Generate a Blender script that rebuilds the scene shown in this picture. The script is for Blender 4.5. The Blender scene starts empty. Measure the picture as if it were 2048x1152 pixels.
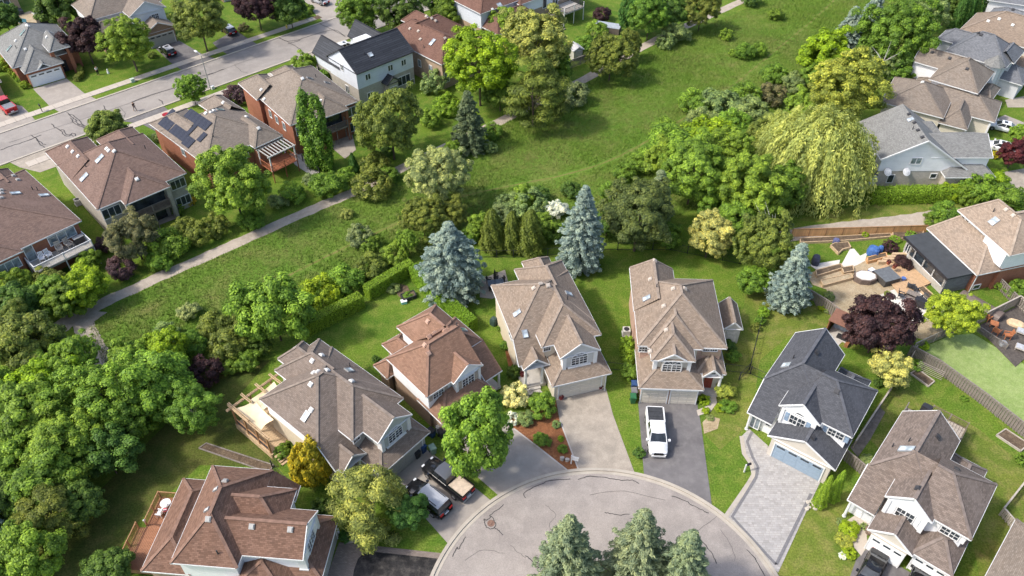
import bpy, math, random
import numpy as np
from mathutils import Vector

# ---------------------------------------------------------------- camera, sky, sun, exposure
SC = bpy.context.scene
COL = SC.collection
FOC, DEP, CAMH = 1593.0, math.radians(42.5), 68.0      # focal length in photo pixels, downward tilt, height in metres
cam_d = bpy.data.cameras.new('camera'); cam_d.sensor_width = 36.0
cam_d.lens = FOC / 2048 * 36.0; cam_d.clip_start = 1.0; cam_d.clip_end = 3000.0
cam_o = bpy.data.objects.new('camera', cam_d); COL.objects.link(cam_o)
cam_o.location = (0, 0, CAMH); cam_o.rotation_euler = (math.pi / 2 - DEP, 0, 0)
SC.camera = cam_o
SUN_TO = Vector((-4.64, -1.15, 5.6)).normalized()
sun_el = math.asin(SUN_TO.z); sun_az = math.atan2(SUN_TO.x, SUN_TO.y)
world = bpy.data.worlds.new('World'); SC.world = world; world.use_nodes = True
wn = world.node_tree.nodes; wl = world.node_tree.links
bg = wn['Background']; sky = wn.new('ShaderNodeTexSky'); sky.sky_type = 'NISHITA'; sky.sun_disc = False
sky.sun_elevation = sun_el; sky.sun_rotation = sun_az; sky.dust_density = 3.0; sky.air_density = 1.0; sky.ozone_density = 1.0
wl.new(sky.outputs[0], bg.inputs[0]); bg.inputs[1].default_value = 0.15
sl = bpy.data.lights.new('sun', 'SUN'); sl.energy = 2.05; sl.angle = math.radians(5.0); sl.color = (1.0, 0.955, 0.88)
so = bpy.data.objects.new('sun', sl); COL.objects.link(so)
so.rotation_euler = SUN_TO.to_track_quat('Z', 'Y').to_euler(); so.location = SUN_TO * 200
SC.view_settings.view_transform = 'Standard'; SC.view_settings.look = 'None'
SC.view_settings.gamma = 1.0; SC.view_settings.exposure = 0.86; SC.view_settings.use_curve_mapping = False
SC.render.engine = 'CYCLES'; SC.cycles.max_bounces = 6; SC.cycles.diffuse_bounces = 3
SC.cycles.transparent_max_bounces = 6; SC.cycles.use_denoising = True
SC.render.film_transparent = False

# ---------------------------------------------------------------- photo pixel -> place
SD, CD = math.sin(DEP), math.cos(DEP)
def ray(u, v):
    a = (u - 1024) / FOC; b = (v - 576) / FOC
    return np.array([a, CD - b * SD, -SD - b * CD])
def G(u, v, z=0.0):
    d = ray(u, v); t = (CAMH - z) / -d[2]
    return (d[0] * t, d[1] * t)
def G3(u, v, z=0.0):
    x, y = G(u, v, z); return (x, y, z)
def ppm(x, y, z=0.0):                       # photo pixels per metre at a place
    return FOC / (y * CD + (CAMH - z) * SD)
def height_at(x, y, v):                     # height of a point above (x, y) that shows at photo row v
    d = ray(1024, v); t = y / d[1]
    return CAMH + d[2] * t

# ---------------------------------------------------------------- objects and meshes
def tag(o, label, cat, group=None, kind=None):
    if label: o['label'] = label
    if cat: o['category'] = cat
    if group: o['group'] = group
    if kind: o['kind'] = kind
    return o
def empty(name, loc, rz=0.0, label=None, cat=None, group=None):
    o = bpy.data.objects.new(name, None); COL.objects.link(o); o.empty_display_size = 0.3
    o.location = loc; o.rotation_euler = (0, 0, rz)
    return tag(o, label, cat, group)
def link(name, me, parent=None, loc=(0, 0, 0), rz=0.0):
    o = bpy.data.objects.new(name, me); COL.objects.link(o)
    o.location = loc; o.rotation_euler = (0, 0, rz)
    if parent: o.parent = parent
    return o
def nrm(v):
    v = np.asarray(v, float); l = np.linalg.norm(v)
    return v / l if l > 1e-9 else v
class MB:
    def __init__(s): s.v = []; s.f = []; s.uv = []; s.m = []
    def face(s, pts, m=0, uv=None, up=None):
        pts = [tuple(map(float, p)) for p in pts]
        if up is not None:
            n = np.cross(np.subtract(pts[1], pts[0]), np.subtract(pts[2], pts[0]))
            if np.dot(n, up) < 0: pts = pts[::-1]; uv = uv[::-1] if uv else None
        i = len(s.v); s.v += pts; s.f.append(tuple(range(i, i + len(pts)))); s.m.append(m)
        if uv is None:
            n = nrm(np.cross(np.subtract(pts[1], pts[0]), np.subtract(pts[2], pts[0])))
            if abs(n[2]) > 0.97: e = np.array([1., 0, 0]); w = np.array([0, 1., 0])
            else: e = nrm(np.cross([0, 0, 1.], n)); w = np.cross(n, e)
            uv = [(float(np.dot(p, e)), float(np.dot(p, w))) for p in pts]
        s.uv += uv
    def box(s, x0, x1, y0, y1, z0, z1, m=0):
        P = [(x0, y0, z0), (x1, y0, z0), (x1, y1, z0), (x0, y1, z0), (x0, y0, z1), (x1, y0, z1), (x1, y1, z1), (x0, y1, z1)]
        for q in ((0, 3, 2, 1), (4, 5, 6, 7), (0, 1, 5, 4), (1, 2, 6, 5), (2, 3, 7, 6), (3, 0, 4, 7)):
            s.face([P[i] for i in q], m)
    def bar(s, p, q, w, h, m=0, zoff=0.0):   # box along p-q, w across, h high (centred)
        p = np.array(p, float); q = np.array(q, float); d = nrm(q - p)
        a = np.cross(d, [0, 0, 1.]); a = nrm(a) if np.linalg.norm(a) > 1e-6 else np.array([1., 0, 0])
        b = nrm(np.cross(a, d)); o = np.array([0, 0, zoff])
        c = [e + o + a * w / 2 * i + b * h / 2 * j for e in (p, q) for i, j in ((-1, -1), (1, -1), (1, 1), (-1, 1))]
        for k in ((3, 2, 1, 0), (4, 5, 6, 7), (0, 1, 5, 4), (1, 2, 6, 5), (2, 3, 7, 6), (3, 0, 4, 7)):
            s.face([c[i] for i in k], m)
    def tube(s, pts, rad, n=8, m=0, cap=True):
        pts = [np.array(p, float) for p in pts]; rings = []
        if not hasattr(rad, '__len__'): rad = [rad] * len(pts)
        for i, p in enumerate(pts):
            d = nrm(pts[min(i + 1, len(pts) - 1)] - pts[max(i - 1, 0)])
            a = np.cross(d, [0, 0, 1.])
            a = nrm(a) if np.linalg.norm(a) > 1e-4 else np.array([1., 0, 0]); b = np.cross(d, a)
            rings.append([p + rad[i] * (a * math.cos(t) + b * math.sin(t)) for t in np.linspace(0, 2 * math.pi, n, endpoint=False)])
        for r0, r1 in zip(rings, rings[1:]):
            for j in range(n): s.face([r0[j], r1[j], r1[(j + 1) % n], r0[(j + 1) % n]][::-1], m)
        if cap: s.face(rings[0], m); s.face(rings[-1][::-1], m)
    def prism(s, poly, z0, z1, m=0):
        a = sum(p[0] * q[1] - p[1] * q[0] for p, q in zip(poly, poly[1:] + poly[:1]))
        if a < 0: poly = poly[::-1]
        s.face([(p[0], p[1], z1) for p in poly], m)
        for p, q in zip(poly, poly[1:] + poly[:1]):
            s.face([(p[0], p[1], z0), (q[0], q[1], z0), (q[0], q[1], z1), (p[0], p[1], z1)], m)
    def mesh(s, name, mats, smooth=False, merge=False):
        me = bpy.data.meshes.new(name); me.from_pydata(s.v, [], s.f)
        uvl = me.uv_layers.new(name='UVMap'); uvl.data.foreach_set('uv', np.array(s.uv, 'f').ravel())
        for m in (mats if isinstance(mats, (list, tuple)) else [mats]): me.materials.append(m)
        me.polygons.foreach_set('material_index', s.m)
        if merge:
            import bmesh
            b = bmesh.new(); b.from_mesh(me); bmesh.ops.remove_doubles(b, verts=b.verts, dist=1e-4); b.to_mesh(me); b.free()
        if smooth: me.polygons.foreach_set('use_smooth', [True] * len(me.polygons))
        me.update(); return me
    def build(s, name, mats, parent=None, loc=(0, 0, 0), rz=0.0, smooth=False, merge=False):
        return link(name, s.mesh(name, mats, smooth, merge), parent, loc, rz)

# ---------------------------------------------------------------- materials (procedural)
_M = {}
def nodes(name):
    m = bpy.data.materials.new(name); m.use_nodes = True
    n = m.node_tree.nodes; return m, n, m.node_tree.links, n['Principled BSDF']
def rgb(c): return (c[0], c[1], c[2], 1.0)
def noise_mix(n, l, vec, c1, c2, scale, detail=4, rough=0.6, lo=0.35, hi=0.65):
    t = n.new('ShaderNodeTexNoise'); t.inputs['Scale'].default_value = scale; t.inputs['Detail'].default_value = detail
    t.inputs['Roughness'].default_value = rough
    if vec: l.new(vec, t.inputs['Vector'])
    mr = n.new('ShaderNodeMapRange'); mr.inputs['From Min'].default_value = lo; mr.inputs['From Max'].default_value = hi
    l.new(t.outputs['Fac'], mr.inputs['Value'])
    mx = n.new('ShaderNodeMix'); mx.data_type = 'RGBA'
    l.new(mr.outputs[0], mx.inputs[0])
    for s, c in ((6, c1), (7, c2)):
        if isinstance(c, bpy.types.NodeSocket): l.new(c, mx.inputs[s])
        else: mx.inputs[s].default_value = rgb(c)
    return mx.outputs[2], t.outputs['Fac']
def bump(n, l, fac, bsdf, strength=0.3, dist=0.02):
    b = n.new('ShaderNodeBump'); b.inputs['Strength'].default_value = strength; b.inputs['Distance'].default_value = dist
    l.new(fac, b.inputs['Height']); l.new(b.outputs[0], bsdf.inputs['Normal'])
def plain(name, c, rough=0.6, var=0.18, scale=3.0, metal=0.0, spec=0.3, coat=0.0):
    if name in _M: return _M[name]
    m, n, l, b = nodes(name); tc = n.new('ShaderNodeTexCoord')
    c = np.array(c); col, f = noise_mix(n, l, tc.outputs['Object'], c * (1 - var), np.minimum(c * (1 + var), 0.95), scale, 5)
    l.new(col, b.inputs['Base Color']); b.inputs['Roughness'].default_value = rough
    b.inputs['Metallic'].default_value = metal; b.inputs['Specular IOR Level'].default_value = spec
    if coat: b.inputs['Coat Weight'].default_value = coat; b.inputs['Coat Roughness'].default_value = 0.05
    _M[name] = m; return m
def ground_mat(name, c1, c2, c3, s1=0.12, s2=1.3, s3=14.0, bmp=0.3, rough=0.9, fine=0.35):
    m, n, l, b = nodes(name); g = n.new('ShaderNodeNewGeometry')
    a, _ = noise_mix(n, l, g.outputs['Position'], c1, c2, s1, 6, 0.6, 0.38, 0.62)
    a2, f2 = noise_mix(n, l, g.outputs['Position'], a, c3, s2, 5, 0.65, 0.45, 0.75)
    fin = n.new('ShaderNodeTexNoise'); fin.inputs['Scale'].default_value = s3; fin.inputs['Detail'].default_value = 3
    l.new(g.outputs['Position'], fin.inputs['Vector'])
    hsv = n.new('ShaderNodeHueSaturation'); mr = n.new('ShaderNodeMapRange')
    mr.inputs['From Min'].default_value = 0.3; mr.inputs['From Max'].default_value = 0.7
    mr.inputs['To Min'].default_value = 1 - fine; mr.inputs['To Max'].default_value = 1 + fine
    l.new(fin.outputs['Fac'], mr.inputs['Value']); l.new(mr.outputs[0], hsv.inputs['Value'])
    l.new(a2, hsv.inputs['Color']); l.new(hsv.outputs[0], b.inputs['Base Color'])
    b.inputs['Roughness'].default_value = rough; b.inputs['Specular IOR Level'].default_value = 0.1
    bump(n, l, fin.outputs['Fac'], b, bmp, 0.05)
    return m
def shingle(name, c, warm=0.12, course=0.145, tab=0.29, var=0.27):
    if name in _M: return _M[name]
    m, n, l, b = nodes(name); uv = n.new('ShaderNodeTexCoord'); c = np.array(c)
    br = n.new('ShaderNodeTexBrick'); br.offset = 0.5; br.squash = 1.0
    br.inputs['Scale'].default_value = 1.0; br.inputs['Mortar Size'].default_value = 0.012
    br.inputs['Mortar Smooth'].default_value = 0.3; br.inputs['Bias'].default_value = 0.0
    br.inputs['Brick Width'].default_value = tab; br.inputs['Row Height'].default_value = course
    br.inputs['Color1'].default_value = rgb(c * (1 - var)); br.inputs['Color2'].default_value = rgb(c * (1 + var))
    br.inputs['Mortar'].default_value = rgb(c * 0.45)
    l.new(uv.outputs['UV'], br.inputs['Vector'])
    col, f = noise_mix(n, l, uv.outputs['UV'], c * 0.82, c * np.array([1 + warm, 1, 1 - warm]) * 1.12, 0.9, 6, 0.7, 0.3, 0.7)
    mx = n.new('ShaderNodeMix'); mx.data_type = 'RGBA'; mx.inputs[0].default_value = 0.30
    l.new(br.outputs['Color'], mx.inputs[6]); l.new(col, mx.inputs[7])
    st, _ = noise_mix(n, l, uv.outputs['UV'], mx.outputs[2], c * 1.25, 0.22, 3, 0.5, 0.55, 0.95)
    l.new(st, b.inputs['Base Color']); b.inputs['Roughness'].default_value = 0.95; b.inputs['Specular IOR Level'].default_value = 0.15
    bump(n, l, br.outputs['Fac'], b, -0.5, 0.02)
    _M[name] = m; return m
def coursed(name, c, mortar, w, h, var=0.15, msize=0.01, rough=0.85):     # bricks, siding boards
    if name in _M: return _M[name]
    m, n, l, b = nodes(name); uv = n.new('ShaderNodeTexCoord'); c = np.array(c)
    br = n.new('ShaderNodeTexBrick'); br.inputs['Scale'].default_value = 1.0
    br.inputs['Mortar Size'].default_value = msize; br.inputs['Brick Width'].default_value = w; br.inputs['Row Height'].default_value = h
    br.inputs['Color1'].default_value = rgb(c * (1 - var)); br.inputs['Color2'].default_value = rgb(np.minimum(c * (1 + var), .95))
    br.inputs['Mortar'].default_value = rgb(mortar); l.new(uv.outputs['UV'], br.inputs['Vector'])
    col, f = noise_mix(n, l, uv.outputs['UV'], br.outputs['Color'], c * 0.8, 0.7, 5, 0.6, 0.45, 0.9)
    l.new(col, b.inputs['Base Color']); b.inputs['Roughness'].default_value = rough; b.inputs['Specular IOR Level'].default_value = 0.2
    bump(n, l, br.outputs['Fac'], b, -0.4, 0.015)
    _M[name] = m; return m
def glassy(name, c, rough=0.06):
    if name in _M: return _M[name]
    m, n, l, b = nodes(name); tc = n.new('ShaderNodeTexCoord'); c = np.array(c)
    col, f = noise_mix(n, l, tc.outputs['Object'], c * 0.5, c * 1.6, 0.9, 2)
    l.new(col, b.inputs['Base Color']); b.inputs['Roughness'].default_value = rough; b.inputs['Specular IOR Level'].default_value = 0.8
    _M[name] = m; return m
def leafmat(name, c, vary=0.10):
    if name in _M: return _M[name]
    m, n, l, b = nodes(name); at = n.new('ShaderNodeAttribute'); at.attribute_name = 'tint'
    oi = n.new('ShaderNodeObjectInfo'); hsv = n.new('ShaderNodeHueSaturation'); c = np.array(c); cm = n.new('ShaderNodeMix'); cm.data_type = 'RGBA'; cm.inputs[6].default_value = rgb(c * (.85, .97, 1.0)); cm.inputs[7].default_value = rgb(c * (1.12, 1.05, .84)); m2 = n.new('ShaderNodeMapRange'); m2.inputs['From Min'].default_value = .65; m2.inputs['From Max'].default_value = 1.35; l.new(at.outputs['Fac'], m2.inputs['Value']); l.new(m2.outputs[0], cm.inputs[0]); l.new(cm.outputs[2], hsv.inputs['Color'])
    mr = n.new('ShaderNodeMapRange'); mr.inputs['To Min'].default_value = 0.488; mr.inputs['To Max'].default_value = 0.512
    l.new(oi.outputs['Random'], mr.inputs['Value']); l.new(mr.outputs[0], hsv.inputs['Hue'])
    l.new(at.outputs['Fac'], hsv.inputs['Value'])
    l.new(hsv.outputs[0], b.inputs['Base Color']); b.inputs['Roughness'].default_value = 0.55; b.inputs['Specular IOR Level'].default_value = 0.25
    tr = n.new('ShaderNodeBsdfTranslucent'); l.new(hsv.outputs[0], tr.inputs['Color'])
    ms = n.new('ShaderNodeMixShader'); ms.inputs[0].default_value = 0.30
    out = n['Material Output']; l.new(b.outputs[0], ms.inputs[1]); l.new(tr.outputs[0], ms.inputs[2]); l.new(ms.outputs[0], out.inputs['Surface'])
    _M[name] = m; return m

WHITE = plain('white_trim', (0.70, 0.70, 0.69), 0.5, 0.05)
BARK = plain('bark', (0.12, 0.09, 0.07), 0.9, 0.3, 6)
PALEBARK = plain('pale_bark', (0.55, 0.52, 0.47), 0.8, 0.3, 6)
DARK = plain('dark_metal', (0.03, 0.03, 0.035), 0.5, 0.2)
GREYM = plain('grey_metal', (0.35, 0.36, 0.37), 0.45, 0.1, 3, 0.4)
PANE = glassy('window_glass', (0.035, 0.045, 0.055))
LPANE = glassy('pale_window_glass', (0.20, 0.24, 0.26))
SKYPANE = glassy('skylight_glass', (0.42, 0.48, 0.52), 0.12)
CEDARW = plain('cedar_wood', (0.36, 0.20, 0.10), 0.75, 0.22, 5)
ORANGEW = plain('new_cedar_boards', (0.60, 0.34, 0.155), 0.7, 0.2, 4)
GREYW = plain('weathered_wood', (0.22, 0.19, 0.165), 0.9, 0.3, 5)
TIMBER = plain('pale_timber', (0.50, 0.36, 0.22), 0.8, 0.2, 4)
CONC = plain('concrete', (0.46, 0.43, 0.39), 0.9, 0.1, 1.5)
PLASTW = plain('white_plastic', (0.75, 0.75, 0.75), 0.45, 0.05)
# ================================================================= the ground
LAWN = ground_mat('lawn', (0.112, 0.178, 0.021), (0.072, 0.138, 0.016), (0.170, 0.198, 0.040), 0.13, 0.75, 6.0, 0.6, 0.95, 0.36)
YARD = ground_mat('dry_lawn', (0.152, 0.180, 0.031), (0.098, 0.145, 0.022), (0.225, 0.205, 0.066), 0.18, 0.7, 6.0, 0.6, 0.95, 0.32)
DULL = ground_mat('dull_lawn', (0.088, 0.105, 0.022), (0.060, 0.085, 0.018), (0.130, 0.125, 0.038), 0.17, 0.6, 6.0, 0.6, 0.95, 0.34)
MEADOW = ground_mat('meadow_turf', (0.122, 0.198, 0.030), (0.094, 0.176, 0.023), (0.188, 0.185, 0.060), 0.05, 0.28, 6.0, 0.8, 0.95, 0.30)
ASPH = ground_mat('old_asphalt', (0.325, 0.288, 0.258), (0.265, 0.236, 0.215), (0.365, 0.325, 0.292), 0.16, 0.6, 14.0, 0.25, 0.9, 0.16)
STREET = ground_mat('street_asphalt', (0.300, 0.270, 0.243), (0.250, 0.227, 0.206), (0.335, 0.305, 0.275), 0.11, 0.5, 14.0, 0.25, 0.9, 0.15)
DRIVE = ground_mat('driveway_asphalt', (0.165, 0.155, 0.155), (0.13, 0.122, 0.122), (0.20, 0.19, 0.185), 0.25, 1.1, 30.0, 0.25, 0.85, 0.14)
SEALED = ground_mat('sealed_asphalt', (0.040, 0.038, 0.038), (0.022, 0.021, 0.021), (0.10, 0.09, 0.08), 0.3, 1.4, 12.0, 0.25, 0.8, 0.25)
CDRIVE = ground_mat('driveway_concrete', (0.37, 0.32, 0.262), (0.295, 0.258, 0.213), (0.42, 0.365, 0.30), 0.35, 1.1, 14.0, 0.2, 0.9, 0.13)
GDRIVE = ground_mat('grey_driveway_concrete', (0.345, 0.308, 0.268), (0.295, 0.262, 0.230), (0.385, 0.342, 0.298), 0.25, 0.9, 25.0, 0.2, 0.9, 0.10)
KERB = ground_mat('kerb_concrete', (0.44, 0.395, 0.33), (0.36, 0.32, 0.27), (0.48, 0.43, 0.36), 0.5, 2.0, 20.0, 0.2, 0.9, 0.08)
WALK = ground_mat('walk_concrete', (0.47, 0.415, 0.35), (0.42, 0.37, 0.315), (0.50, 0.45, 0.39), 0.5, 2.0, 20.0, 0.2, 0.9, 0.08)
GRAVEL = ground_mat('path_gravel', (0.42, 0.36, 0.295), (0.34, 0.29, 0.235), (0.48, 0.415, 0.345), 0.3, 1.5, 18.0, 0.5, 0.95, 0.16)
MULCH = ground_mat('red_mulch', (0.25, 0.105, 0.048), (0.18, 0.075, 0.035), (0.32, 0.15, 0.07), 0.8, 4.0, 18.0, 0.8, 0.95, 0.3)
SOIL = ground_mat('garden_soil', (0.13, 0.095, 0.065), (0.09, 0.065, 0.045), (0.20, 0.15, 0.10), 0.8, 3.0, 14.0, 0.8, 0.95, 0.3)
DIRT = ground_mat('worn_dirt', (0.40, 0.31, 0.20), (0.30, 0.235, 0.14), (0.47, 0.39, 0.27), 0.3, 1.2, 8.0, 0.5, 0.95, 0.22)
TURF = ground_mat('putting_turf', (0.255, 0.325, 0.11), (0.205, 0.285, 0.085), (0.30, 0.36, 0.145), 0.3, 1.6, 9.0, 0.3, 0.9, 0.20)
PATIO = ground_mat('patio_slabs', (0.66, 0.62, 0.55), (0.58, 0.54, 0.48), (0.70, 0.66, 0.60), 0.4, 1.5, 10.0, 0.2, 0.85, 0.08)
TAR = plain('crack_tar', (0.055, 0.050, 0.048), 0.6, 0.2)
SLATE = plain('dark_paver_band', (0.17, 0.165, 0.17), 0.85, 0.15, 6)

def paver_mat():
    m, n, l, b = nodes('grey_pavers'); g = n.new('ShaderNodeTexCoord')
    br = n.new('ShaderNodeTexBrick'); br.inputs['Scale'].default_value = 1.0; br.offset = 0.37; br.squash = 1.5; br.squash_frequency = 3
    br.inputs['Brick Width'].default_value = 0.36; br.inputs['Row Height'].default_value = 0.24; br.inputs['Mortar Size'].default_value = 0.012
    br.inputs['Color1'].default_value = (0.25, 0.235, 0.22, 1); br.inputs['Color2'].default_value = (0.42, 0.395, 0.37, 1); br.inputs['Mortar'].default_value = (0.22, 0.2, 0.18, 1)
    br.inputs['Bias'].default_value = 0.25
    l.new(g.outputs['UV'], br.inputs['Vector'])
    c, f = noise_mix(n, l, g.outputs['UV'], br.outputs['Color'], (0.345, 0.33, 0.315), 2.2, 3, 0.6, 0.4, 0.7)
    l.new(c, b.inputs['Base Color']); b.inputs['Roughness'].default_value = 0.85; bump(n, l, br.outputs['Fac'], b, -0.4, 0.01)
    return m
PAVERS = paver_mat()
REDPAVE = coursed('brown_pavers', (0.235, 0.19, 0.16), (0.13, 0.11, 0.09), 0.24, 0.12, 0.18, 0.008)

def sheet(name, pts, z, mat, world=False, kind='structure', label=None, cat=None, thick=0.0):
    P = pts if world else [G(*p) for p in pts]
    mb = MB()
    if thick: mb.prism([tuple(p) for p in P], z - thick, z)
    else: mb.face([(p[0], p[1], z) for p in P], 0, [(p[0], p[1]) for p in P], up=(0, 0, 1))
    o = mb.build(name, mat)
    if kind: o['kind'] = kind
    if label: tag(o, label, cat)
    return o
def smooth_line(pts, n=8):
    P = [np.array(p, float) for p in pts]; P = [2 * P[0] - P[1]] + P + [2 * P[-1] - P[-2]]; out = []
    for i in range(1, len(P) - 2):
        for t in np.linspace(0, 1, n, endpoint=False):
            a, b, c, d = P[i - 1], P[i], P[i + 1], P[i + 2]
            out.append(0.5 * (2 * b + (c - a) * t + (2 * a - 5 * b + 4 * c - d) * t * t + (3 * b - a - 3 * c + d) * t ** 3))
    out.append(P[-2]); return out
def ribbon(mb, line, w, z, m=0, rough=0.0, rng=None):
    line = [np.array(p, float)[:2] for p in line]; L = []; R = []
    for i, p in enumerate(line):
        d = nrm(line[min(i + 1, len(line) - 1)] - line[max(i - 1, 0)]); a = np.array([-d[1], d[0]])
        ww = w[i] if hasattr(w, '__len__') else w
        e0 = ww / 2 * (1 + (rng.uniform(-rough, rough) if rng else 0)); e1 = ww / 2 * (1 + (rng.uniform(-rough, rough) if rng else 0))
        L.append(p + a * e0); R.append(p - a * e1)
    for i in range(len(line) - 1):
        q = [R[i], R[i + 1], L[i + 1], L[i]]
        mb.face([(p[0], p[1], z) for p in q], m, [(p[0], p[1]) for p in q], up=(0, 0, 1))

sheet('ground', [(-420, -60), (420, -60), (420, 520), (-420, 520)], 0.0, LAWN, world=True)
rngG = random.Random(5)

# meadow between the two rows of houses
MEADOW_PX = [(205, 728), (178, 655), (262, 590), (420, 520), (560, 458), (720, 388), (850, 322), (960, 268), (1080, 214), (1200, 155), (1310, 96), (1400, 58), (1500, 14),
             (1620, -40), (1850, -40), (1740, 90), (1640, 190), (1560, 300), (1430, 400), (1240, 480), (1000, 480), (840, 505), (700, 590), (560, 640), (420, 700), (300, 735)]
sheet('meadow', MEADOW_PX, 0.008, MEADOW)
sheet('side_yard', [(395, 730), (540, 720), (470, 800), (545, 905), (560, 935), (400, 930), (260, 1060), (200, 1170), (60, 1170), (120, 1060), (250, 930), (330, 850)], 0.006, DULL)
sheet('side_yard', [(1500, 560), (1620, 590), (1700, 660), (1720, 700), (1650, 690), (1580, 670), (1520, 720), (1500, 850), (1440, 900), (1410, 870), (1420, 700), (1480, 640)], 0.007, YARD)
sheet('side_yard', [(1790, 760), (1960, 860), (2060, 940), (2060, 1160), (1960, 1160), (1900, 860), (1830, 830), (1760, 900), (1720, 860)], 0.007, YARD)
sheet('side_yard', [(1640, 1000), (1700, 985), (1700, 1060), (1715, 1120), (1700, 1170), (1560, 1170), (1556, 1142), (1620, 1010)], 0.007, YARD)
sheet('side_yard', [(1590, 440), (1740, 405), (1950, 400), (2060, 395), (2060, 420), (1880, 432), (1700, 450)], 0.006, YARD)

# gravel footpath with a fork
pl = [G(*p) for p in [(60, 690), (100, 666), (150, 636), (205, 606), (270, 577), (330, 549), (420, 510), (500, 474), (620, 421), (700, 387), (800, 338), (900, 290), (1000, 243), (1090, 198), (1170, 158), (1300, 86), (1400, 40), (1480, 4), (1580, -40)]]
sm = smooth_line(pl, 6); mb = MB()
wid = [max(1.9, 3.1 - 1.6 * min(1, i / 24)) for i in range(len(sm))]
ribbon(mb, sm, wid, 0.016, 0, 0.10, rngG)
o = mb.build('footpath', GRAVEL); o['kind'] = 'structure'
mb = MB(); ribbon(mb, smooth_line([G(*p) for p in [(185, 622), (168, 648), (178, 675), (192, 700), (206, 735), (215, 770)]], 6), [4.2, 3.6, 3.2, 2.9, 2.6] + [2.3] * 40, 0.020, 0, 0.08, rngG)
o = mb.build('footpath', GRAVEL); o['kind'] = 'structure'
mb = MB(); ribbon(mb, smooth_line([G(*p) for p in [(1560, 474), (1640, 462), (1720, 452), (1800, 443), (1870, 433), (1960, 425)]], 6), 2.6, 0.016, 0, 0.10, rngG)
o = mb.build('footpath', GRAVEL); o['kind'] = 'structure'
# narrow trodden track through the tall grass
TRACK = smooth_line([G(*p) for p in [(560, 560), (700, 490), (800, 445), (900, 400), (1020, 372), (1120, 352), (1210, 325), (1290, 285), (1370, 235), (1460, 175), (1540, 110), (1620, 45), (1680, -10)]], 8)
mb = MB(); ribbon(mb, TRACK, 0.34, 0.014, 0, 0.5, rngG)
o = mb.build('trodden_track', ground_mat('trodden_grass', (0.165, 0.165, 0.045), (0.11, 0.14, 0.028), (0.20, 0.185, 0.07), 0.3, 1.0, 9.0)); o['kind'] = 'structure'

# residential street, kerbs and sidewalks
fA = np.array(G(0, 268)); fB = np.array(G(560, 75)); sd = nrm(fB - fA); sn = np.array([-sd[1], sd[0]])
nA = np.array(G(83, 300)); SW = -float(np.dot(nA - fA, sn))
def along(t, off): return tuple(fA + sd * t + sn * off)
sheet('street', [along(-30, 0), along(140, 0), along(140, -SW), along(-30, -SW)], 0.010, STREET, world=True)
for off, sgn in ((0.0, 1), (-SW, -1)):
    mb = MB(); p, q = along(-30, off + 0.15 * sgn), along(140, off + 0.15 * sgn)
    mb.bar((p[0], p[1], 0.0), (q[0], q[1], 0.0), 0.36, 0.24)
    o = mb.build('kerb', KERB); o['kind'] = 'structure'
def walk_strip(off0, off1, t0, t1):
    root = MB(); pts = [along(t0, off0), along(t1, off0), along(t1, off1), along(t0, off1)]
    root.face([(p[0], p[1], 0.036) for p in pts], 0, None, up=(0, 0, 1)); r = root.build('sidewalk', SOIL); r['kind'] = 'structure'
    sl = MB(); w = off1 - off0; sl.box(-0.76, 0.76, -abs(w) / 2, abs(w) / 2, 0, 0.06); me = sl.mesh('slab', WALK)
    n = int((t1 - t0) / 1.55)
    for i in range(n):
        c = along(t0 + 0.78 + i * 1.55, (off0 + off1) / 2)
        link('slab', me, r, (c[0], c[1], 0.012), math.atan2(sd[1], sd[0]))
walk_strip(2.05, 3.65, -6, 62); walk_strip(-SW - 2.0, -SW - 3.6, 0, 60)
DRV = [('driveway', [(66, 178), (133, 157), (168, 186), (197, 201), (121, 226), (98, 211)], GDRIVE),
       ('driveway', [(-40, 198), (44, 212), (56, 224), (70, 240), (0, 268), (-60, 290)], GDRIVE),
       ('driveway', [(311, 97), (358, 81), (402, 107), (432, 118), (366, 142), (342, 126)], DRIVE),
       ('driveway', [(425, 86), (470, 60), (492, 75), (515, 89), (457, 110), (438, 99)], DRIVE),
       ('driveway', [(598, -12), (690, -12), (674, 20), (694, 30), (650, 46), (632, 30)], GDRIVE),
       ('driveway', [(243, 242), (327, 212), (338, 222), (348, 240), (322, 268), (285, 249)], DRIVE),
       ('driveway', [(78, 304), (140, 280), (165, 285), (150, 320), (80, 345), (40, 335), (20, 325)], CDRIVE),
       ('driveway', [(585, 118), (650, 88), (700, 90), (740, 60), (770, 70), (700, 115), (640, 145)], CDRIVE),
       ('driveway', [(1975, 245), (2010, 230), (2060, 250), (2060, 300), (2030, 275)], GDRIVE),
       ('driveway', [(1975, 350), (2060, 335), (2060, 385), (1990, 380)], CDRIVE),
       ('driveway', [(2010, 200), (2060, 190), (2060, 215), (2015, 215)], CDRIVE)]
for i, (nm, p, m) in enumerate(DRV): sheet(nm, p, 0.022 + 0.0006 * i, m)

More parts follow.
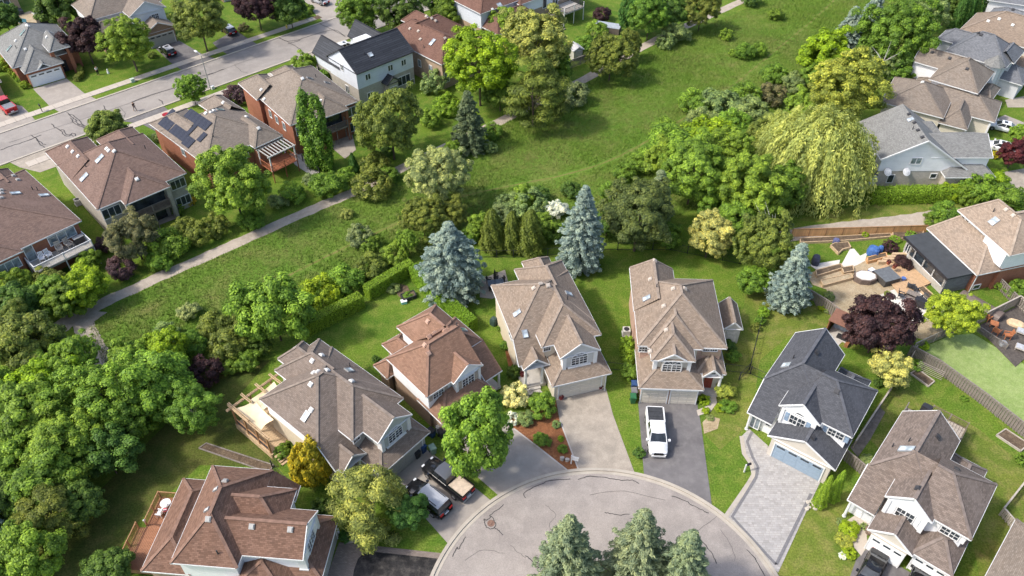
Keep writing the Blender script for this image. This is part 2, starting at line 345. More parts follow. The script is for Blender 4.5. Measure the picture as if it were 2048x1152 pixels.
# cul-de-sac
KC = (8.35, 30.6); KR = 16.44
def circle(r, n=96, a0=0, a1=2 * math.pi): return [(KC[0] + r * math.cos(a), KC[1] + r * math.sin(a)) for a in np.linspace(a0, a1, n)]
sheet('roadway', circle(KR - 0.5, 97)[:-1], 0.028, ASPH, world=True)
sheet('roadway', [(KC[0] - 5, KC[1] - 10), (KC[0] + 5, KC[1] - 10), (KC[0] + 5, KC[1] - 70), (KC[0] - 5, KC[1] - 70)], 0.026, ASPH, world=True)
def ring(name, r0, r1, z, mat, zlo=0.0):
    mb = MB(); A = circle(r0, 97, -0.9, math.pi + 0.9); B = circle(r1, 97, -0.9, math.pi + 0.9)
    for i in range(96):
        mb.face([(*A[i], z), (*B[i], z), (*B[i + 1], z), (*A[i + 1], z)], 0, None, up=(0, 0, 1))
        mb.face([(*A[i], zlo), (*A[i + 1], zlo), (*A[i + 1], z), (*A[i], z)], 0)
        mb.face([(*B[i + 1], zlo), (*B[i], zlo), (*B[i], z), (*B[i + 1], z)], 0)
    o = mb.build(name, mat); o['kind'] = 'structure'
ring('kerb', KR - 0.22, KR + 0.10, 0.15, KERB); ring('gutter', KR - 0.56, KR - 0.23, 0.046, KERB)
mb = MB(); isl = [(KC[0] + 5.6 * math.cos(a), KC[1] + 0.8 + 5.6 * math.sin(a)) for a in np.linspace(0, 2 * math.pi, 40, endpoint=False)]
mb.prism(isl, 0.0, 0.15); o = mb.build('traffic_island', SOIL); o['kind'] = 'structure'
CDS = [('driveway', [(678, 1085), (714, 1088), (767, 1094), (887, 1107), (866, 1152), (860, 1190), (640, 1190), (655, 1150)], REDPAVE),
      ('driveway_inlay', [(704, 1165), (708, 1140), (716, 1118), (726, 1108), (740, 1103), (882, 1118), (862, 1165)], SEALED),
      ('driveway', [(760, 972), (845, 893), (884, 922), (990, 1008), (919, 1068), (898, 1090), (838, 1022)], GDRIVE),
      ('driveway', [(880, 850), (1000, 835), (1026, 856), (1138, 944), (1060, 967), (1000, 994), (950, 950)], GDRIVE),
      ('driveway', [(1112, 799), (1212, 777), (1226, 830), (1270, 948), (1159, 945), (1119, 840)], CDRIVE),
      ('driveway', [(1276, 803), (1394, 806), (1402, 850), (1424, 1014), (1346, 976), (1288, 951)], DRIVE),
      ('driveway', [(1483, 873), (1498, 858), (1545, 900), (1600, 932), (1645, 955), (1627, 992), (1556, 1146), (1502, 1088), (1450, 1036), (1497, 968), (1507, 950), (1503, 930), (1488, 908)], PAVERS),
      ('driveway', [(1735, 1096), (1798, 1132), (1880, 1180), (1820, 1240), (1690, 1180), (1712, 1120)], DRIVE),
      ('front_walk', [(1693, 1042), (1720, 1024), (1748, 1036), (1733, 1068), (1735, 1092), (1722, 1112), (1708, 1095), (1698, 1062)], WALK),
      ('front_walk', [(1417, 772), (1429, 778), (1434, 806), (1421, 824), (1396, 832), (1393, 821), (1414, 812)], WALK),
      ('front_walk', [(1050, 780), (1075, 772), (1090, 792), (1080, 815), (1105, 850), (1096, 856), (1062, 815)], CONC),
      ('front_walk', [(690, 1065), (712, 1060), (720, 1085), (690, 1088)], WALK),
      ('mulch_bed', [(1008, 832), (1060, 822), (1112, 802), (1119, 842), (1157, 941), (1139, 942), (1028, 857)], MULCH),
      ('garden_bed', [(399, 897), (413, 888), (546, 932), (538, 945)], SOIL),
      ('garden_bed', [(1405, 845), (1418, 832), (1440, 838), (1435, 858), (1408, 868)], DIRT),
      ('mulch_bed', [(1000, 655), (1008, 650), (1030, 722), (1018, 738)], MULCH),
      ('gravel_terrace', [(1612, 548), (1640, 540), (1690, 532), (1712, 512), (1740, 522), (1800, 505), (1866, 566), (1790, 612), (1720, 590), (1660, 582), (1625, 570)], DIRT),
      ('worn_patch', [(1652, 578), (1700, 566), (1730, 570), (1768, 600), (1790, 628), (1740, 640), (1690, 632), (1665, 612)], DIRT),
      ('patio', [(1760, 590), (1822, 566), (1872, 600), (1888, 622), (1850, 652), (1812, 640), (1790, 612)], PATIO),
      ('worn_patch', [(1820, 650), (1858, 640), (1898, 668), (1830, 690)], DIRT),
      ('garden_path', [(1678, 538), (1700, 498), (1708, 498), (1720, 512), (1735, 505), (1730, 522), (1715, 530), (1690, 540)], PATIO),
      ('garden_path', [(1618, 530), (1680, 520), (1675, 540), (1640, 545)], PATIO),
      ('putting_green', [(1841, 698), (1902, 671), (1946, 668), (2075, 745), (2075, 872), (1960, 800), (1880, 735)], TURF),
      ('side_walk', [(1700, 895), (1760, 815), (1770, 825), (1740, 880), (1715, 915)], plain('old_flagstone', (0.17, 0.15, 0.13), 0.9, 0.25, 2)),
      ('garden_walk', [(1650, 690), (1672, 672), (1688, 680), (1668, 700)], CONC),
      ('patio', [(958, 560), (1010, 540), (1020, 580), (985, 598), (960, 595)], CDRIVE),
      ('garden_bed', [(785, 565), (815, 572), (825, 595), (808, 603), (795, 590)], SOIL),
      ('patio', [(300, 435), (340, 425), (356, 436), (320, 450)], CDRIVE),
      ('patio', [(660, 280), (705, 270), (712, 300), (690, 318), (668, 300)], CDRIVE),
      ('patio', [(575, 310), (600, 300), (615, 330), (640, 345), (620, 350), (590, 330)], CONC)]
for i, (nm, p, m) in enumerate(CDS): sheet(nm, p, 0.032 + 0.0008 * i, m)
# dark band along the paver driveway
mb = MB()
for seq in ([(1504, 864), (1494, 884), (1505, 915), (1516, 935), (1512, 955), (1464, 1034), (1552, 1130)], [(1552, 1130), (1622, 988)]):
    ribbon(mb, smooth_line([G(*p) for p in seq], 6) if len(seq) > 2 and False else [G(*p) for p in seq], 0.28, 0.068)
mb.build('paver_band', SLATE)['kind'] = 'structure'
mb = MB(); ribbon(mb, [G(*p) for p in [(1450, 1036), (1497, 968), (1507, 950), (1503, 930), (1488, 908), (1483, 873)]], 0.45, 0.066); mb.build('paver_edge', KERB)['kind'] = 'structure'
mb = MB(); ribbon(mb, [G(*p) for p in [(1028, 858), (1080, 898), (1137, 943)]], 0.16, 0.07); ribbon(mb, [G(*p) for p in [(1120, 842), (1158, 943)]], 0.14, 0.07); mb.build('bed_edging', CONC)['kind'] = 'structure'

# tar-sealed cracks on the street and the cul-de-sac
def crack(px, w=0.09, jit=0.12, seed=1, name='sealed_crack', z=0.041):
    r = random.Random(seed); P = smooth_line([G(*p) for p in px], 4)
    P = [(p[0] + r.uniform(-jit, jit), p[1] + r.uniform(-jit, jit)) for p in P]
    mb = MB(); ribbon(mb, P, w, z, 0, 0.3, r); o = mb.build(name, TAR); o['kind'] = 'structure'
for i, c in enumerate([
    [(1051, 996), (1049, 985), (1075, 972), (1100, 962), (1141, 959)], [(1157, 959), (1181, 953), (1220, 957), (1243, 961), (1264, 961), (1277, 967)],
    [(1344, 992), (1372, 1003), (1384, 1011), (1405, 1020), (1418, 1027)], [(1209, 1025), (1222, 1028), (1237, 1030), (1258, 1029)],
    [(1376, 1067), (1396, 1076), (1416, 1097), (1426, 1112), (1433, 1127)], [(1493, 1100), (1510, 1118), (1522, 1140), (1534, 1156)],
    [(1051, 1113), (1060, 1118), (1069, 1128)], [(905, 1113), (914, 1095), (917, 1099), (925, 1085), (932, 1074)],
    [(1007, 1009), (995, 1020), (981, 1030), (981, 1034)], [(968, 1038), (974, 1041), (983, 1034), (989, 1042), (991, 1050), (985, 1058), (975, 1056), (970, 1048), (968, 1038)], [(989, 1056), (998, 1062), (1005, 1070)]]):
    crack(c, 0.085, 0.05, 30 + i)
for i, c in enumerate([
    [(62, 270), (72, 278), (82, 290), (90, 295)], [(72, 277), (78, 282), (86, 288), (91, 290)], [(0, 300), (30, 290), (60, 280), (82, 270)],
    [(103, 248), (112, 256), (120, 261), (128, 270), (138, 272), (146, 266), (152, 272)], [(120, 262), (126, 260), (132, 268), (141, 270), (148, 273)],
    [(134, 225), (142, 233), (150, 239), (156, 248), (166, 252), (174, 258)], [(138, 229), (146, 231), (158, 240), (164, 249), (176, 253)], [(141, 236), (146, 243), (155, 250), (160, 252), (170, 258)],
    [(206, 212), (214, 222), (222, 232)], [(262, 205), (300, 191), (350, 176)], [(400, 153), (430, 145), (448, 138)], [(318, 199), (328, 208)],
    [(558, 76), (575, 84), (590, 92), (602, 99)], [(560, 77), (572, 82), (584, 82), (598, 80)], [(575, 88), (590, 84), (601, 81)], [(598, 80), (630, 69), (668, 60), (690, 73)], [(640, 48), (660, 57), (688, 72)]]):
    crack(c, 0.13, 0.10, 60 + i)
for i, c in enumerate([[(1020, 1090), (1040, 1108), (1052, 1116)], [(1394, 1064), (1420, 1044), (1444, 1022)], [(1180, 990), (1250, 984), (1330, 1002)], [(1090, 1010), (1110, 1030), (1100, 1052), (1120, 1078)], [(930, 1120), (970, 1100), (1010, 1108)], [(1440, 1060), (1462, 1090), (1470, 1120)]]): crack(c, 0.03, 0.10, 130 + i, 'hairline_crack', 0.042)
for i, c in enumerate([[(20, 285), (160, 240), (330, 182), (520, 112)], [(240, 215), (250, 228), (246, 240)], [(470, 130), (482, 142), (495, 146)]]): crack(c, 0.05, 0.12, 160 + i, 'hairline_crack', 0.042)
# manhole cover
mb = MB(); c = G(982, 1047); mb.prism([(c[0] + 0.36 * math.cos(a), c[1] + 0.36 * math.sin(a)) for a in np.linspace(0, 6.283, 20, endpoint=False)], 0.02, 0.05)
tag(mb.build('manhole_cover', plain('rusty_iron', (0.20, 0.12, 0.09), 0.8, 0.3, 8)), 'round rusty manhole cover ringed by sealed cracks in the road', 'manhole')
# ================================================================= houses
def brick(n, c): return coursed('brick_' + n, c, np.array(c) * 0.9 + 0.05, 0.22, 0.075, 0.2, 0.01)
def siding(n, c): return coursed('siding_' + n, c, np.array(c) * 0.72, 4.0, 0.11, 0.04, 0.008, 0.6)
BR_RED = brick('red', (0.29, 0.115, 0.065)); BR_TAN = brick('tan', (0.40, 0.29, 0.20)); BR_BROWN = brick('brown', (0.30, 0.20, 0.135))
BR_GREY = brick('grey', (0.40, 0.37, 0.32)); BR_PINK = brick('pink', (0.50, 0.33, 0.25)); BR_PALE = brick('pale', (0.47, 0.42, 0.36))
SD_WHITE = siding('white', (0.86, 0.86, 0.86)); SD_CREAM = siding('cream', (0.66, 0.60, 0.49)); SD_GREY = siding('grey', (0.44, 0.43, 0.40))
SD_BLUE = siding('blue_white', (0.66, 0.70, 0.75)); SD_TAUPE = siding('taupe', (0.50, 0.46, 0.40)); ST_SAND = plain('sand_stucco', (0.60, 0.51, 0.38), 0.9, 0.06)
SH_TAN = shingle('shingle_tan', (0.239, 0.190, 0.149)); SH_TAUPE = shingle('shingle_taupe', (0.186, 0.152, 0.129)); SH_RUST = shingle('shingle_rust', (0.234, 0.142, 0.100))
SH_BROWN = shingle('shingle_brown', (0.175, 0.105, 0.077), 0.15, 0.15, 0.32, 0.36); SH_CHAR = shingle('shingle_charcoal', (0.083, 0.086, 0.096), 0.02)
SH_UMBER = shingle('shingle_umber', (0.181, 0.147, 0.127), 0.1, 0.15, 0.32, 0.34); SH_GREY = shingle('shingle_grey', (0.210, 0.210, 0.201), 0.03)
SH_BLUEG = shingle('shingle_slate', (0.161, 0.168, 0.181), 0.02); SH_RED = shingle('shingle_red_brown', (0.161, 0.093, 0.072)); SH_SAND = shingle('shingle_sand', (0.293, 0.234, 0.184))
SH_MAUVE = shingle('shingle_mauve', (0.181, 0.125, 0.104)); SH_METAL = coursed('metal_tiles', (0.039, 0.042, 0.049), (0.012, 0.012, 0.014), 3.0, 0.37, 0.25, 0.03, 0.45)
SH_STONE = shingle('shingle_stone', (0.219, 0.186, 0.156))
CAPS = {}
def capmat(m):
    if m.name not in CAPS:
        c = {'shingle_tan': (.27, .215, .17), 'shingle_taupe': (.215, .175, .145), 'shingle_rust': (.26, .155, .11), 'shingle_brown': (.215, .13, .095), 'shingle_charcoal': (.10, .103, .115),
             'shingle_umber': (.195, .158, .137), 'shingle_sand': (.34, .27, .21), 'metal_tiles': (.03, .03, .035)}.get(m.name)
        CAPS[m.name] = plain('ridge_' + m.name, c, 0.95, 0.2, 2) if c else m
    return CAPS[m.name]
LIT = plain('vent_plastic_grey', (0.38, 0.37, 0.35), 0.6, 0.1); VENTD = plain('vent_plastic_black', (0.05, 0.05, 0.055), 0.6, 0.1); VENTT = plain('vent_plastic_tan', (0.46, 0.40, 0.34), 0.6, 0.1); VENTW = plain('vent_plastic_white', (0.66, 0.65, 0.62), 0.6, 0.1)

class House:
    def __init__(s, name, label, org, ang, roof, wings, group=None, walls=(SD_CREAM, 0, SD_CREAM), trim=WHITE, cat='house'):
        s.o = np.array(org, float); s.a = math.radians(ang); s.roofm = roof; s.wings = wings; s.trim = trim
        s.root = empty(name, (s.o[0], s.o[1], 0), s.a, label, cat, group)
        c, n = math.cos(s.a), math.sin(s.a); s.R = np.array([[c, n, 0], [-n, c, 0], [0, 0, 1]])
        s.eye = s.R @ np.array([-s.o[0], -s.o[1], CAMH])
        s.rm, s.tm, s.cm = MB(), MB(), MB(); s.gables = []; s.slabs = []
        s.wm = {}
        for i, w in enumerate(wings):
            w = list(w); x0, x1, y0, y1, ze, zr, ax = w[:7]
            for k, e in ((7, (x0 if ax == 'x' else (x0 + x1) / 2, y0 if ax == 'y' else (y0 + y1) / 2)), (8, (x1 if ax == 'x' else (x0 + x1) / 2, y1 if ax == 'y' else (y0 + y1) / 2))):
                if w[k] == 0 and any(v is not w and j != i and v[4] >= ze - .5 and v[0] + .5 < e[0] < v[1] - .5 and v[2] + .5 < e[1] < v[3] - .5 for j, v in enumerate(wings)): w[k] = -1
            s.wing(i, *w)
        s.defwall = walls
    def pt(s, u, v): return s.R @ ray(u, v)
    def hit(s, axis, val, u, v):                     # pixel on the plane x = val or y = val
        d = s.pt(u, v); k = 0 if axis == 'x' else 1; t = (val - s.eye[k]) / d[k]; return s.eye + d * t
    def hz(s, u, v, z):
        d = s.pt(u, v); t = (z - s.eye[2]) / d[2]; return s.eye + d * t
    def roofz(s, x, y):
        best, n = 0.0, (0, 0, 1)
        for pl, bb in s.slabs:
            if bb[0] <= x <= bb[1] and bb[2] <= y <= bb[3]:
                z = 99
                for (nx, ny, c) in pl:
                    q = nx * x + ny * y + c
                    if q < z: z = q; g = (nx, ny)
                if z > best: best = z; n = (-g[0], -g[1], 1)
        return best, nrm(n)
    def hitroof(s, u, v):
        d = s.pt(u, v); lo = None
        for t in np.linspace((s.eye[2] - 12) / -d[2], (s.eye[2] - 1.5) / -d[2], 500):
            p = s.eye + d * t; z, n = s.roofz(p[0], p[1])
            if z > 0.5 and p[2] <= z: return np.array([p[0], p[1], z]), n
        return None, None
    def wing(s, i, x0, x1, y0, y1, ze, zr, axis, i0, i1, wall='auto', gmat=None):
        ze += 0.004 * i; m = s.rm
        if axis == 'y':
            c = (x0 + x1) / 2; A, B, C, D = (x0, y0, ze), (x1, y0, ze), (x1, y1, ze), (x0, y1, ze); R0, R1 = (c, y0 + max(i0, 0), zr), (c, y1 - max(i1, 0), zr)
        else:                                         # rotate roles: ends are at x0 / x1
            c = (y0 + y1) / 2; A, B, C, D = (x0, y1, ze), (x0, y0, ze), (x1, y0, ze), (x1, y1, ze); R0, R1 = (x0 + max(i0, 0), c, zr), (x1 - max(i1, 0), c, zr)
        UP = (0, 0, 1); fs = [[D, A, R0, R1], [B, C, R1, R0]]
        if i0 > 0: fs.append([A, B, R0])
        if i1 > 0: fs.append([C, D, R1])
        for f in fs: m.face(f, 0, None, UP)
        pl = []
        for f in fs:
            n = np.cross(np.subtract(f[1], f[0]), np.subtract(f[2], f[0]))
            if n[2] < 0: n = -n
            pl.append((-n[0] / n[2], -n[1] / n[2], f[0][2] + (n[0] * f[0][0] + n[1] * f[0][1]) / n[2]))
        s.slabs.append((pl, (x0, x1, y0, y1)))
        t = s.tm; o = np.array([0, 0, -0.09])
        for p, q in ((D, A), (B, C)): t.bar(np.add(p, o), np.add(q, o), 0.085, 0.14)
        for e, (p, q, R) in ((i0, (A, B, R0)), (i1, (C, D, R1))):
            if e > 0 and round(e * 10000) % 10 != 1: t.bar(np.add(p, o), np.add(q, o), 0.085, 0.14)
            elif e == 0: t.bar(np.add(p, o), np.add(R, o), 0.07, 0.17); t.bar(np.add(R, o), np.add(q, o), 0.07, 0.17)
        t.face([np.add(p, (0, 0, -0.13)) for p in (A, B, C, D)], 0, None, (0, 0, -1))
        k = s.cm; up = 0.012
        if np.linalg.norm(np.subtract(R0, R1)) > 0.05: k.bar(R0, R1, 0.30, 0.05, 0, up)
        if i0 > 0: k.bar(np.add(A, (0, 0, .0)), R0, 0.28, 0.05, 0, up); k.bar(B, R0, 0.28, 0.05, 0, up)
        if i1 > 0: k.bar(C, R1, 0.28, 0.05, 0, up); k.bar(D, R1, 0.28, 0.05, 0, up)
        s.gables.append((i, x0, x1, y0, y1, ze, zr, axis, i0, i1, wall, gmat))
    def slope(s, pts, rake=True):                     # a single extra roof plane, pts eave-left, eave-right, top-right, top-left
        s.rm.face(pts, 0, None, (0, 0, 1)); o = np.array([0, 0, -0.09]); n = len(pts)
        s.tm.bar(np.add(pts[0], o), np.add(pts[1], o), 0.085, 0.14)
        if rake: s.tm.bar(np.add(pts[0], o), np.add(pts[3], o), 0.07, 0.17)
        s.tm.face([np.add(p, (0, 0, -.15)) for p in pts], 0, None, (0, 0, -1))
        P = [np.array(p, float) for p in pts]; nn = np.cross(P[1] - P[0], P[2] - P[0]); nn = nn if nn[2] > 0 else -nn
        xs = [p[0] for p in P]; ys = [p[1] for p in P]
        s.slabs.append(([(-nn[0] / nn[2], -nn[1] / nn[2], P[0][2] + (nn[0] * P[0][0] + nn[1] * P[0][1]) / nn[2])], (min(xs), max(xs), min(ys), max(ys))))
    def mwall(s, m): return s.wm.setdefault(m.name, (MB(), m))[0]
    def wallbox(s, x0, x1, y0, y1, z0, z1, mat): s.mwall(mat).box(x0, x1, y0, y1, z0, z1)
    def finish(s, vents=(), ventm=LIT, skylights=(), pipes=(), over=0.42, caps=True):
        for (i, x0, x1, y0, y1, ze, zr, axis, i0, i1, wall, gm) in s.gables:
            if wall is None: continue
            lo, split, hi = s.defwall if wall == 'auto' else wall; o = over + 0.006 * i
            g0, g1 = (min(o, .18) if i0 == 0 else o), (min(o, .18) if i1 == 0 else o); top = ze - 0.05
            X0, X1, Y0, Y1 = (x0 + o, x1 - o, y0 + g0, y1 - g1) if axis == 'y' else (x0 + g0, x1 - g1, y0 + o, y1 - o)
            if split > 0.05 and split < top:
                s.mwall(lo).box(X0, X1, Y0, Y1, 0, split); s.mwall(hi).box(X0 - .012, X1 + .012, Y0 - .012, Y1 + .012, split, top)
            else: s.mwall(hi if split < .05 else lo).box(X0, X1, Y0, Y1, 0, top)
            gmat = gm or (hi if split < top else lo); sl = (zr - ze) / ((x1 - x0) / 2 if axis == 'y' else (y1 - y0) / 2)
            for e, end in ((i0, 0), (i1, 1)):
                if e != 0: continue
                zt = zr - 0.12; hb = top - 0.02
                if axis == 'y':
                    yy = Y0 if end == 0 else Y1; c = (x0 + x1) / 2; P = [(X0, yy, hb), (X1, yy, hb), (X1, yy, ze + o * sl - .12), (c, yy, zt), (X0, yy, ze + o * sl - .12)]
                    s.mwall(gmat).face(P, 0, None, (0, -1 if end == 0 else 1, 0))
                else:
                    xx = X0 if end == 0 else X1; c = (y0 + y1) / 2; P = [(xx, Y0, hb), (xx, Y1, hb), (xx, Y1, ze + o * sl - .12), (xx, c, zt), (xx, Y0, ze + o * sl - .12)]
                    s.mwall(gmat).face(P, 0, None, (-1 if end == 0 else 1, 0, 0))
        for nm, (mb, m) in s.wm.items():
            kind = 'brick_wall' if nm.startswith('brick') else 'siding_wall' if nm.startswith('siding') else 'wall'
            mb.build(kind, m, s.root)
        s.roof = s.rm.build('roof', s.roofm, s.root)
        s.tm.build('gutter', s.trim, s.roof)
        if caps: s.cm.build('ridge_cap', capmat(s.roofm), s.roof)
        vb = MB(); vb.box(-.24, .24, -.24, .24, -.05, .14); vb.box(-.17, .17, -.17, .17, .14, .21); vme = vb.mesh('roof_vent', ventm)
        for (u, v) in vents:
            p, n = s.hitroof(u, v)
            if p is None: continue
            o = link('roof_vent', vme, s.root, p); o.rotation_euler = Vector(n).to_track_quat('Z', 'Y').to_euler()
        for (u, v) in pipes:
            p, n = s.hitroof(u, v)
            if p is None: continue
            mb = MB(); mb.tube([(0, 0, -.1), (0, 0, .55)], .06, 8); mb.build('vent_pipe', VENTD, s.root, p)
        for sk in skylights:
            u, v, w, h = sk[:4]; p, n = s.hitroof(u, v)
            if p is None: continue
            g = MB(); g.box(-w / 2 + .06, w / 2 - .06, -h / 2 + .06, h / 2 - .06, 0, .12)
            up = nrm([n[0] * -1, n[1] * -1, 0]) if abs(n[0]) + abs(n[1]) > .01 else (0, 1, 0)
            ly = nrm(np.array(up) - n * np.dot(up, n)); lx = np.cross(ly, n)
            from mathutils import Matrix
            R = Matrix((lx, ly, n)).transposed().to_euler()
            o = g.build('skylight', sk[4] if len(sk) > 4 else SKYPANE, s.root, p); o.rotation_euler = R
            f = MB()
            for a in ((-w / 2, -w / 2 + .07, -h / 2, h / 2), (w / 2 - .07, w / 2, -h / 2, h / 2), (-w / 2 + .07, w / 2 - .07, -h / 2, -h / 2 + .07), (-w / 2 + .07, w / 2 - .07, h / 2 - .07, h / 2)): f.box(*a, -.03, .15)
            f.build('skylight_frame', GREYM, o)
    # ---- openings; face 'f' looks to -y, 'b' to +y, 'l' to -x, 'r' to +x
    def place(s, o, face, plane, c, z):
        rz = {'f': 0, 'b': math.pi, 'l': -math.pi / 2, 'r': math.pi / 2}[face]
        o.location = (c, plane, z) if face in 'fb' else (plane, c, z); o.rotation_euler = (0, 0, rz)
    def window(s, face, plane, c, z, w, h, grid=(2, 1), pane=None, arch=False, shutters=None):
        g = MB(); a = []
        if arch:
            a = [(w / 2 * math.cos(t), h + w / 2 * math.sin(t) * .75) for t in np.linspace(0, math.pi, 13)]
            g.face([(x, -.03, zz) for x, zz in [(-w / 2, 0), (w / 2, 0)] + a], 0, None, (0, -1, 0))
        else: g.box(-w / 2, w / 2, -.03, .02, 0, h)
        o = g.build('window', pane or PANE, s.root); s.place(o, face, plane, c, z)
        f = MB(); b = .09
        f.box(-w / 2 - b, -w / 2, -.08, .02, -b, h + (0 if arch else b)); f.box(w / 2, w / 2 + b, -.08, .02, -b, h + (0 if arch else b)); f.box(-w / 2, w / 2, -.09, .02, -b, 0)
        if arch:
            for (x0, z0), (x1, z1) in zip(a, a[1:]): f.bar((x0, -.04, z0), (x1, -.04, z1), .09, b)
            f.box(-w / 2, w / 2, -.07, -.02, h - .05, h + .05)
            for t in (45, 90, 135): f.bar((0, -.05, h), (w / 2 * math.cos(math.radians(t)), -.05, h + w / 2 * .75 * math.sin(math.radians(t))), .04, .04)
        else: f.box(-w / 2, w / 2, -.08, .02, h, h + b)
        for k in range(1, grid[0]):
            x = -w / 2 + w * k / grid[0]; t = .05 if grid[0] > 3 or grid[1] > 1 else .08; t = .1 if (grid[0] % 2 == 0 and k == grid[0] // 2) else t * .7
            f.box(x - t / 2, x + t / 2, -.07, -.03, 0, h)
        for k in range(1, grid[1]): zz = h * k / grid[1]; f.box(-w / 2, w / 2, -.06, -.031, zz - .02, zz + .02)
        f.build('window_frame', WHITE, o)
        if shutters:
            for sx in (-1, 1):
                sh = MB(); sh.box(sx * (w / 2 + .34) - .2, sx * (w / 2 + .34) + .2, -.06, .02, -.02, h + .02)
                for q in range(6): sh.box(sx * (w / 2 + .34) - .16, sx * (w / 2 + .34) + .16, -.075, -.06, .08 + q * h / 6, .08 + (q + .55) * h / 6)
                sh.build('shutter', shutters, o)
        return o
    def winpx(s, face, plane, u, v, w, h, **k):       # window centred on a photo pixel
        p = s.hit('y' if face in 'fb' else 'x', plane, u, v); c = p[0] if face in 'fb' else p[1]
        return s.window(face, plane, c, p[2] - h / 2, w, h, **k)
    def garage(s, face, plane, c, w, mat, h=2.15, cols=4, lights=True):
        g = MB(); n = 4; g.box(-w / 2, w / 2, .0, .04, 0, h)
        for r in range(n):
            for k in range(cols):
                g.box(-w / 2 + (k + .07) * w / cols, -w / 2 + (k + .93) * w / cols, -.025, 0, (r + .1) * h / n, (r + .9) * h / n)
        o = g.build('garage_door', mat, s.root); s.place(o, face, plane - .03 if face == 'f' else plane, c, 0.05)
        if lights:
            for k in range(cols):
                q = MB(); q.box(-w / 2 + (k + .16) * w / cols, -w / 2 + (k + .84) * w / cols, -.04, -.026, 3.28 * h / n, 3.72 * h / n); q.build('door_window', PANE, o)
        f = MB(); f.box(-w / 2 - .12, -w / 2, -.06, .03, 0, h + .12); f.box(w / 2, w / 2 + .12, -.06, .03, 0, h + .12); f.box(-w / 2, w / 2, -.06, .03, h, h + .12); f.build('door_frame', WHITE, o)
        return o
    def box(s, name, x0, x1, y0, y1, z0, z1, mat):
        mb = MB(); mb.box(x0, x1, y0, y1, z0, z1); return mb.build(name, mat, s.root)
    def column(s, x, y, z0, z1, r=.15, mat=WHITE, base=True):
        mb = MB(); mb.tube([(0, 0, z0), (0, 0, z0 + .12), (0, 0, z0 + .13), (0, 0, z1 - .13), (0, 0, z1 - .12), (0, 0, z1)], [r * 1.35, r * 1.35, r, r * .9, r * 1.3, r * 1.3], 14)
        return mb.build('column', mat, s.root, (x, y, 0), smooth=False)
    def railing(s, pts, z0, h, post, rail, gap=.14, parent=None, name='railing'):
        mb = MB()
        for p, q in zip(pts, pts[1:]):
            p = np.array((*p, z0)); q = np.array((*q, z0)); L = np.linalg.norm(q - p); n = max(2, int(L / gap))
            mb.bar(p + (0, 0, h), q + (0, 0, h), .09, .06); mb.bar(p + (0, 0, .1), q + (0, 0, .1), .05, .05)
            for i in range(1, n): c = p + (q - p) * i / n; mb.box(c[0] - .018, c[0] + .018, c[1] - .018, c[1] + .018, z0 + .1, z0 + h)
        r = mb.build(name, rail, parent or s.root)
        for p in pts: b = MB(); b.box(p[0] - .06, p[0] + .06, p[1] - .06, p[1] + .06, 0, z0 + h + .06); b.build('post', post, parent or s.root)
        return r
    def boards(s, x0, x1, y0, y1, z, mat, along='y', w=.145, name='deck_board', parent=None):
        me = None; L = (y1 - y0) if along == 'y' else (x1 - x0); span = (x1 - x0) if along == 'y' else (y1 - y0); n = int(span / w)
        mb = MB(); h = (w - .012) / 2
        mb.box(-h, h, -L / 2, L / 2, -.03, 0) if along == 'y' else mb.box(-L / 2, L / 2, -h, h, -.03, 0)
        me = mb.mesh(name, mat)
        for i in range(n):
            c = (x0 if along == 'y' else y0) + (i + .5) * span / n
            link(name, me, parent or s.root, (c, (y0 + y1) / 2, z) if along == 'y' else ((x0 + x1) / 2, c, z))
    def steps(s, x, y, n, w, mat, dx, dy, z, name='step'):
        for i in range(n):
            mb = MB(); mb.box(-w / 2 if dy else -.15, w / 2 if dy else .15, -.15 if dy else -w / 2, .15 if dy else w / 2, -.05, 0)
            mb.build(name, mat, s.root, (x + dx * i, y + dy * i, z - (i + 1) * z / (n + 1)))

WIN = dict
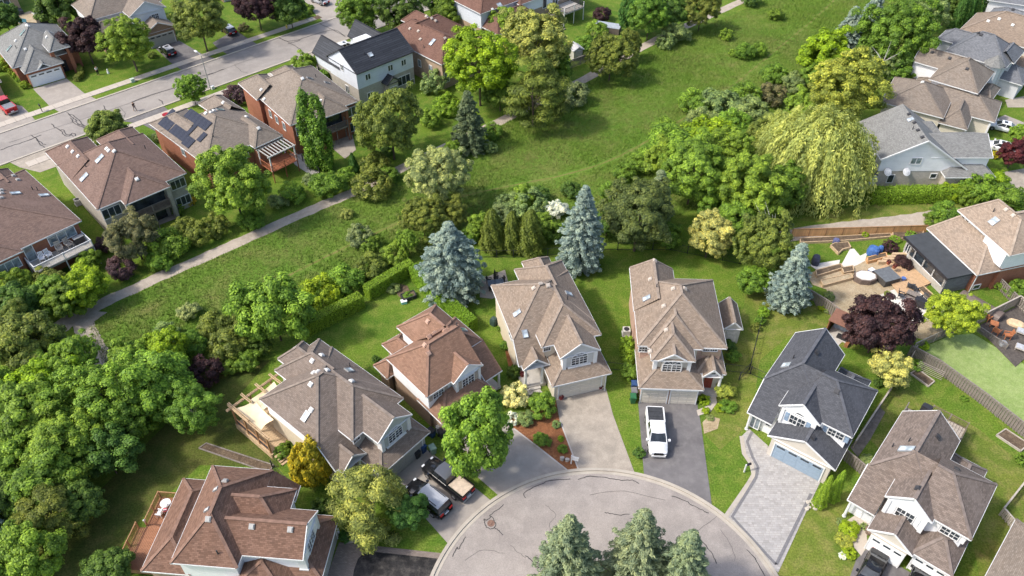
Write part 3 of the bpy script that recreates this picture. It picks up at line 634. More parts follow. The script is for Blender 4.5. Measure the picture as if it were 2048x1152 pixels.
# ---- model A: bay with a fan window over a double garage, gabled porch on two columns (two houses of the close)
def model_a(name, label, org, ang, roof, wl, bay, door, left, gd):
    W = [(-2.75, 6.7, 5.45, 14.45, 5.6, 8.6, 'x', 4.4, 4.4, left), (.65, 6.6, 10, 16.4, 5.6, 7.85, 'y', 0, 2.9), (1.9, 5.3, 13.8, 17.5, 5.55, 7.05, 'y', 0, 1.5),
         (-.15, 6.7, 3.4, 10, 5.6, 8.05, 'y', 3.4, 0), (1.25, 5.8, 1.25, 7, 5.6, 7.25, 'y', 0, 0, bay), (0, 6.8, 0, 5.6, 2.9, 4.55, 'x', 2.8, 2.8),
         (-2.4, .6, 2.6, 6.2, 3.45, 4.75, 'y', 0, 0, None)]
    h = House(name, label, org, ang, roof, W, walls=wl)
    h.slope([(-2.75, 3.25, 3.55), (.32, 3.25, 3.55), (.32, 5.45, 5.62), (-2.75, 5.45, 5.62)])
    h.window('f', 1.42, 3.5, 3.95, 1.75, 1.1, grid=(4, 3), arch=True); h.box('sill', 2.2, 4.8, 1.24, 1.44, 3.64, 3.76, WHITE)
    for x in (1.78, 5.3): h.box('corner_pilaster', x - .2, x + .2, 1.27, 1.95, 3.35, 5.45, WHITE); h.box('pilaster_base', x - .27, x + .27, 1.2, 2.0, 3.2, 3.5, WHITE)
    h.window('f', 3.82, .62, 4.45, .75, .75, grid=(3, 2))
    h.garage('f', .45, 3.42, 4.88, gd, lights=False)
    for x in (-2.05, -.12): h.column(x, 2.95, .4, 3.35, .17)
    h.box('porch_floor', -2.4, .3, 2.7, 5.8, 0, .4, CONC); h.box('porch_step', -1.7, -.4, 2.35, 2.7, 0, .22, CONC)
    d = h.box('front_door', -1.35, -.4, 5.78, 5.86, .4, 2.5, door); k = MB(); k.box(-.5, -.46, 5.72, 5.78, 1.35, 1.5); k.build('handle', GREYM, d)
    h.window('f', 5.85, -1.85, .9, .5, 1.6, grid=(1, 1))
    return h
MB_GD = plain('beige_door_paint', (0.60, 0.55, 0.47), 0.6, 0.04); GREY_GD = plain('grey_door_paint', (0.36, 0.35, 0.32), 0.6, 0.05); WHITE_GD = plain('white_door_paint', (0.80, 0.80, 0.79), 0.5, 0.03)
TAN_GD = plain('tan_door_paint', (0.52, 0.47, 0.40), 0.6, 0.04); BLUE_GD = plain('pale_blue_door_paint', (0.26, 0.335, 0.415), 0.55, 0.05); BLUE_DOOR = plain('navy_door_paint', (0.05, 0.07, 0.16), 0.4, 0.05)

A1 = model_a('detached_house', 'tan shingled house with fan window above beige double garage and two porch columns', (4.27, 55.46), 16.4, SH_TAN, (ST_SAND, 0, SD_CREAM), (SD_GREY, 0, siding('dove', (.58, .57, .55))), BLUE_DOOR, (ST_SAND, 3.0, SD_CREAM), MB_GD)
A1.window('l', -2.36, 7.6, 3.6, 1.0, 1.2, grid=(2, 1)); A1.box('downpipe', 6.22, 6.30, 0.1, 0.18, 0, 2.7, WHITE)
A1.finish(vents=[(1068, 577), (1096, 571), (1081, 568)], skylights=[(1035, 627, .62, 1.0), (1050, 668, .62, .9), (1137, 588, .62, .95)], pipes=[(1135, 599)], ventm=VENTT)
A2 = model_a('detached_house', 'grey-brown shingled house with cream canopy deck behind and pale fan window above garage', (-12.64, 44.35), 49.9, SH_TAUPE, (SD_TAUPE, 0, SD_GREY), (SD_GREY, 0, siding('sage_grey', (.50, .51, .48))), DARK, (ST_SAND, 3.3, SD_WHITE), GREY_GD)
A2.finish(vents=[(625, 722), (643, 711), (622, 769), (628, 746), (636, 744), (654, 741), (703, 763), (623, 820)], skylights=[(612, 833, .65, 1.05), (698, 741, .7, .9)], pipes=[(700, 733)], ventm=VENTW)

# ---- pergola deck with canopy behind the grey-brown house (local frame of that house)
def canopy_deck():
    h = A2; r = empty('canopy_deck', h.root.location, h.a, 'cedar deck with pergola beams and cream fabric canopy behind grey-brown house', 'deck')
    x0, x1, y0, y1, z = -5.0, 2.9, 14.9, 17.9, .75
    x0 = -4.6
    h.boards(x0, -1.2, 11.6, 17.6, z, TIMBER, 'x', .3, parent=r); h.boards(-1.2, .6, 14.8, 17.6, z, TIMBER, 'x', .3, parent=r)
    fr = MB(); fr.box(x0 - .05, x0, 11.6, 17.65, 0, z + .02); fr.box(x0, .6, 17.6, 17.68, 0, z + .02); fr.box(x0, -2.9, 11.52, 11.6, 0, z); fr.build('skirt', TIMBER, r)
    P = [(x0 + .1, 17.5), (x0 + .1, 15.5), (x0 + .1, 13.6), (x0 + .1, 11.8), (-2.2, 17.5), (.4, 17.5)]
    for p in P: b = MB(); b.box(p[0] - .08, p[0] + .08, p[1] - .08, p[1] + .08, 0, 3.45); b.build('post', CEDARW, r)
    for dx in (0, .16): b = MB(); b.box(x0 + dx, x0 + dx + .06, 11.3, 18.1, 3.35, 3.55); b.build('beam', TIMBER, r)
    for dy in (17.42, 17.58): b = MB(); b.box(x0 - .5, 3.4, dy - .03, dy + .03, 3.35, 3.55); b.build('beam', TIMBER, r)
    for x in (x0 + .1, -2.9, -1.1, .7, 2.6):
        for d in (0, .17): b = MB(); b.box(x + d - .03, x + d + .03, 16.4 if x > -4 and x < .5 else 14.6, 18.1, 3.55, 3.72); b.build('rafter', TIMBER, r)
    for y0_, y1_ in ((11.8, 13.6), (13.6, 15.5), (15.5, 17.5)):
        b = MB(); b.bar((x0 + .1, y0_, z + .95), (x0 + .1, y1_, z + .95), .1, .06); b.bar((x0 + .1, y0_, z + .2), (x0 + .1, y1_, z + .2), .06, .06)
        b.build('handrail', CEDARW, r); gp = MB(); gp.box(x0 + .09, x0 + .11, y0_ + .15, y1_ - .15, z + .25, z + .9); gp.build('rail_panel', plain('dark_mesh', (.05, .05, .06), .6), r)
    # sagging fabric
    def cloth(ca, cb, cc, cd, sag, nm):
        mb = MB(); N = 14; ca, cb, cc, cd = map(np.array, (ca, cb, cc, cd)); g = []
        for i in range(N + 1):
            row = []
            for j in range(N + 1):
                u, v = i / N, j / N; p = (1 - u) * (1 - v) * ca + u * (1 - v) * cb + u * v * cc + (1 - u) * v * cd
                pin = 1 - .22 * math.sin(math.pi * u); 
                c = (ca + cb + cc + cd) / 4; e = .10 * (math.sin(math.pi * u) if j in (0, N) else 0) + .10 * (math.sin(math.pi * v) if i in (0, N) else 0)
                p = p + (c - p) * e; p[2] -= sag * math.sin(math.pi * u) * math.sin(math.pi * v) + .03 * math.sin(18 * u + 7 * v) * math.sin(math.pi * u); row.append(p)
            g.append(row)
        for i in range(N):
            for j in range(N): mb.face([g[i][j], g[i + 1][j], g[i + 1][j + 1], g[i][j + 1]], 0, None, (0, 0, 1))
        mb.build(nm, plain('cream_canvas', (.78, .64, .42), .85, .06, 2), r, smooth=True, merge=True)
    cloth((-4.45, 17.2, 3.45), (-4.3, 12.9, 3.3), (-2.6, 13.0, 3.3), (-2.3, 16.6, 3.35), .3, 'canopy')
    cloth((-2.7, 16.9, 3.45), (-2.5, 14.9, 3.25), (.4, 14.9, 3.25), (.55, 17.0, 3.45), .3, 'canopy')
    for i in range(4): b = MB(); b.box(-4.5, -3.0, 11.2 - i * .3 - .15, 11.2 - i * .3 + .14, .02 + (3 - i) * .16, .07 + (3 - i) * .16 + .02); b.build('step', TIMBER, r)
canopy_deck()

# ---- model B
B1 = House('detached_house', 'tan shingled house with two single garage doors, brick side wall and small entrance gable', (13.48, 55.29), -2.6, SH_TAN,
           [(-.1, 9.4, 3.65, 14.7, 5.6, 8.9, 'y', 5.0, 4.8, (BR_PINK, 9, BR_PINK)), (-.2, 4.9, 9, 16.4, 5.6, 7.6, 'y', 0, .7, (BR_PINK, 9, BR_PINK)), (.95, 6.8, 3.4, 9, 5.6, 7.9, 'y', 2.9, 0, (SD_CREAM, 0, SD_CREAM)),
            (1.15, 5.8, 1.6, 7, 5.6, 7.35, 'y', 2.4, 0, (SD_CREAM, 0, siding('oat', (.60, .56, .49)))), (1.9, 5.05, 1.55, 4.2, 5.6, 6.65, 'y', 0, 0, (SD_CREAM, 0, siding('oat', (.60, .56, .49)))), (0, 6.9, 0, 5.6, 2.9, 4.5, 'x', 2.75, 2.75, (BR_PINK, 0, BR_PINK)),
            (6.4, 9.55, 2.25, 6.4, 3.0, 4.1, 'x', 1.6, 1.6, (SD_CREAM, 0, SD_CREAM)), (7.0, 9.1, 1.75, 5, 3.05, 4.2, 'y', 0, 0, None)], walls=(BR_PINK, 0, SD_CREAM))
B1.window('f', 1.72, 3.47, 3.85, 1.9, 1.05, grid=(4, 3), arch=True); B1.box('sill', 2.2, 4.7, 1.56, 1.76, 3.55, 3.68, WHITE)
for x in (1.7, 5.3): B1.box('corner_pilaster', x - .2, x + .2, 1.8, 2.25, 3.3, 5.45, WHITE); B1.box('pilaster_base', x - .28, x + .28, 1.7, 2.3, 3.15, 3.45, WHITE)
B1.window('f', 4.05, .6, 4.3, .9, 1.0, grid=(3, 3)); B1.window('f', 4.05, 7.75, 4.75, 1.5, .55, grid=(6, 2)); B1.box('brick_panel', 6.9, 9.0, 3.98, 4.06, 4.0, 4.6, BR_TAN)
for x in (1.85, 5.0): B1.garage('f', .42, x, 2.75, MB_GD, lights=False, cols=3)
B1.box('front_door', 7.5, 8.4, 2.62, 2.68, .3, 2.4, plain('red_door_paint', (.25, .05, .03), .4)); B1.column(9.0, 2.0, 0, 3.0, .16)
B1.box('porch_floor', 6.9, 9.3, 1.6, 2.7, 0, .28, CONC); B1.window('f', 2.1, 8.05, 3.15, .6, .3, grid=(1, 1))
B1.finish(vents=[(1301, 559), (1347, 578), (1369, 578), (1328, 613), (1333, 661), (1297, 726), (1309, 522)], skylights=[(1294, 597, .65, 1.0)], pipes=[(1313, 575)], ventm=VENTT)

# garden shed beside it
def gable_shed(name, label, org, ang, w, d, ze, zr, roof, wall, door=True, cat='shed'):
    h = House(name, label, org, ang, roof, [(0, w, 0, d, ze, zr, 'y', 0, 0)], walls=(wall, 0, wall), cat=cat)
    if door: h.box('shed_door', w / 2 - .6, w / 2 + .6, .12, .19, .1, 1.95, plain('shed_door_paint', (.5, .48, .44), .7))
    h.finish(over=.2); return h
_p = B1.root.matrix_world; c, n_ = math.cos(B1.a), math.sin(B1.a)
gable_shed('garden_shed', 'small beige garden shed with brown shingled gable roof on the lawn', (13.48 + 10.5 * c - 9.7 * n_, 55.29 + 10.5 * n_ + 9.7 * c), -2.6, 2.2, 4.3, 2.5, 3.6, SH_TAN, siding('shed', (.50, .48, .43)))

# ---- model C (charcoal house and umber house)
GW = (siding('putty', (.58, .53, .46)), 0, siding('putty', (.58, .53, .46)))
def model_c(name, label, org, ang, roof, dx, wl, gd, two, ventm, vents, sky, pipes, shut):
    W = [(1.9 + dx, 7.0 + dx * .6, 2.4, 9.75, 5.6, 8.05, 'x', -1, 3.6), (-2.9 + dx, 2.55 + dx * 1.2, 4.3, 12.6, 5.6, 7.95, 'y', 2.1001, 0), (-.25 + dx * .4, 3.97 + dx * .3, 1.9, 6.2, 5.6, 7.3, 'y', 0, 0),
         (2.6 + dx * 1.5, 5.9 + dx, 9, 13.3, 3.0, 4.3, 'y', 0, 1.6)]
    W += [(0, 4.1, -.3, 4, 2.9, 4.35, 'y', 0, 0, GW), (3.9, 7.4, .0, 4.4, 2.9, 4.3, 'x', 1.5, 1.8, GW)] if two else [(0, 6.95, 0, 4.6, 2.9, 4.7, 'y', 0, 0, GW)]
    h = House(name, label, org, ang, roof, W, walls=wl)
    x0 = -2.9 + dx * .6
    h.slope([(x0, 1.45, 2.98), (-.2 + dx * .3, 1.45, 2.98), (-.2 + dx * .3, 4.35, 5.62), (x0, 4.35, 5.62)])
    e0 = -.2 + dx * .3; h.rm.face([(e0, 4.3, 5.62), (2.1 + dx, 4.3, 5.62), (2.1 + dx, 6.35, 7.98), (e0, 6.35, 7.98)], 0, None, (0, 0, 1))
    y = 1.9 + .17
    gx = 1.86 + dx * .35
    h.window('f', y, gx, 3.9, 1.5, 1.15, grid=(4, 2), shutters=shut); h.window('f', 2.4 + .4, 5.5 + dx * .5, 4.1, 1.5, .85, grid=(4, 2), shutters=shut)
    if not two:
        f = MB(); f.face([(math.cos(t) * .62, -.02, .45 * math.sin(t)) for t in np.linspace(0, math.pi, 11)], 0, None, (0, -1, 0)); o = f.build('fanlight', PANE, h.root); h.place(o, 'f', y, gx, 5.25)
        f = MB(); Q = [(math.cos(t) * .66, -.03, .5 * math.sin(t)) for t in np.linspace(0, math.pi, 11)]
        for a, b in zip(Q, Q[1:]): f.bar(a, b, .07, .07)
        f.build('fanlight_frame', WHITE, o)
    for x in (gx - 1.62, gx + 1.62): h.box('corner_pilaster', x - .17, x + .17, 1.95, 2.4, 3.4, 5.5, WHITE)
    if two:
        h.garage('f', -.13, 2.05, 2.9, WHITE_GD, cols=3); h.garage('f', .44, 5.7, 2.75, WHITE_GD, cols=3)
    else: h.garage('f', .17, 3.45, 5.0, gd, cols=4)
    h.wallbox(x0 + .4, -.1, 2.6, 4.8, 0, 3.0, wl[2]); h.box('front_door', x0 + .75, x0 + 1.65, 2.54, 2.6, .1, 2.2, WHITE_GD)
    h.window('f', 2.58, x0 + 1.2, .9, .6, 1.0, grid=(1, 2)); h.window('f', 2.58, x0 + 2.15, 1.3, .4, .6, grid=(1, 1))
    h.column(x0 + .35, 1.85, 0, 2.85, .14)
    h.finish(vents=vents, ventm=ventm, skylights=sky, pipes=pipes); return h
C1_ = model_c('detached_house', 'charcoal shingled house with pale blue garage door and white gable', (25.74, 49.09), -37.0, SH_CHAR, 0.0, (ST_SAND, 0, SD_WHITE), BLUE_GD, False, VENTD, [(1633, 705), (1674, 783), (1625, 875)], [(1573, 731, .75, 1.0)], [(1586, 717)], plain('slate_blue_paint', (.24, .32, .42), .6))
C1_.window('f', 2.3, -2.0, .3, .9, 1.7, grid=(2, 1), pane=LPANE)
C2_ = model_c('detached_house', 'umber shingled house with two white garage doors and a rear deck', (32.51, 38.80), -40.4, SH_UMBER, 0.4, (ST_SAND, 0, siding('ice_white', (.74, .76, .78))), WHITE_GD, True, VENTD, [(1875, 874), (1913, 939), (1836, 977)], [(1814, 899, .75, 1.5)], [(1817, 883), (1784, 894)], WHITE)
# rear deck of the umber house
def rear_deck():
    h = C2_; r = empty('rear_deck', h.root.location, h.a, 'weathered grey wooden deck with railing behind the umber shingled house', 'deck')
    h.boards(-1.4, 3.2, 12.3, 18.9, 1.25, plain('sun_bleached_boards', (.36, .31, .26), .9, .2, 3), 'y', .29, parent=r)
    b = MB(); b.box(-1.4, 3.2, 18.9, 18.98, 0, 1.25); b.box(3.2, 3.28, 12.4, 18.9, 0, 1.25); b.build('skirt', GREYW, r)
    h.railing([(-.4, 18.9), (1.4, 18.9), (3.15, 18.9), (3.15, 16.5)], 1.25, .95, GREYW, plain('olive_rail', (.17, .14, .08), .8), .13, r)
    for i in range(9): b = MB(); b.box(-2.6, -1.5, 17.6 - i * .42, 17.85 - i * .42, .05, 1.2 - i * .13); b.build('step', GREYW, r)
    h.railing([(-2.6, 18.3), (-2.6, 14.2)], .9, .6, GREYW, GREYW, .3, r)
    o = MB(); o.box(-.5, .5, -.35, .35, .1, .85); o.prism([(-.5, -.35), (.5, -.35), (.42, .3), (-.42, .3)], .85, 1.1)
    c, s = math.cos(h.a), math.sin(h.a); p = (h.o[0] + -.9 * c - 18.3 * s, h.o[1] + -.9 * s + 18.3 * c, 1.25)
    tag(o.build('barbecue', DARK, None, p, h.a), 'black covered barbecue at the corner of the weathered grey deck', 'barbecue')
rear_deck()

# ---- model D (rust-brown house) and E (brown house, bottom left)
D1 = House('detached_house', 'rust-brown shingled house with white upper siding over tan brick, beside the front maple', (-6.94, 50.59), 41.6, SH_RUST,
           [(-.45, 6.7, 2.0, 9.1, 5.6, 8.5, 'x', 3.1, 0), (3.4, 8.9, 4.4, 9.1, 5.6, 7.9, 'x', 0, 3.0), (3.1, 8.5, 6, 12.2, 5.6, 7.9, 'y', 0, 2.7), (2.7, 6.6, 1.55, 5.4, 5.6, 7.1, 'y', 0, 0, (SD_WHITE, 0, SD_WHITE)),
            (-.2, 6.8, 0, 4.4, 2.9, 4.3, 'x', 2.2, 1.4, (BR_TAN, 9, BR_TAN)), (-.9, 3.1, 8.8, 11.4, 2.9, 4.1, 'x', 1.3, 1.3, (BR_BROWN, 9, BR_BROWN)), (1.6, 4.4, 10.6, 13.4, 2.9, 3.9, 'y', 0, 1.2, (BR_BROWN, 9, BR_BROWN))],
           walls=(BR_BROWN, 2.9, SD_WHITE))
D1.slope([(6.7, 1.45, 2.98), (9.15, 1.45, 2.98), (9.0, 4.45, 5.62), (6.7, 4.45, 5.62)])
TAUPE_SH = plain('taupe_shutter', (.40, .35, .29), .6)
D1.window('f', 1.72, 4.65, 3.9, 1.5, 1.2, grid=(4, 3), shutters=TAUPE_SH); D1.window('f', 2.40, 1.25, 4.1, 1.3, 1.0, grid=(4, 3), shutters=TAUPE_SH)
for x in (3.15, 6.15): D1.box('corner_pilaster', x - .16, x + .16, 1.6, 2.3, 3.5, 5.5, WHITE)
D1.column(8.9, 1.75, 0, 2.95, .14); D1.garage('f', .42, 3.2, 4.88, TAN_GD, lights=False)
D1.box('downpipe', -.05, .05, 9.0, 9.1, 0, 5.4, plain('brown_pipe', (.1, .07, .05), .5)); D1.box('porch_floor', 6.7, 9.1, 1.6, 4.6, 0, .25, CONC)
D1.finish(vents=[(856, 643), (890, 662), (869, 666), (850, 690), (857, 707), (858, 674)], skylights=[(924, 660, .6, 1.3, glassy('green_skylight', (.12, .2, .16)))], pipes=[(904, 647), (914, 653)], ventm=plain('vent_plastic_rust', (.42, .27, .2), .6))
E1 = House('detached_house', 'dark red-brown shingled house with railed cedar deck along its back', (-16.45, 34.07), 85.1, SH_BROWN,
           [(-1.3, 8.5, 6.5, 12.3, 5.6, 8.3, 'x', 3.3, 3.9, (SD_WHITE, 0, SD_WHITE)), (-.1, 4.65, 1.2, 9, 5.6, 7.35, 'y', 0, 0, (SD_WHITE, 0, SD_WHITE)), (2.2, 6.7, 3.7, 9, 5.6, 7.5, 'y', 2.3, 0, (SD_WHITE, 0, SD_WHITE)),
            (-.4, 5.85, 0, 5, 2.9, 4.4, 'x', 2.2, 2.2), (-.9, 8.6, 11.4, 15.9, 2.9, 4.7, 'x', 2.4, 2.4), (-2.6, 1.0, 2.2, 8.0, 2.9, 4.6, 'x', 2.6, 0)], walls=(BR_TAN, 0, BR_TAN))
E1.slope([(6.7, 4.3, 3.4), (8.5, 4.3, 3.4), (8.5, 6.5, 5.62), (6.7, 6.5, 5.62)])
E1.window('f', 1.37, 2.28, 3.9, 1.7, 1.4, grid=(4, 3), arch=False)
for x in (.4, 4.15): E1.box('corner_pilaster', x - .18, x + .18, 1.23, 1.95, 3.3, 5.5, WHITE); E1.box('pilaster_base', x - .25, x + .25, 1.16, 2.0, 3.1, 3.42, WHITE)
E1.garage('f', .42, 2.7, 4.88, GREY_GD); E1.column(5.6, .35, 0, 2.85, .13); E1.window('l', -.88, 9.0, 4.8, .55, .3, grid=(1, 1))
E1.finish(vents=[(450, 963), (417, 1038), (504, 1053), (581, 1059)], pipes=[(436, 1108)], skylights=[(433, 979, .35, .7, VENTW), (415, 1020, .35, .7, VENTW)])
def cedar_deck():
    h = E1; r = empty('cedar_deck', h.root.location, h.a, 'red-brown cedar deck with slatted railing behind dark red-brown house', 'deck')
    DECKB = plain('red_cedar_boards', (.33, .155, .085), .75, .16, 3)
    h.boards(.2, 7.7, 15.5, 18.4, .75, DECKB, 'x', .145, parent=r); h.boards(.2, 4.4, 18.4, 19.1, .75, DECKB, 'x', .145, parent=r)
    b = MB(); b.box(.2, 7.7, 15.45, 18.5, .1, .7); b.build('base', CEDARW, r)
    h.railing([(7.7, 16.2), (7.7, 18.4), (6.2, 18.4), (4.6, 18.4)], .75, .95, CEDARW, CEDARW, .12, r); h.railing([(4.3, 19.1), (2.4, 19.1), (.3, 19.1)], .75, .95, CEDARW, CEDARW, .12, r)
cedar_deck()
# corner roof at the lower right
_a, _b = np.array(G(1972, 1150, 3.2)), np.array(G(2052, 1000, 3.2)); _d = nrm(_b - _a); _o = _a - _d * 8
F8 = House('neighbour_house', 'red brick house with mauve-tan shingles seen only as a roof corner beside the umber house', _o, math.degrees(math.atan2(_d[1], _d[0])) - 90, SH_STONE, [(0, 11, 0, 15.5, 3.2, 7, 'y', 5, 5)], walls=(BR_RED, 9, BR_RED)); F8.finish()

# ---- house with sunroom, right
R1 = House('brick_house', 'sand shingled brick house with black flat-roofed sunroom facing the terraced garden', (54.43, 82.35), -74.4, SH_SAND,
           [(0, 9.65, 0, 7.2, 3.2, 5.5, 'x', 1.2, 3.6, (BR_RED, 9, BR_RED)), (.65, 10.1, 3.0, 9.4, 6.0, 8.6, 'x', 2.2, 3.4), (3, 9, 6, 14, 6.0, 8.8, 'y', 0, 3)], walls=(BR_RED, 3.4, SD_WHITE))
SUNW = plain('sunroom_cladding', (.42, .39, .34), .8, .1)
R1.wallbox(.85, 8.7, -3.2, .6, 0, 2.72, coursed('brick_grey_slate', (.20, .20, .205), (.12, .12, .12), .5, .12, .2))
R1.box('flat_roof', .5, 9.05, -3.65, .35, 2.72, 2.98, plain('black_membrane', (.055, .06, .065), .8, .12, 1.2)); R1.box('roof_edging', .42, 9.12, -3.72, -3.66, 2.66, 3.02, DARK)
R1.box('front_panel', .86, 8.69, -3.26, -3.215, 0, 1.0, SUNW); R1.box('front_lintel', .86, 8.69, -3.26, -3.215, 2.35, 2.7, SUNW)
for x in (.9, 1.9, 2.75, 4.55, 6.45, 8.45): R1.box('mullion', x - .1, x + .1, -3.30, -3.21, 1.0, 2.36, SUNW)
for x, w in ((3.65, 1.6), (5.5, 1.7), (7.45, 1.8)): R1.window('f', -3.22, x, 1.08, w, 1.2, grid=(1, 1))
R1.window('f', -3.22, 2.32, .2, .7, 2.0, grid=(1, 1)); R1.window('f', -3.22, 1.4, .2, .7, 2.0, grid=(2, 1))
for x in (1.6, 2.35): R1.window('f', 3.41, x, 4.9, .5, .75, grid=(1, 1))
R1.window('f', 3.41, 9.0, 4.9, .5, .75, grid=(1, 1)); R1.box('bay_white', 6.0, 9.7, 2.9, 3.38, 3.8, 5.8, SD_WHITE)
R1.window('r', 9.26, 1.4, .3, .9, .6, grid=(1, 1)); R1.window('r', 9.26, 5.2, .3, .9, .6, grid=(1, 1)); R1.box('downpipe', 9.28, 9.36, .5, .6, 0, 3.1, WHITE)
R1.finish(vents=[(2012, 420), (2026, 432)], skylights=[(1988, 443, .9, 1.1)], pipes=[(1986, 424)], ventm=VENTT)

# ---- white house with the tall gable
R2 = House('white_house', 'white gabled house with grey shingles and two satellite dishes behind the hedge', (52.8, 96.08), 0, SH_GREY,
           [(7, 15.8, 0.2, 7, 5.0, 6.9, 'x', 0, 0), (9.2, 16.4, -1.4, 3, 2.7, 3.7, 'x', 1.5, 1.5, (BR_PALE, 9, BR_PALE)), (6.5, 11, 6, 10, 5.0, 6.3, 'x', 0, 1.5)], walls=(BR_PALE, 2.7, SD_WHITE))
R2.rm.face([(-.4, -.3, 5.0), (5.4, -.3, 8.1), (5.4, 9.9, 8.1), (-.4, 9.9, 5.0)], 0, None, (0, 0, 1)); R2.rm.face([(5.4, -.3, 8.1), (12.6, -.3, 3.3), (12.6, 9.9, 3.3), (5.4, 9.9, 8.1)], 0, None, (0, 0, 1))
R2.slabs += [([(3.1 / 5.8, 0, 5.0 + .4 * 3.1 / 5.8)], (-.4, 5.4, -.3, 9.9)), ([(-4.8 / 7.2, 0, 8.1 + 5.4 * 4.8 / 7.2)], (5.4, 12.6, -.3, 9.9))]
for p, q in (((-.4, -.3, 4.9), (5.4, -.3, 8.0)), ((5.4, -.3, 8.0), (12.6, -.3, 3.2)), ((-.4, -.3, 4.9), (-.4, 9.9, 4.9))): R2.tm.bar(p, q, .12, .2)
w = R2.mwall(SD_WHITE)
for yy, u in ((.2, -1), (9.4, 1)): w.face([(0.05, yy, 2.7), (12.1, yy, 2.7), (12.1, yy, 3.5), (5.4, yy, 7.95), (0.05, yy, 5.1)], 0, None, (0, u, 0))
w.face([(.05, .2, 2.7), (.05, 9.4, 2.7), (.05, 9.4, 5.1), (.05, .2, 5.1)], 0, None, (-1, 0, 0)); R2.mwall(BR_PALE).box(.1, 12.0, .25, 9.35, 0, 2.72)
R2.window('f', .19, 5.0, 3.95, 1.4, .95, grid=(2, 1), pane=LPANE); R2.window('f', .24, 2.3, .7, .8, 1.3, grid=(1, 1)); R2.window('f', .24, 8.4, 1.5, .8, .7, grid=(1, 1))
R2.window('l', .05, 2.0, 3.2, .5, 1.0, grid=(1, 1)); R2.window('l', .05, 3.4, 3.2, .5, 1.0, grid=(1, 1)); R2.window('l', .05, 7.5, 3.6, .9, .8, grid=(2, 1))
R2.box('lower_roof', -3.4, .0, -.5, 3.5, 2.3, 2.45, SH_CHAR); R2.box('lean_to_wall', -3.2, 0, -.3, 3.3, 0, 2.3, SD_BLUE)
for x in (1.3, 4.0):
    d = MB(); 
    for k in range(3):
        r0, r1 = (.6 * k / 3, .6 * (k + 1) / 3); N = 18
        for j in range(N):
            a0, a1 = 2 * math.pi * j / N, 2 * math.pi * (j + 1) / N; f = lambda r, a: (r * math.cos(a), -.28 + .35 * r * r, r * math.sin(a)); d.face([f(r0, a0), f(r1, a0), f(r1, a1), f(r0, a1)] if k else [f(0, 0), f(r1, a0), f(r1, a1)])
    d.bar((0, -.28, 0), (0, .1, -.3), .05, .05); o = d.build('satellite_dish', plain('dish_grey', (.62, .62, .62), .5), R2.root, (x, -.15, 2.75)); o.rotation_euler = (-.75, 0, .2)
R2.finish(vents=[(1818, 229), (1829, 246), (1836, 261), (1845, 275)], skylights=[(1821, 240, .8, .9)], pipes=[(1825, 259)], ventm=VENTD, caps=False)

# ---- the row behind it
R3 = House('detached_house', 'long low tan shingled house with cream walls between white gabled house and golden maple', (59.7, 113.3), -32, SH_STONE, [(-1, 8.5, 0, 9.8, 4.0, 6.7, 'y', 4.7, 4.7), (4, 15.5, 4.5, 12, 3.2, 5.2, 'x', 2, 3.6), (8.0, 12.2, .2, 6.0, 3.0, 5.0, 'y', 2, 0)], walls=(SD_CREAM, 0, SD_CREAM))
R3.box('porch_post', 12.0, 12.2, .4, .6, 0, 2.9, WHITE); R3.box('porch_post', 14.8, 15.1, 4.7, 5.0, 0, 3.1, WHITE); R3.garage('r', 15.1, 8.5, 4.6, WHITE_GD); R3.window('f', .41, 5.2, 1.2, .7, 1.4, grid=(1, 1)); R3.finish(vents=[(1845, 165)], ventm=VENTW)
R4 = House('detached_house', 'tan shingled two storey house with white siding at its back beside the maple', (67.76, 118.37), -39, SH_STONE, [(0, 7.6, 0, 9.2, 5.6, 8.5, 'y', 4.2, 4), (-4.2, 3.5, 4.7, 9.8, 5.6, 7.4, 'x', 0, 0), (7, 9.4, 4, 10, 3.0, 4.2, 'y', 2, 2), (-2.5, 1, 1.5, 5.2, 3.0, 4.2, 'x', 1.5, 0)], walls=(BR_RED, 2.6, SD_WHITE)); R4.window('f', .41, 6.6, 4.2, 1.1, .9, grid=(2, 1)); R4.finish(vents=[(1864, 105), (1899, 117), (1934, 138)], ventm=VENTD)
R5 = House('detached_house', 'slate grey shingled house with a small pointed turret', (74.48, 128.42), -41, SH_BLUEG, [(0, 9.8, 0, 8.5, 5.6, 8.7, 'x', 3.6, 4.2), (-2.8, 3, 3.9, 8.4, 5.6, 7.2, 'x', 1.8, 0), (6.5, 10.3, 2.8, 9, 5.6, 7.2, 'y', 0, 2), (8, 13, 1.6, 8, 3.0, 4.6, 'x', 0, 2.5)], walls=(SD_GREY, 0, siding('pale_grey', (.62, .63, .64))))
tb = MB(); ring_ = [(8.0 + 1.25 * math.cos(a), -.2 + 1.25 * math.sin(a)) for a in np.linspace(0, 2 * math.pi, 8, endpoint=False)]
tb.prism(ring_, 2.4, 5.9); tu = tb.build('turret', siding('pale_grey', (.62, .63, .64)), R5.root); tr_ = MB(); ro = [(8.0 + 1.7 * math.cos(a), -.2 + 1.7 * math.sin(a), 5.9) for a in np.linspace(0, 2 * math.pi, 8, endpoint=False)]
for i in range(8): tr_.face([ro[i], ro[(i + 1) % 8], (8.0, -.2, 7.5)], 0, None, (0, 0, 1))
tr_.build('turret_roof', SH_GREY, tu); R5.window('f', -1.4, 8.0, 3.4, .7, 1.6, grid=(2, 4)); R5.finish(vents=[(1962, 70), (1957, 67)], ventm=VENTD)
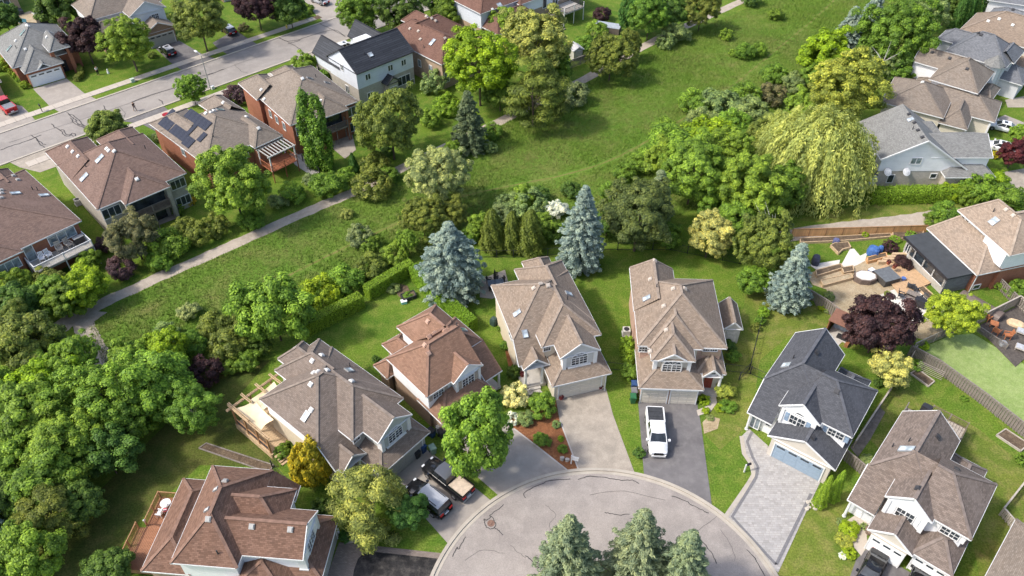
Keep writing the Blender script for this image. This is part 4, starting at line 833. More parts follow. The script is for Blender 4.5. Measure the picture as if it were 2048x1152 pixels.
R6 = House('detached_house', 'sandy tan shingled house with cream wall behind the turreted house', (86.44, 131.58), -41, SH_TAN, [(-8, 8, 0, 9.5, 5.6, 8.9, 'x', 5.2, 5), (0, 9, -2.0, 4, 3.0, 4.2, 'x', 1, 1)], walls=(SD_CREAM, 0, SD_CREAM)); R6.finish(vents=[(1998, 39), (2025, 51), (1976, 43)], ventm=VENTW)
R7 = House('detached_house', 'grey slate shingled house with broad hipped roof near top of the street', (88.23, 142.31), -42, SH_BLUEG, [(-1, 12, -4, 6, 5.0, 7.6, 'x', 3, 4)], walls=(BR_RED, 2.6, SD_GREY)); R7.finish(vents=[(2026, 20)], ventm=VENTD)
R8 = House('detached_house', 'white sided house over red brick with grey roof beside cedar hedge', (90.77, 148.79), -23, SH_BLUEG, [(-.2, 14, 0, 9, 6.0, 8.5, 'x', 4, 4)], walls=(BR_RED, 3.0, SD_WHITE)); R8.finish()

# ---- near row of the street, backs to the meadow
L1 = House('brick_bungalow', 'mauve-brown shingled brick house with white chairs on its raised balcony', (-60.1, 75.4), 47.2, SH_MAUVE, [(-9, 7.44, 0, 17, 5.6, 9.0, 'y', 8.0, 6.5), (-9, -.2, -.55, 6, 5.55, 7.8, 'y', 4, 0), (2.5, 6.0, 13, 19, 5.6, 7.0, 'y', 0, 1.7)], walls=(BR_RED, 9, BR_RED))
L1.window('f', .4, 4.7, 3.85, 3.3, 1.2, grid=(3, 1), pane=LPANE); L1.window('f', .4, .55, 3.1, 1.0, 2.1, grid=(1, 1), pane=LPANE); L1.window('f', -.14, -2.2, 3.5, 2.5, 1.25, grid=(3, 1), pane=LPANE); L1.window('f', -.14, -1.2, .6, 1.5, 1.2, grid=(2, 1), pane=LPANE)
L1.finish(vents=[(3, 381), (4, 387), (3, 396), (27, 352), (36, 360)], skylights=[(31, 387, .7, 1.2), (88, 391, .7, 1.2)], pipes=[(76, 381), (66, 380)])
def balcony(h, nm, label, x0, x1, y0, y1, z, dm, rail, posts):
    r = empty(nm, h.root.location, h.a, label, 'balcony'); h.boards(x0, x1, y0, y1, z, dm, 'x', .29, parent=r)
    b = MB(); b.box(x0, x1, y0, y1, z - .28, z - .04); b.build('frame', dm, r); h.railing([(x0 + .05, y1 - .1), (x0 + .05, y0 + .06), ((x0 + x1) / 2, y0 + .06), (x1 - .05, y0 + .06), (x1 - .05, y1 - .1)], z, .95, posts, rail, .16, r); return r
PALEB = plain('pale_deck', (.40, .37, .33), .85, .15, 3)
balcony(L1, 'raised_balcony', 'pale raised balcony with white railing on the back of mauve-brown roofed house', -.3, 7.0, -2.3, .35, 3.0, PALEB, WHITE, WHITE)
L2 = House('brick_house', 'brown shingled house with recessed rear balcony and four skylit roof slopes', (-53.89, 83.18), 42.9, SH_MAUVE, [(0, 12.35, 0, 14, 5.6, 9.0, 'y', 6.3, 5, ), (3.1, 9.3, -1.5, 6, 5.6, 7.5, 'y', 3.1, 0, None), (0, 6.0, 9, 18.6, 5.6, 7.5, 'y', 0, 3), (6.6, 12.0, 9, 16.8, 5.6, 7.3, 'y', 0, 2.7)], walls=(BR_GREY, 9, BR_GREY))
L2.window('f', .4, 1.6, 3.5, 2.3, 1.4, grid=(3, 1)); L2.window('f', .4, 10.9, 3.6, 2.0, 1.3, grid=(3, 1)); L2.window('f', .4, 10.9, .8, 2.0, 1.3, grid=(3, 1)); L2.box('patio_glass', 3.6, 8.8, .30, .38, 2.85, 4.9, PANE); L2.box('walkout_glass', 4.2, 8.2, .30, .38, .1, 2.2, PANE)
for x in (3.45, 9.0): L2.box('porch_pier', x - .28, x + .28, -1.15, -.6, 0, 5.4, BR_GREY)
L2.finish(vents=[(136, 294), (146, 304), (157, 313), (214, 298), (218, 302), (229, 303), (274, 359)], skylights=[(200, 318, .8, 1.4), (169, 355, .8, 1.4)], pipes=[(172, 334), (291, 297)], ventm=VENTW)
balcony(L2, 'raised_balcony', 'grey-brown boarded balcony under the rear roof of brown shingled house', 3.7, 8.75, -1.3, .3, 2.75, plain('brown_deck', (.19, .155, .125), .85, .2, 3), plain('brown_rail', (.2, .16, .13), .8), GREYW)
L3 = House('brick_bungalow', 'stone-tan shingled bungalow with dark solar panels and white rear pergola', (-37.9, 98.54), 46.5, SH_STONE, [(-6.6, 5.4, 1, 14, 5.0, 7.9, 'y', 6.0, 5), (.6, 5.4, -.3, 6, 5.0, 6.7, 'y', 2.4, 0), (-6.6, -.4, 9, 17.2, 5.0, 6.7, 'y', 0, 3), (1.6, 5.6, 10, 17.0, 5.0, 6.5, 'y', 0, 2)], walls=(BR_RED, 9, BR_RED))
L3.window('l', -6.18, 3.5, 3.0, .9, 1.1, grid=(1, 1), pane=LPANE); L3.window('l', -6.18, 8.5, 3.0, .9, 1.1, grid=(1, 1), pane=LPANE); L3.window('f', 1.4, -.6, 3.0, 1.6, 1.3, grid=(2, 1))
# solar panels lie on the left slope
sl_n = nrm([-2.9 / 6.0, 0, 1.0]); ex_ = np.array([0, 1., 0]); up_ = nrm(np.cross(ex_, sl_n)) * -1
from mathutils import Matrix
Rm = Matrix((np.cross(ex_, sl_n) * -1 * -1, ex_, sl_n)).transposed()
pm = MB(); pm.box(-.80, .80, -.49, .49, .06, .10); pme = pm.mesh('solar_panel', coursed('solar_cells', (.030, .034, .05), (.07, .075, .09), .9, .5, .1, .012, .25))
for (r0, r1, rows) in ((12.4, 15.4, (1.5, 3.1)), (8.2, 12.3, (1.5, 3.1, 4.7)), (6.2, 8.2, (4.7,)), (6.2, 8.2, (1.2,)), (5.2, 6.4, (2.9,))):
    for a in rows:
        x = -6.6 + a * .9; y = r0 + .5
        while y < r1:
            zz = 5.0 + (x + 6.6) * 2.9 / 6.0 + .03
            if L3.roofz(x, y)[0] <= zz + .12: o = link('solar_panel', pme, L3.root, (x, y, zz)); o.rotation_euler = (0, -math.atan(2.9 / 6.0), 0)
            y += 1.0
L3.finish(vents=[(412, 227), (422, 225), (428, 222), (493, 234), (517, 257), (447, 206)], skylights=[(440, 220, .6, 1.2, glassy('green_skylight', (.12, .2, .16)))], pipes=[(427, 274)], ventm=VENTW)
def pergola():
    h = L3; r = empty('pergola_deck', h.root.location, h.a, 'red-brown raised deck with white slatted pergola behind the solar panelled bungalow', 'deck')
    RD = plain('red_stained_wood', (.30, .11, .055), .8, .15, 3)
    h.boards(1.0, 5.4, -3.2, -.1, 1.9, RD, 'x', .29, parent=r); h.railing([(1.05, -.3), (1.05, -3.1), (3.2, -3.1), (5.35, -3.1), (5.35, -.3)], 1.9, .95, RD, RD, .2, r)
    for x in (1.1, 5.3):
        for y in (-3.0, -.1): b = MB(); b.box(x - .08, x + .08, y - .08, y + .08, 1.9, 4.3); b.build('post', WHITE, r)
    for y in (-3.0, -.15): b = MB(); b.box(.8, 5.6, y - .04, y + .04, 4.3, 4.48); b.build('beam', WHITE, r)
    me = MB(); me.box(-.06, .06, -1.8, 1.8, 0, .14); me = me.mesh('slat', plain('pergola_grey', (.40, .39, .37), .8))
    for i in range(9): link('slat', me, r, (1.0 + i * .54, -1.55, 4.48))
pergola()
L4 = House('brick_house', 'grey-brown shingled red brick house behind the paired columnar poplars', (-32.53, 103.33), 38.5, SH_STONE, [(0, 11.6, .9, 16, 5.6, 9.0, 'y', 6.2, 5.5), (4.2, 9.3, -.3, 6, 5.6, 7.4, 'y', 2.6, 0, None), (-.6, 4.4, 11, 18, 5.6, 7.3, 'y', 0, 2.5), (5, 9, 12, 18, 5.6, 7.0, 'y', 0, 2)], walls=(BR_RED, 9, BR_RED))
L4.window('f', 1.3, 1.9, 3.3, 2.0, 1.4, grid=(3, 1), pane=LPANE); L4.window('f', 1.3, 10.4, 3.3, 1.4, 1.4, grid=(2, 1)); L4.window('f', 1.3, 10.4, .6, 1.4, 1.4, grid=(2, 1)); L4.box('patio_glass', 4.8, 8.6, 1.22, 1.29, 2.85, 4.9, PANE)
for y in (4.5, 7, 9.2, 12): L4.window('l', .42, y, 3.0, .8, 1.2, grid=(1, 1), pane=LPANE)
for x in (4.5, 9.0): L4.box('porch_pier', x - .2, x + .2, .0, .4, 0, 5.4, BR_RED)
L4.finish(vents=[(605, 158), (523, 180), (642, 202), (529, 199)], skylights=[(619, 157, .5, 1.0, VENTD), (654, 166, .5, 1.0, VENTD)], pipes=[(536, 184), (632, 155)], ventm=VENTW)
balcony(L4, 'raised_balcony', 'weathered balcony under the rear eave of the grey-brown shingled brick house', 4.7, 8.9, -.1, 1.2, 2.75, GREYW, GREYW, GREYW)
L5 = House('metal_roofed_house', 'white sided house with dark ribbed metal roof and grey brick below', (-24.94, 119.52), 43.2, SH_METAL, [(-.7, 11.2, -.3, 8.6, 6.2, 8.9, 'x', 0, 0), (-.7, 4.0, 5, 13.2, 5.2, 7.6, 'y', 0, 0), (7, 11, 5, 13.6, 5.6, 8.0, 'y', 0, 0), (4.1, 6.9, -1.5, .8, 2.9, 3.9, 'y', 0, 0, (BR_GREY, 9, BR_GREY))], walls=(BR_GREY, 3.2, SD_BLUE), trim=plain('dark_trim', (.05, .05, .055), .5))
L5.window('f', .1, 1.6, 4.3, .9, .95, grid=(2, 1)); L5.window('f', .1, 6.2, 4.3, .9, .95, grid=(2, 1)); L5.window('f', .1, 9.0, 4.3, .9, .95, grid=(2, 1)); L5.window('f', .1, 8.7, .9, 2.6, 1.5, grid=(3, 1)); L5.window('f', .1, 1.6, .6, 1.0, 1.3, grid=(2, 1)); L5.window('f', -1.34, 5.5, .5, 1.2, 1.6, grid=(2, 1))
L5.window('l', -.54, 4.2, 5.2, .7, 1.0, grid=(2, 1)); L5.window('l', -.54, 3.5, 1.3, .8, 1.3, grid=(2, 1)); L5.window('f', .1, 10.4, .3, .7, .8, grid=(1, 1))
L5.box('roof_window_box', 4.4, 7.2, 6.0, 7.8, 7.3, 7.9, WHITE); L5.finish(skylights=[(741, 110, .8, .8)], pipes=[(729, 109)], ventm=VENTD)
L6 = House('brick_bungalow', 'red-brown shingled tan brick bungalow beside the metal roofed house', (-11.87, 124.55), 45, SH_RED, [(0, 9, 0, 16, 5.0, 7.5, 'y', 4.4, 3), (4, 12.5, 6, 15, 5.0, 7.9, 'x', 0, 4), (5.5, 9.5, 12, 17.5, 5.6, 7.4, 'y', 0, 2)], walls=(BR_TAN, 9, BR_TAN))
L6.window('f', .4, 1.3, 1.2, 1.0, 1.8, grid=(2, 1), pane=LPANE); L6.window('l', .42, 3.5, 2.2, .7, 1.2, grid=(2, 1), pane=LPANE); L6.window('l', .42, 6.5, 2.2, .7, 1.2, grid=(1, 1), pane=LPANE); L6.finish(vents=[(820, 58), (837, 63), (841, 79), (853, 33), (863, 37), (871, 42), (890, 77)], skylights=[(865, 85, .7, 1.4, SKYPANE)], pipes=[(848, 96)], ventm=VENTT)
L7 = House('detached_house', 'red-brown shingled house with pale siding above tan brick behind the lime maple', (-5.8, 142.53), 41, SH_RED, [(0, 11, 0, 9, 6.0, 9.0, 'x', 4.5, 4.5), (.6, 12, -4.2, 2, 3.2, 5.6, 'x', 2.5, 3)], walls=(BR_TAN, 2.8, SD_BLUE)); L7.window('l', .42, 2.5, .8, .8, 1.3, grid=(2, 1)); L7.finish(skylights=[(1001, 22, 1.0, 1.6)], vents=[(985, 27)], ventm=VENTW)
L8 = House('detached_house', 'white and brown brick house with raised balcony terrace by the top of the path', (9.5, 150.5), 41, SH_RED, [(-8, 9, 3.0, 14, 5.6, 8.6, 'x', 5, 5)], walls=(BR_TAN, 3.4, SD_WHITE))
L8.window('f', 3.4, -1.2, 3.0, .9, 2.0, grid=(1, 1)); L8.window('f', 3.4, 1.6, 2.9, 1.3, 2.0, grid=(2, 1)); L8.finish()
balcony(L8, 'raised_balcony', 'grey raised terrace on white posts with outdoor stairs and garden furniture', .2, 5.6, -.8, 3.2, 2.7, PALEB, DARK, WHITE)
for i in range(9): L8.box('stair', -1.5, -.2, 1.6 - i * .42, 1.9 - i * .42, 2.35 - i * .28, 2.45 - i * .28, GREYW)

# ---- far row of the street
F1 = House('brick_bungalow', 'blue-grey shingled red brick house with white garage door and tall entrance porch', (-83.41, 125.21), 40, SH_GREY, [(-1.1, 10.3, 2.5, 16, 3.4, 7.2, 'y', 5.8, 5.5), (0, 6.5, 0, 7, 3.0, 5.3, 'y', 3.2, 0), (2.1, 4.4, -.05, 2, 3.0, 3.9, 'y', 0, 0, None), (5.1, 8.6, .9, 6.5, 5.0, 6.5, 'y', 1.7, 0, None)], walls=(BR_RED, 9, BR_RED))
F1.garage('f', .42, 3.15, 5.1, WHITE_GD)
for x in (5.5, 8.2): F1.box('porch_pier', x - .3, x + .3, 1.2, 1.8, 0, 4.85, BR_RED)
F1.window('f', 5.0, 6.8, 2.8, 1.2, 1.4, grid=(2, 1)); F1.box('front_door', 6.4, 7.4, 2.86, 2.92, 0, 2.1, DARK); F1.finish(vents=[(54, 51), (57, 53), (94, 75), (32, 82), (51, 99)], skylights=[(46, 66, .6, 1.4, glassy('green_skylight', (.12, .2, .16))), (19, 97, .6, 1.4, glassy('green_skylight', (.12, .2, .16)))], pipes=[(33, 97)], ventm=VENTW)
F2 = House('detached_house', 'tan shingled house with white bay windows over grey garage door', (-67.74, 140.29), 40.7, SH_STONE, [(-.4, 5.8, 0, 6, 3.0, 4.6, 'y', 0, 0), (-7.2, 6.5, 6.5, 16, 5.6, 9.0, 'x', 4.5, 4), (-1, 6, 3.2, 9, 5.6, 7.6, 'y', 0, 0, (SD_WHITE, 0, SD_BLUE)), (-7.2, 1, 3.5, 8, 3.2, 5.2, 'x', 1.5, 0)], walls=(BR_BROWN, 3.2, SD_WHITE))
F2.garage('f', .17, 2.7, 4.6, GREY_GD); F2.window('f', 3.36, .4, 3.6, .8, 1.0, grid=(2, 1)); F2.window('f', 3.36, 3.6, 3.6, 1.2, 1.2, grid=(4, 3)); F2.finish()
F3 = House('detached_house', 'taupe shingled house mostly hidden behind maples beside the street', G(455, 5, 0), 41, SH_STONE, [(-6, 5, 3, 13, 3.2, 6.5, 'x', 4, 4), (-1, 5, 0, 5, 3.0, 4.6, 'y', 2, 0)], walls=(BR_BROWN, 9, BR_BROWN)); F3.garage('f', .42, 2, 4.6, GREY_GD); F3.finish()
F0 = House('brick_house', 'tan brick house corner with tall window behind small grey roofed shed', G(50, 22, 0), 40, SH_STONE, [(-12, 0, 0, 10, 5.6, 8.5, 'x', 4, 4)], walls=(BR_TAN, 9, BR_TAN)); F0.window('f', .42, -3.0, 1.0, 2.2, 2.0, grid=(2, 1)); F0.box('back_step', -4, -.5, -1.4, .4, 0, .7, plain('dark_deck', (.07, .07, .075), .8)); F0.finish()
FE = House('brick_house', 'brick garage front at the edge of the street beside red pickup driveway', G(14, 196, 0), 40, SH_STONE, [(-9, .3, 0, 10, 3.0, 5.5, 'x', 4, 4)], walls=(BR_TAN, 9, BR_TAN)); FE.garage('f', .42, -4, 4.8, WHITE_GD); FE.finish()
gable_shed('pool_shed', 'small grey roofed pool shed behind the blue-grey shingled house', G(72, 47, 0), -46, 3.2, 2.6, 2.2, 2.7, SH_BLUEG, DARK, False)
mb = MB(); mb.face([G3(34, 44, .05), G3(54, 48, .05), G3(52, 38, .05), G3(40, 36, .05)], 0, None, (0, 0, 1)); mb.build('pool_water', glassy('pool_blue', (.05, .16, .20)))['kind'] = 'structure'
sheet('patio', [(30, 48), (85, 50), (95, 38), (60, 22), (35, 30)], 0.03, DIRT)
# ================================================================= vegetation
def unit(rng, n):
    v = rng.normal(size=(n, 3)); return v / np.linalg.norm(v, axis=1)[:, None]
def leaf_mesh(name, P, N, size, asp, tint, rng, T=None):
    n = len(P); N = N / (np.linalg.norm(N, axis=1)[:, None] + 1e-9)
    if T is None: T = unit(rng, n)
    T = T - N * (T * N).sum(1)[:, None]; T /= (np.linalg.norm(T, axis=1)[:, None] + 1e-9); B = np.cross(N, T)
    L = (size * rng.uniform(.65, 1.35, n))[:, None]; W = L * asp
    droop = N * L * .25
    V = np.stack([P - T * L, P + B * W + droop, P + T * L, P - B * W + droop], 1).reshape(-1, 3)
    me = bpy.data.meshes.new(name); me.vertices.add(4 * n); me.vertices.foreach_set('co', V.astype('f').ravel())
    me.loops.add(4 * n); me.loops.foreach_set('vertex_index', np.arange(4 * n, dtype='i'))
    me.polygons.add(n); me.polygons.foreach_set('loop_start', np.arange(0, 4 * n, 4, dtype='i')); me.polygons.foreach_set('loop_total', np.full(n, 4, 'i'))
    a = me.attributes.new('tint', 'FLOAT', 'POINT'); a.data.foreach_set('value', np.repeat(tint, 4).astype('f'))
    me.update(calc_edges=True); me.validate(); return me
def clump_leaves(rng, C, R, n, flat=.8, outw=.6, upw=.35, centre=(0, 0, 0), tv=.26, lv=.42):
    w = (R ** 2); k = rng.choice(len(C), n, p=w / w.sum()); out = C - np.array(centre); out /= (np.linalg.norm(out, axis=1)[:, None] + 1e-6)
    d = unit(rng, n) + outw * out[k] + np.array([0, 0, upw]); d /= np.linalg.norm(d, axis=1)[:, None]
    rr = R[k] * (rng.uniform(.2, 1.0, n) ** .5 + rng.exponential(.10, n))
    P = C[k] + d * rr[:, None] * np.array([1, 1, flat]); N = d * .9 + unit(rng, n) * .38 + np.array([0, 0, .45])
    ct = 1 + tv * rng.uniform(-1, 1, len(C)); t = ct[k] * (1 + lv * rng.uniform(-1, 1, n)); return P, N, t
# every crown prototype is about R = 1 wide (unit radius, z = 0 at crown centre unless noted), built at real leaf size for its usual radius
def crown_round(seed, Rm=4.0, nc=190, n=30000, leaf=.165, rz=.95, flat=.75, lob=.22, rc=(.09, .24), asp=.62, hole=-2.35):
    rng = np.random.default_rng(seed); D = unit(rng, nc * 2); D = D[D[:, 2] > -.75][:nc]; ph = rng.uniform(0, 6.28, 8)
    az = np.arctan2(D[:, 1], D[:, 0]); lobe = 1 + lob * (np.sin(2 * az + ph[0]) * .5 + np.sin(3 * az + ph[1] + 2 * D[:, 2]) * .5) + lob * .6 * np.sin(5 * az + ph[2] + 4 * D[:, 2])
    rr = rng.uniform(.35, .84, len(D)) ** .55 * lobe * np.where(rng.uniform(0, 1, len(D)) < .12, rng.uniform(1.04, 1.18, len(D)), 1.0); hol = np.sin(3 * D[:, 0] * 2.1 + ph[3]) + np.sin(3 * D[:, 1] * 2.3 + ph[4]) + np.sin(3 * D[:, 2] * 2.0 + ph[5]); kp = hol > hole; D = D[kp]; rr = rr[kp]; C = D * rr[:, None] * np.array([1, 1, rz]); C[:, 2] = np.where(C[:, 2] < 0, C[:, 2] * .8, C[:, 2])
    R = rng.uniform(*rc, len(D)); P, N, t = clump_leaves(rng, C, R, n, flat); m = leaf_mesh('crown', P, N, leaf / Rm, asp, t, rng); return m
def crown_pine(seed, Rm=4.0, n=17000):
    rng = np.random.default_rng(seed); C = []
    for k in range(7):
        z = -.85 + k * .27; r = .95 * math.sqrt(max(.06, 1 - ((z + .35) / 1.25) ** 2)) ; m = int(5 + 9 * r)
        for j in range(m): a = rng.uniform(0, 6.28); q = r * rng.uniform(.45, 1.0); C.append((q * math.cos(a), q * math.sin(a), z + rng.uniform(-.08, .08)))
    C = np.array(C); R = rng.uniform(.15, .27, len(C)); P, N, t = clump_leaves(rng, C, R, n, .45, .5, .6, tv=.28)
    return leaf_mesh('crown', P, N, .19 / Rm, .28, t, rng)
def crown_spruce(seed, H=9.0, Rb=3.0, n=24000, droop=.10, dense=1.0, leaf=.17, full=1.45):     # real metres, z = 0 at the ground
    rng = np.random.default_rng(seed); C = []; Rr = []; D = []
    z = .05 * H; lev = 0
    while z < H * .985:
        f = z / H; rs = rng.uniform(.0, 1.0); r = Rb * min(1.0, full * (1 - f)) ** .85 * (.86 + .14 * min(1, f * 6)) * rng.uniform(.88, 1.06) + .08; k = max(5, int(dense * (6 + 9 * (1 - f)))); a0 = rng.uniform(0, 6.28)
        for j in range(k):
            a = a0 + 6.283 * j / k + rng.uniform(-.25, .25); rl = r * rng.uniform(.62, 1.14)
            if rng.uniform(0, 1) < .06: continue
            for q in (.98, .74, .5):
                C.append((rl * q * math.cos(a), rl * q * math.sin(a), z - droop * rl * q + rng.uniform(-.12, .12))); Rr.append((.24 + .11 * rl * (1.2 - q)) * (1.25 if q < .9 else 1)); D.append((math.cos(a), math.sin(a), .12))
        z += H * .052 * (1.12 - .55 * f) + .02; lev += 1
    C = np.array(C); R = np.array(Rr); D = np.array(D); w = R ** 2; k = rng.choice(len(C), n, p=w / w.sum())
    d = unit(rng, n) + D[k] * .5 + np.array([0, 0, .45]); d /= np.linalg.norm(d, axis=1)[:, None]
    P = C[k] + d * (R[k] * rng.uniform(.4, 1.1, n))[:, None] * np.array([1, 1, .6]); ct = 1 + .26 * rng.uniform(-1, 1, len(C)); t = ct[k] * (1 + .2 * rng.uniform(-1, 1, n))
    return leaf_mesh('crown', P, d * .6 + np.array([0, 0, .5]) + unit(rng, n) * .5, leaf, .30, t, rng, D[k] + unit(rng, n) * .7)
def crown_cone(seed, n=9000, pw=.75, leaf=.10, Rm=1.5, bul=.0):      # unit radius, unit height 0..1 for z
    rng = np.random.default_rng(seed); z = rng.uniform(0.01, 1, n * 2); keep = rng.uniform(0, 1, n * 2) < ((1 - z) ** pw * .9 + .12); z = z[keep][:n]; n = len(z)
    a = rng.uniform(0, 6.28, n); prof = np.minimum((1 - z) ** pw, .55 + z * 4) ; nz = 1 + .10 * np.sin(7 * a + 9 * z) + .10 * np.sin(3 * a - 17 * z + 1) + .06 * np.sin(13 * a + 40 * z)
    r = prof * nz * rng.uniform(.78, 1.04, n); P = np.stack([r * np.cos(a), r * np.sin(a), z], 1)
    N = np.stack([np.cos(a), np.sin(a), np.full(n, .5)], 1) + unit(rng, n) * .6; T = np.array([0, 0, 1.]) + unit(rng, n) * .5
    t = 1 + .13 * np.sin(7 * a + 9 * z) + .2 * rng.uniform(-1, 1, n); return P, N, T, t, rng
def cone_mesh(seed, R, H, n, pw, leaf): 
    P, N, T, t, rng = crown_cone(seed, n, pw); P = P * np.array([R, R, H]); return leaf_mesh('crown', P, N, leaf, .42, t, rng, T)
def crown_column(seed, n=9000):                                     # poplar: unit radius .16, unit height
    rng = np.random.default_rng(seed); C = []; R = []
    for k in range(110):
        f = rng.uniform(0, 1); r = .115 * math.sin(math.pi * (f * .86 + .1)) ** .7; a = rng.uniform(0, 6.28); C.append((r * math.cos(a), r * math.sin(a), f * .96 + .02)); R.append(rng.uniform(.035, .06))
    P, N, t = clump_leaves(rng, np.array(C), np.array(R), n, 1.5, .2, .3, (0, 0, .5)); return leaf_mesh('crown', P, N, .015, .6, t, rng)
def crown_willow(seed, n=52000):
    rng = np.random.default_rng(seed); P = []; T = []; Nn = []; t = []
    for k in range(480):
        d = unit(rng, 1)[0]; d[2] = abs(d[2]); hub = d * rng.uniform(.55, .92) * np.array([1, 1, .8]); L = rng.uniform(.35, .95) * (1.0 - .35 * d[2]); out = np.array([d[0], d[1], 0]) * rng.uniform(.12, .32); m = int(n / 480); ct = 1 + .22 * rng.uniform(-1, 1); s = rng.uniform(0, 1, m) ** .85
        p = hub + out * (1 - (1 - s) ** 2)[:, None] + np.array([0, 0, -1]) * (L * s ** 1.4)[:, None] + rng.normal(size=(m, 3)) * .028
        P.append(p); T.append(np.tile(np.array([out[0], out[1], -1.2]), (m, 1)) + rng.normal(size=(m, 3)) * .4); Nn.append(np.tile(d + np.array([0, 0, .4]), (m, 1)) + rng.normal(size=(m, 3)) * .5); t.append(ct * (1 + .18 * rng.uniform(-1, 1, m)))
    P = np.concatenate(P); return leaf_mesh('crown', P, np.concatenate(Nn), .030, .28, np.concatenate(t), rng, np.concatenate(T))
def trunk_mesh(seed, H, Rm, r0, limbs=6, mat=BARK, name='trunk'):
    rng = random.Random(seed); mb = MB(); lean = rng.uniform(-.06, .06)
    mb.tube([(0, 0, -.1), (lean * H * .3, 0, H * .3), (lean * H * .7, .02 * H, H * .62), (lean * H, .03 * H, H * .95)], [r0 * 1.25, r0, r0 * .7, r0 * .25], 8)
    for i in range(limbs):
        a = 6.283 * i / limbs + rng.uniform(-.4, .4); z0 = H * rng.uniform(.28, .55); q = Rm * rng.uniform(.45, .75)
        mb.tube([(lean * z0, 0, z0), (q * .5 * math.cos(a), q * .5 * math.sin(a), z0 + q * .45), (q * math.cos(a), q * math.sin(a), z0 + q * .75)], [r0 * .5, r0 * .32, r0 * .1], 6)
    return mb.mesh(name, mat)
ROUND = [crown_round(11, n=34000), crown_round(12, rz=1.05, lob=.28), crown_round(13, rz=.85, lob=.18), crown_round(14, rz=1.25, lob=.16), crown_round(15, rz=.95, lob=.34, nc=150, rc=(.12, .27))]
FINE = [crown_round(21, leaf=.115, n=36000, nc=300, rc=(.07, .17)), crown_round(22, leaf=.115, n=36000, nc=260, rc=(.07, .19), lob=.3, rz=.85)]
ROUNDB = [crown_round(16, n=50000, nc=330, leaf=.105, rc=(.06, .17)), crown_round(17, n=50000, nc=300, leaf=.105, rc=(.07, .18), rz=1.05, lob=.26), crown_round(18, n=50000, nc=300, leaf=.105, rc=(.06, .19), rz=.85, lob=.3)]
SHRUB = [crown_round(31, 1.5, 80, 8000, .075, .85, .8, .22, (.12, .30), hole=-9), crown_round(32, 1.5, 64, 8000, .075, .75, .8, .3, (.12, .34), hole=-9), crown_round(33, 1.5, 90, 8000, .07, .95, .9, .06, (.14, .22), hole=-9)]
SHRUB.append(crown_round(34, 1.5, 240, 20000, .065, .95, .9, .05, (.10, .18), hole=-9))
PINE = [crown_pine(41), crown_pine(42)]
COLUMN = crown_column(51); WILLOW = crown_willow(52)
TRUNKS = [trunk_mesh(61 + i, 1.0, .62, .035, 7) for i in range(3)]; PTRUNK = trunk_mesh(71, 1.0, .6, .03, 8, PALEBARK)
LEAF = {k: leafmat('leaf_' + k, np.array(c) * 1.60) for k, c in dict(
    mid=(.104, .172, .022), bright=(.138, .215, .026), lime=(.178, .255, .014), dark=(.068, .118, .022), olive=(.124, .152, .030), bronze=(.088, .112, .032), maroon=(.045, .022, .025), purple=(.072, .040, .048),
    red=(.085, .020, .024), pale=(.225, .245, .062), silver=(.235, .265, .100), golden=(.240, .258, .045), yellow=(.330, .325, .100), willow=(.320, .335, .095), blue=(.222, .275, .252), bluegreen=(.185, .222, .132), grey=(.140, .175, .075), cedar=(.124, .150, .028),
    hedge=(.150, .230, .020), gold_shrub=(.330, .250, .020), cream=(.500, .475, .220), white=(.52, .53, .47), sage=(.155, .205, .072), brownish=(.118, .112, .052), spruce=(.115, .150, .080), emerald=(.060, .130, .026), sunlime=(.240, .290, .026)).items()}
def slot(o, mat): o.material_slots[0].link = 'OBJECT'; o.material_slots[0].material = mat
for me in ROUND + ROUNDB + FINE + SHRUB + PINE + [COLUMN, WILLOW]: me.materials.append(LEAF['mid'])
vr = random.Random(9)
def tree(name, label, u, v, hw, proto, leaf, group=None, asp=1.0, clear=.35, cat='tree', trunk=None, sq=1.0):
    """crown centred on photo pixel (u, v), hw half its width in pixels; clear = trunk height under the crown in radii"""
    r = 3.0; z = 4.0
    for _ in range(6):
        x, y = G(u, v, z); r = hw / ppm(x, y, z) / 1.06; z = r * (asp * .95 + clear)
    if r > 3.9 and proto in ROUND: proto = ROUNDB[ROUND.index(proto) % 3]
    root = empty(name, (x, y, 0), vr.uniform(0, 6.28), label, cat, group)
    t = link('trunk', trunk or vr.choice(TRUNKS), root); t.scale = (r * .9, r * .9, z + r * asp * .5)
    if z + r * asp * .5 > 0: t.scale = (max(r * .95, 1.2), max(r * .95, 1.2), z + r * asp * .45)
    c = link('crown', proto, root, (0, 0, z)); c.scale = (r * vr.uniform(.96, 1.06), r * sq * vr.uniform(.9, 1.04), r * asp * vr.uniform(.92, 1.08)); c.rotation_euler = (vr.uniform(-.12, .12), vr.uniform(-.12, .12), 0); slot(c, LEAF[leaf]); return root
def shrub(name, label, u, v, hw, leaf, group=None, asp=.9, proto=None, cat='shrub', base=0.0):
    r = 1.0; z = 1.0
    for _ in range(6):
        x, y = G(u, v, z); r = hw / ppm(x, y, z) / 1.06; z = base + r * asp * .72
    o = link(name, proto or vr.choice(SHRUB[:3]), None, (x, y, z), vr.uniform(0, 6.28)); o.scale = (r, r, r * asp); slot(o, LEAF[leaf]); return tag(o, label, cat, group)
def spruce(name, label, u, base_v, apex_v, hw, leaf, seed, group=None, droop=.10, dense=1.0, n=24000, lf=.17, full=1.45):
    x, y = G(u, base_v); H = height_at(x, y, apex_v); R = hw / ppm(x, y, 2)
    root = empty(name, (x, y, 0), vr.uniform(0, 6.28), label, 'tree', group); t = link('trunk', TRUNKS[0], root); t.scale = (1.5, 1.5, H * .9)
    me = crown_spruce(seed, H, R, n, droop, dense, lf, full); me.materials.append(LEAF[leaf]); link('crown', me, root); return root
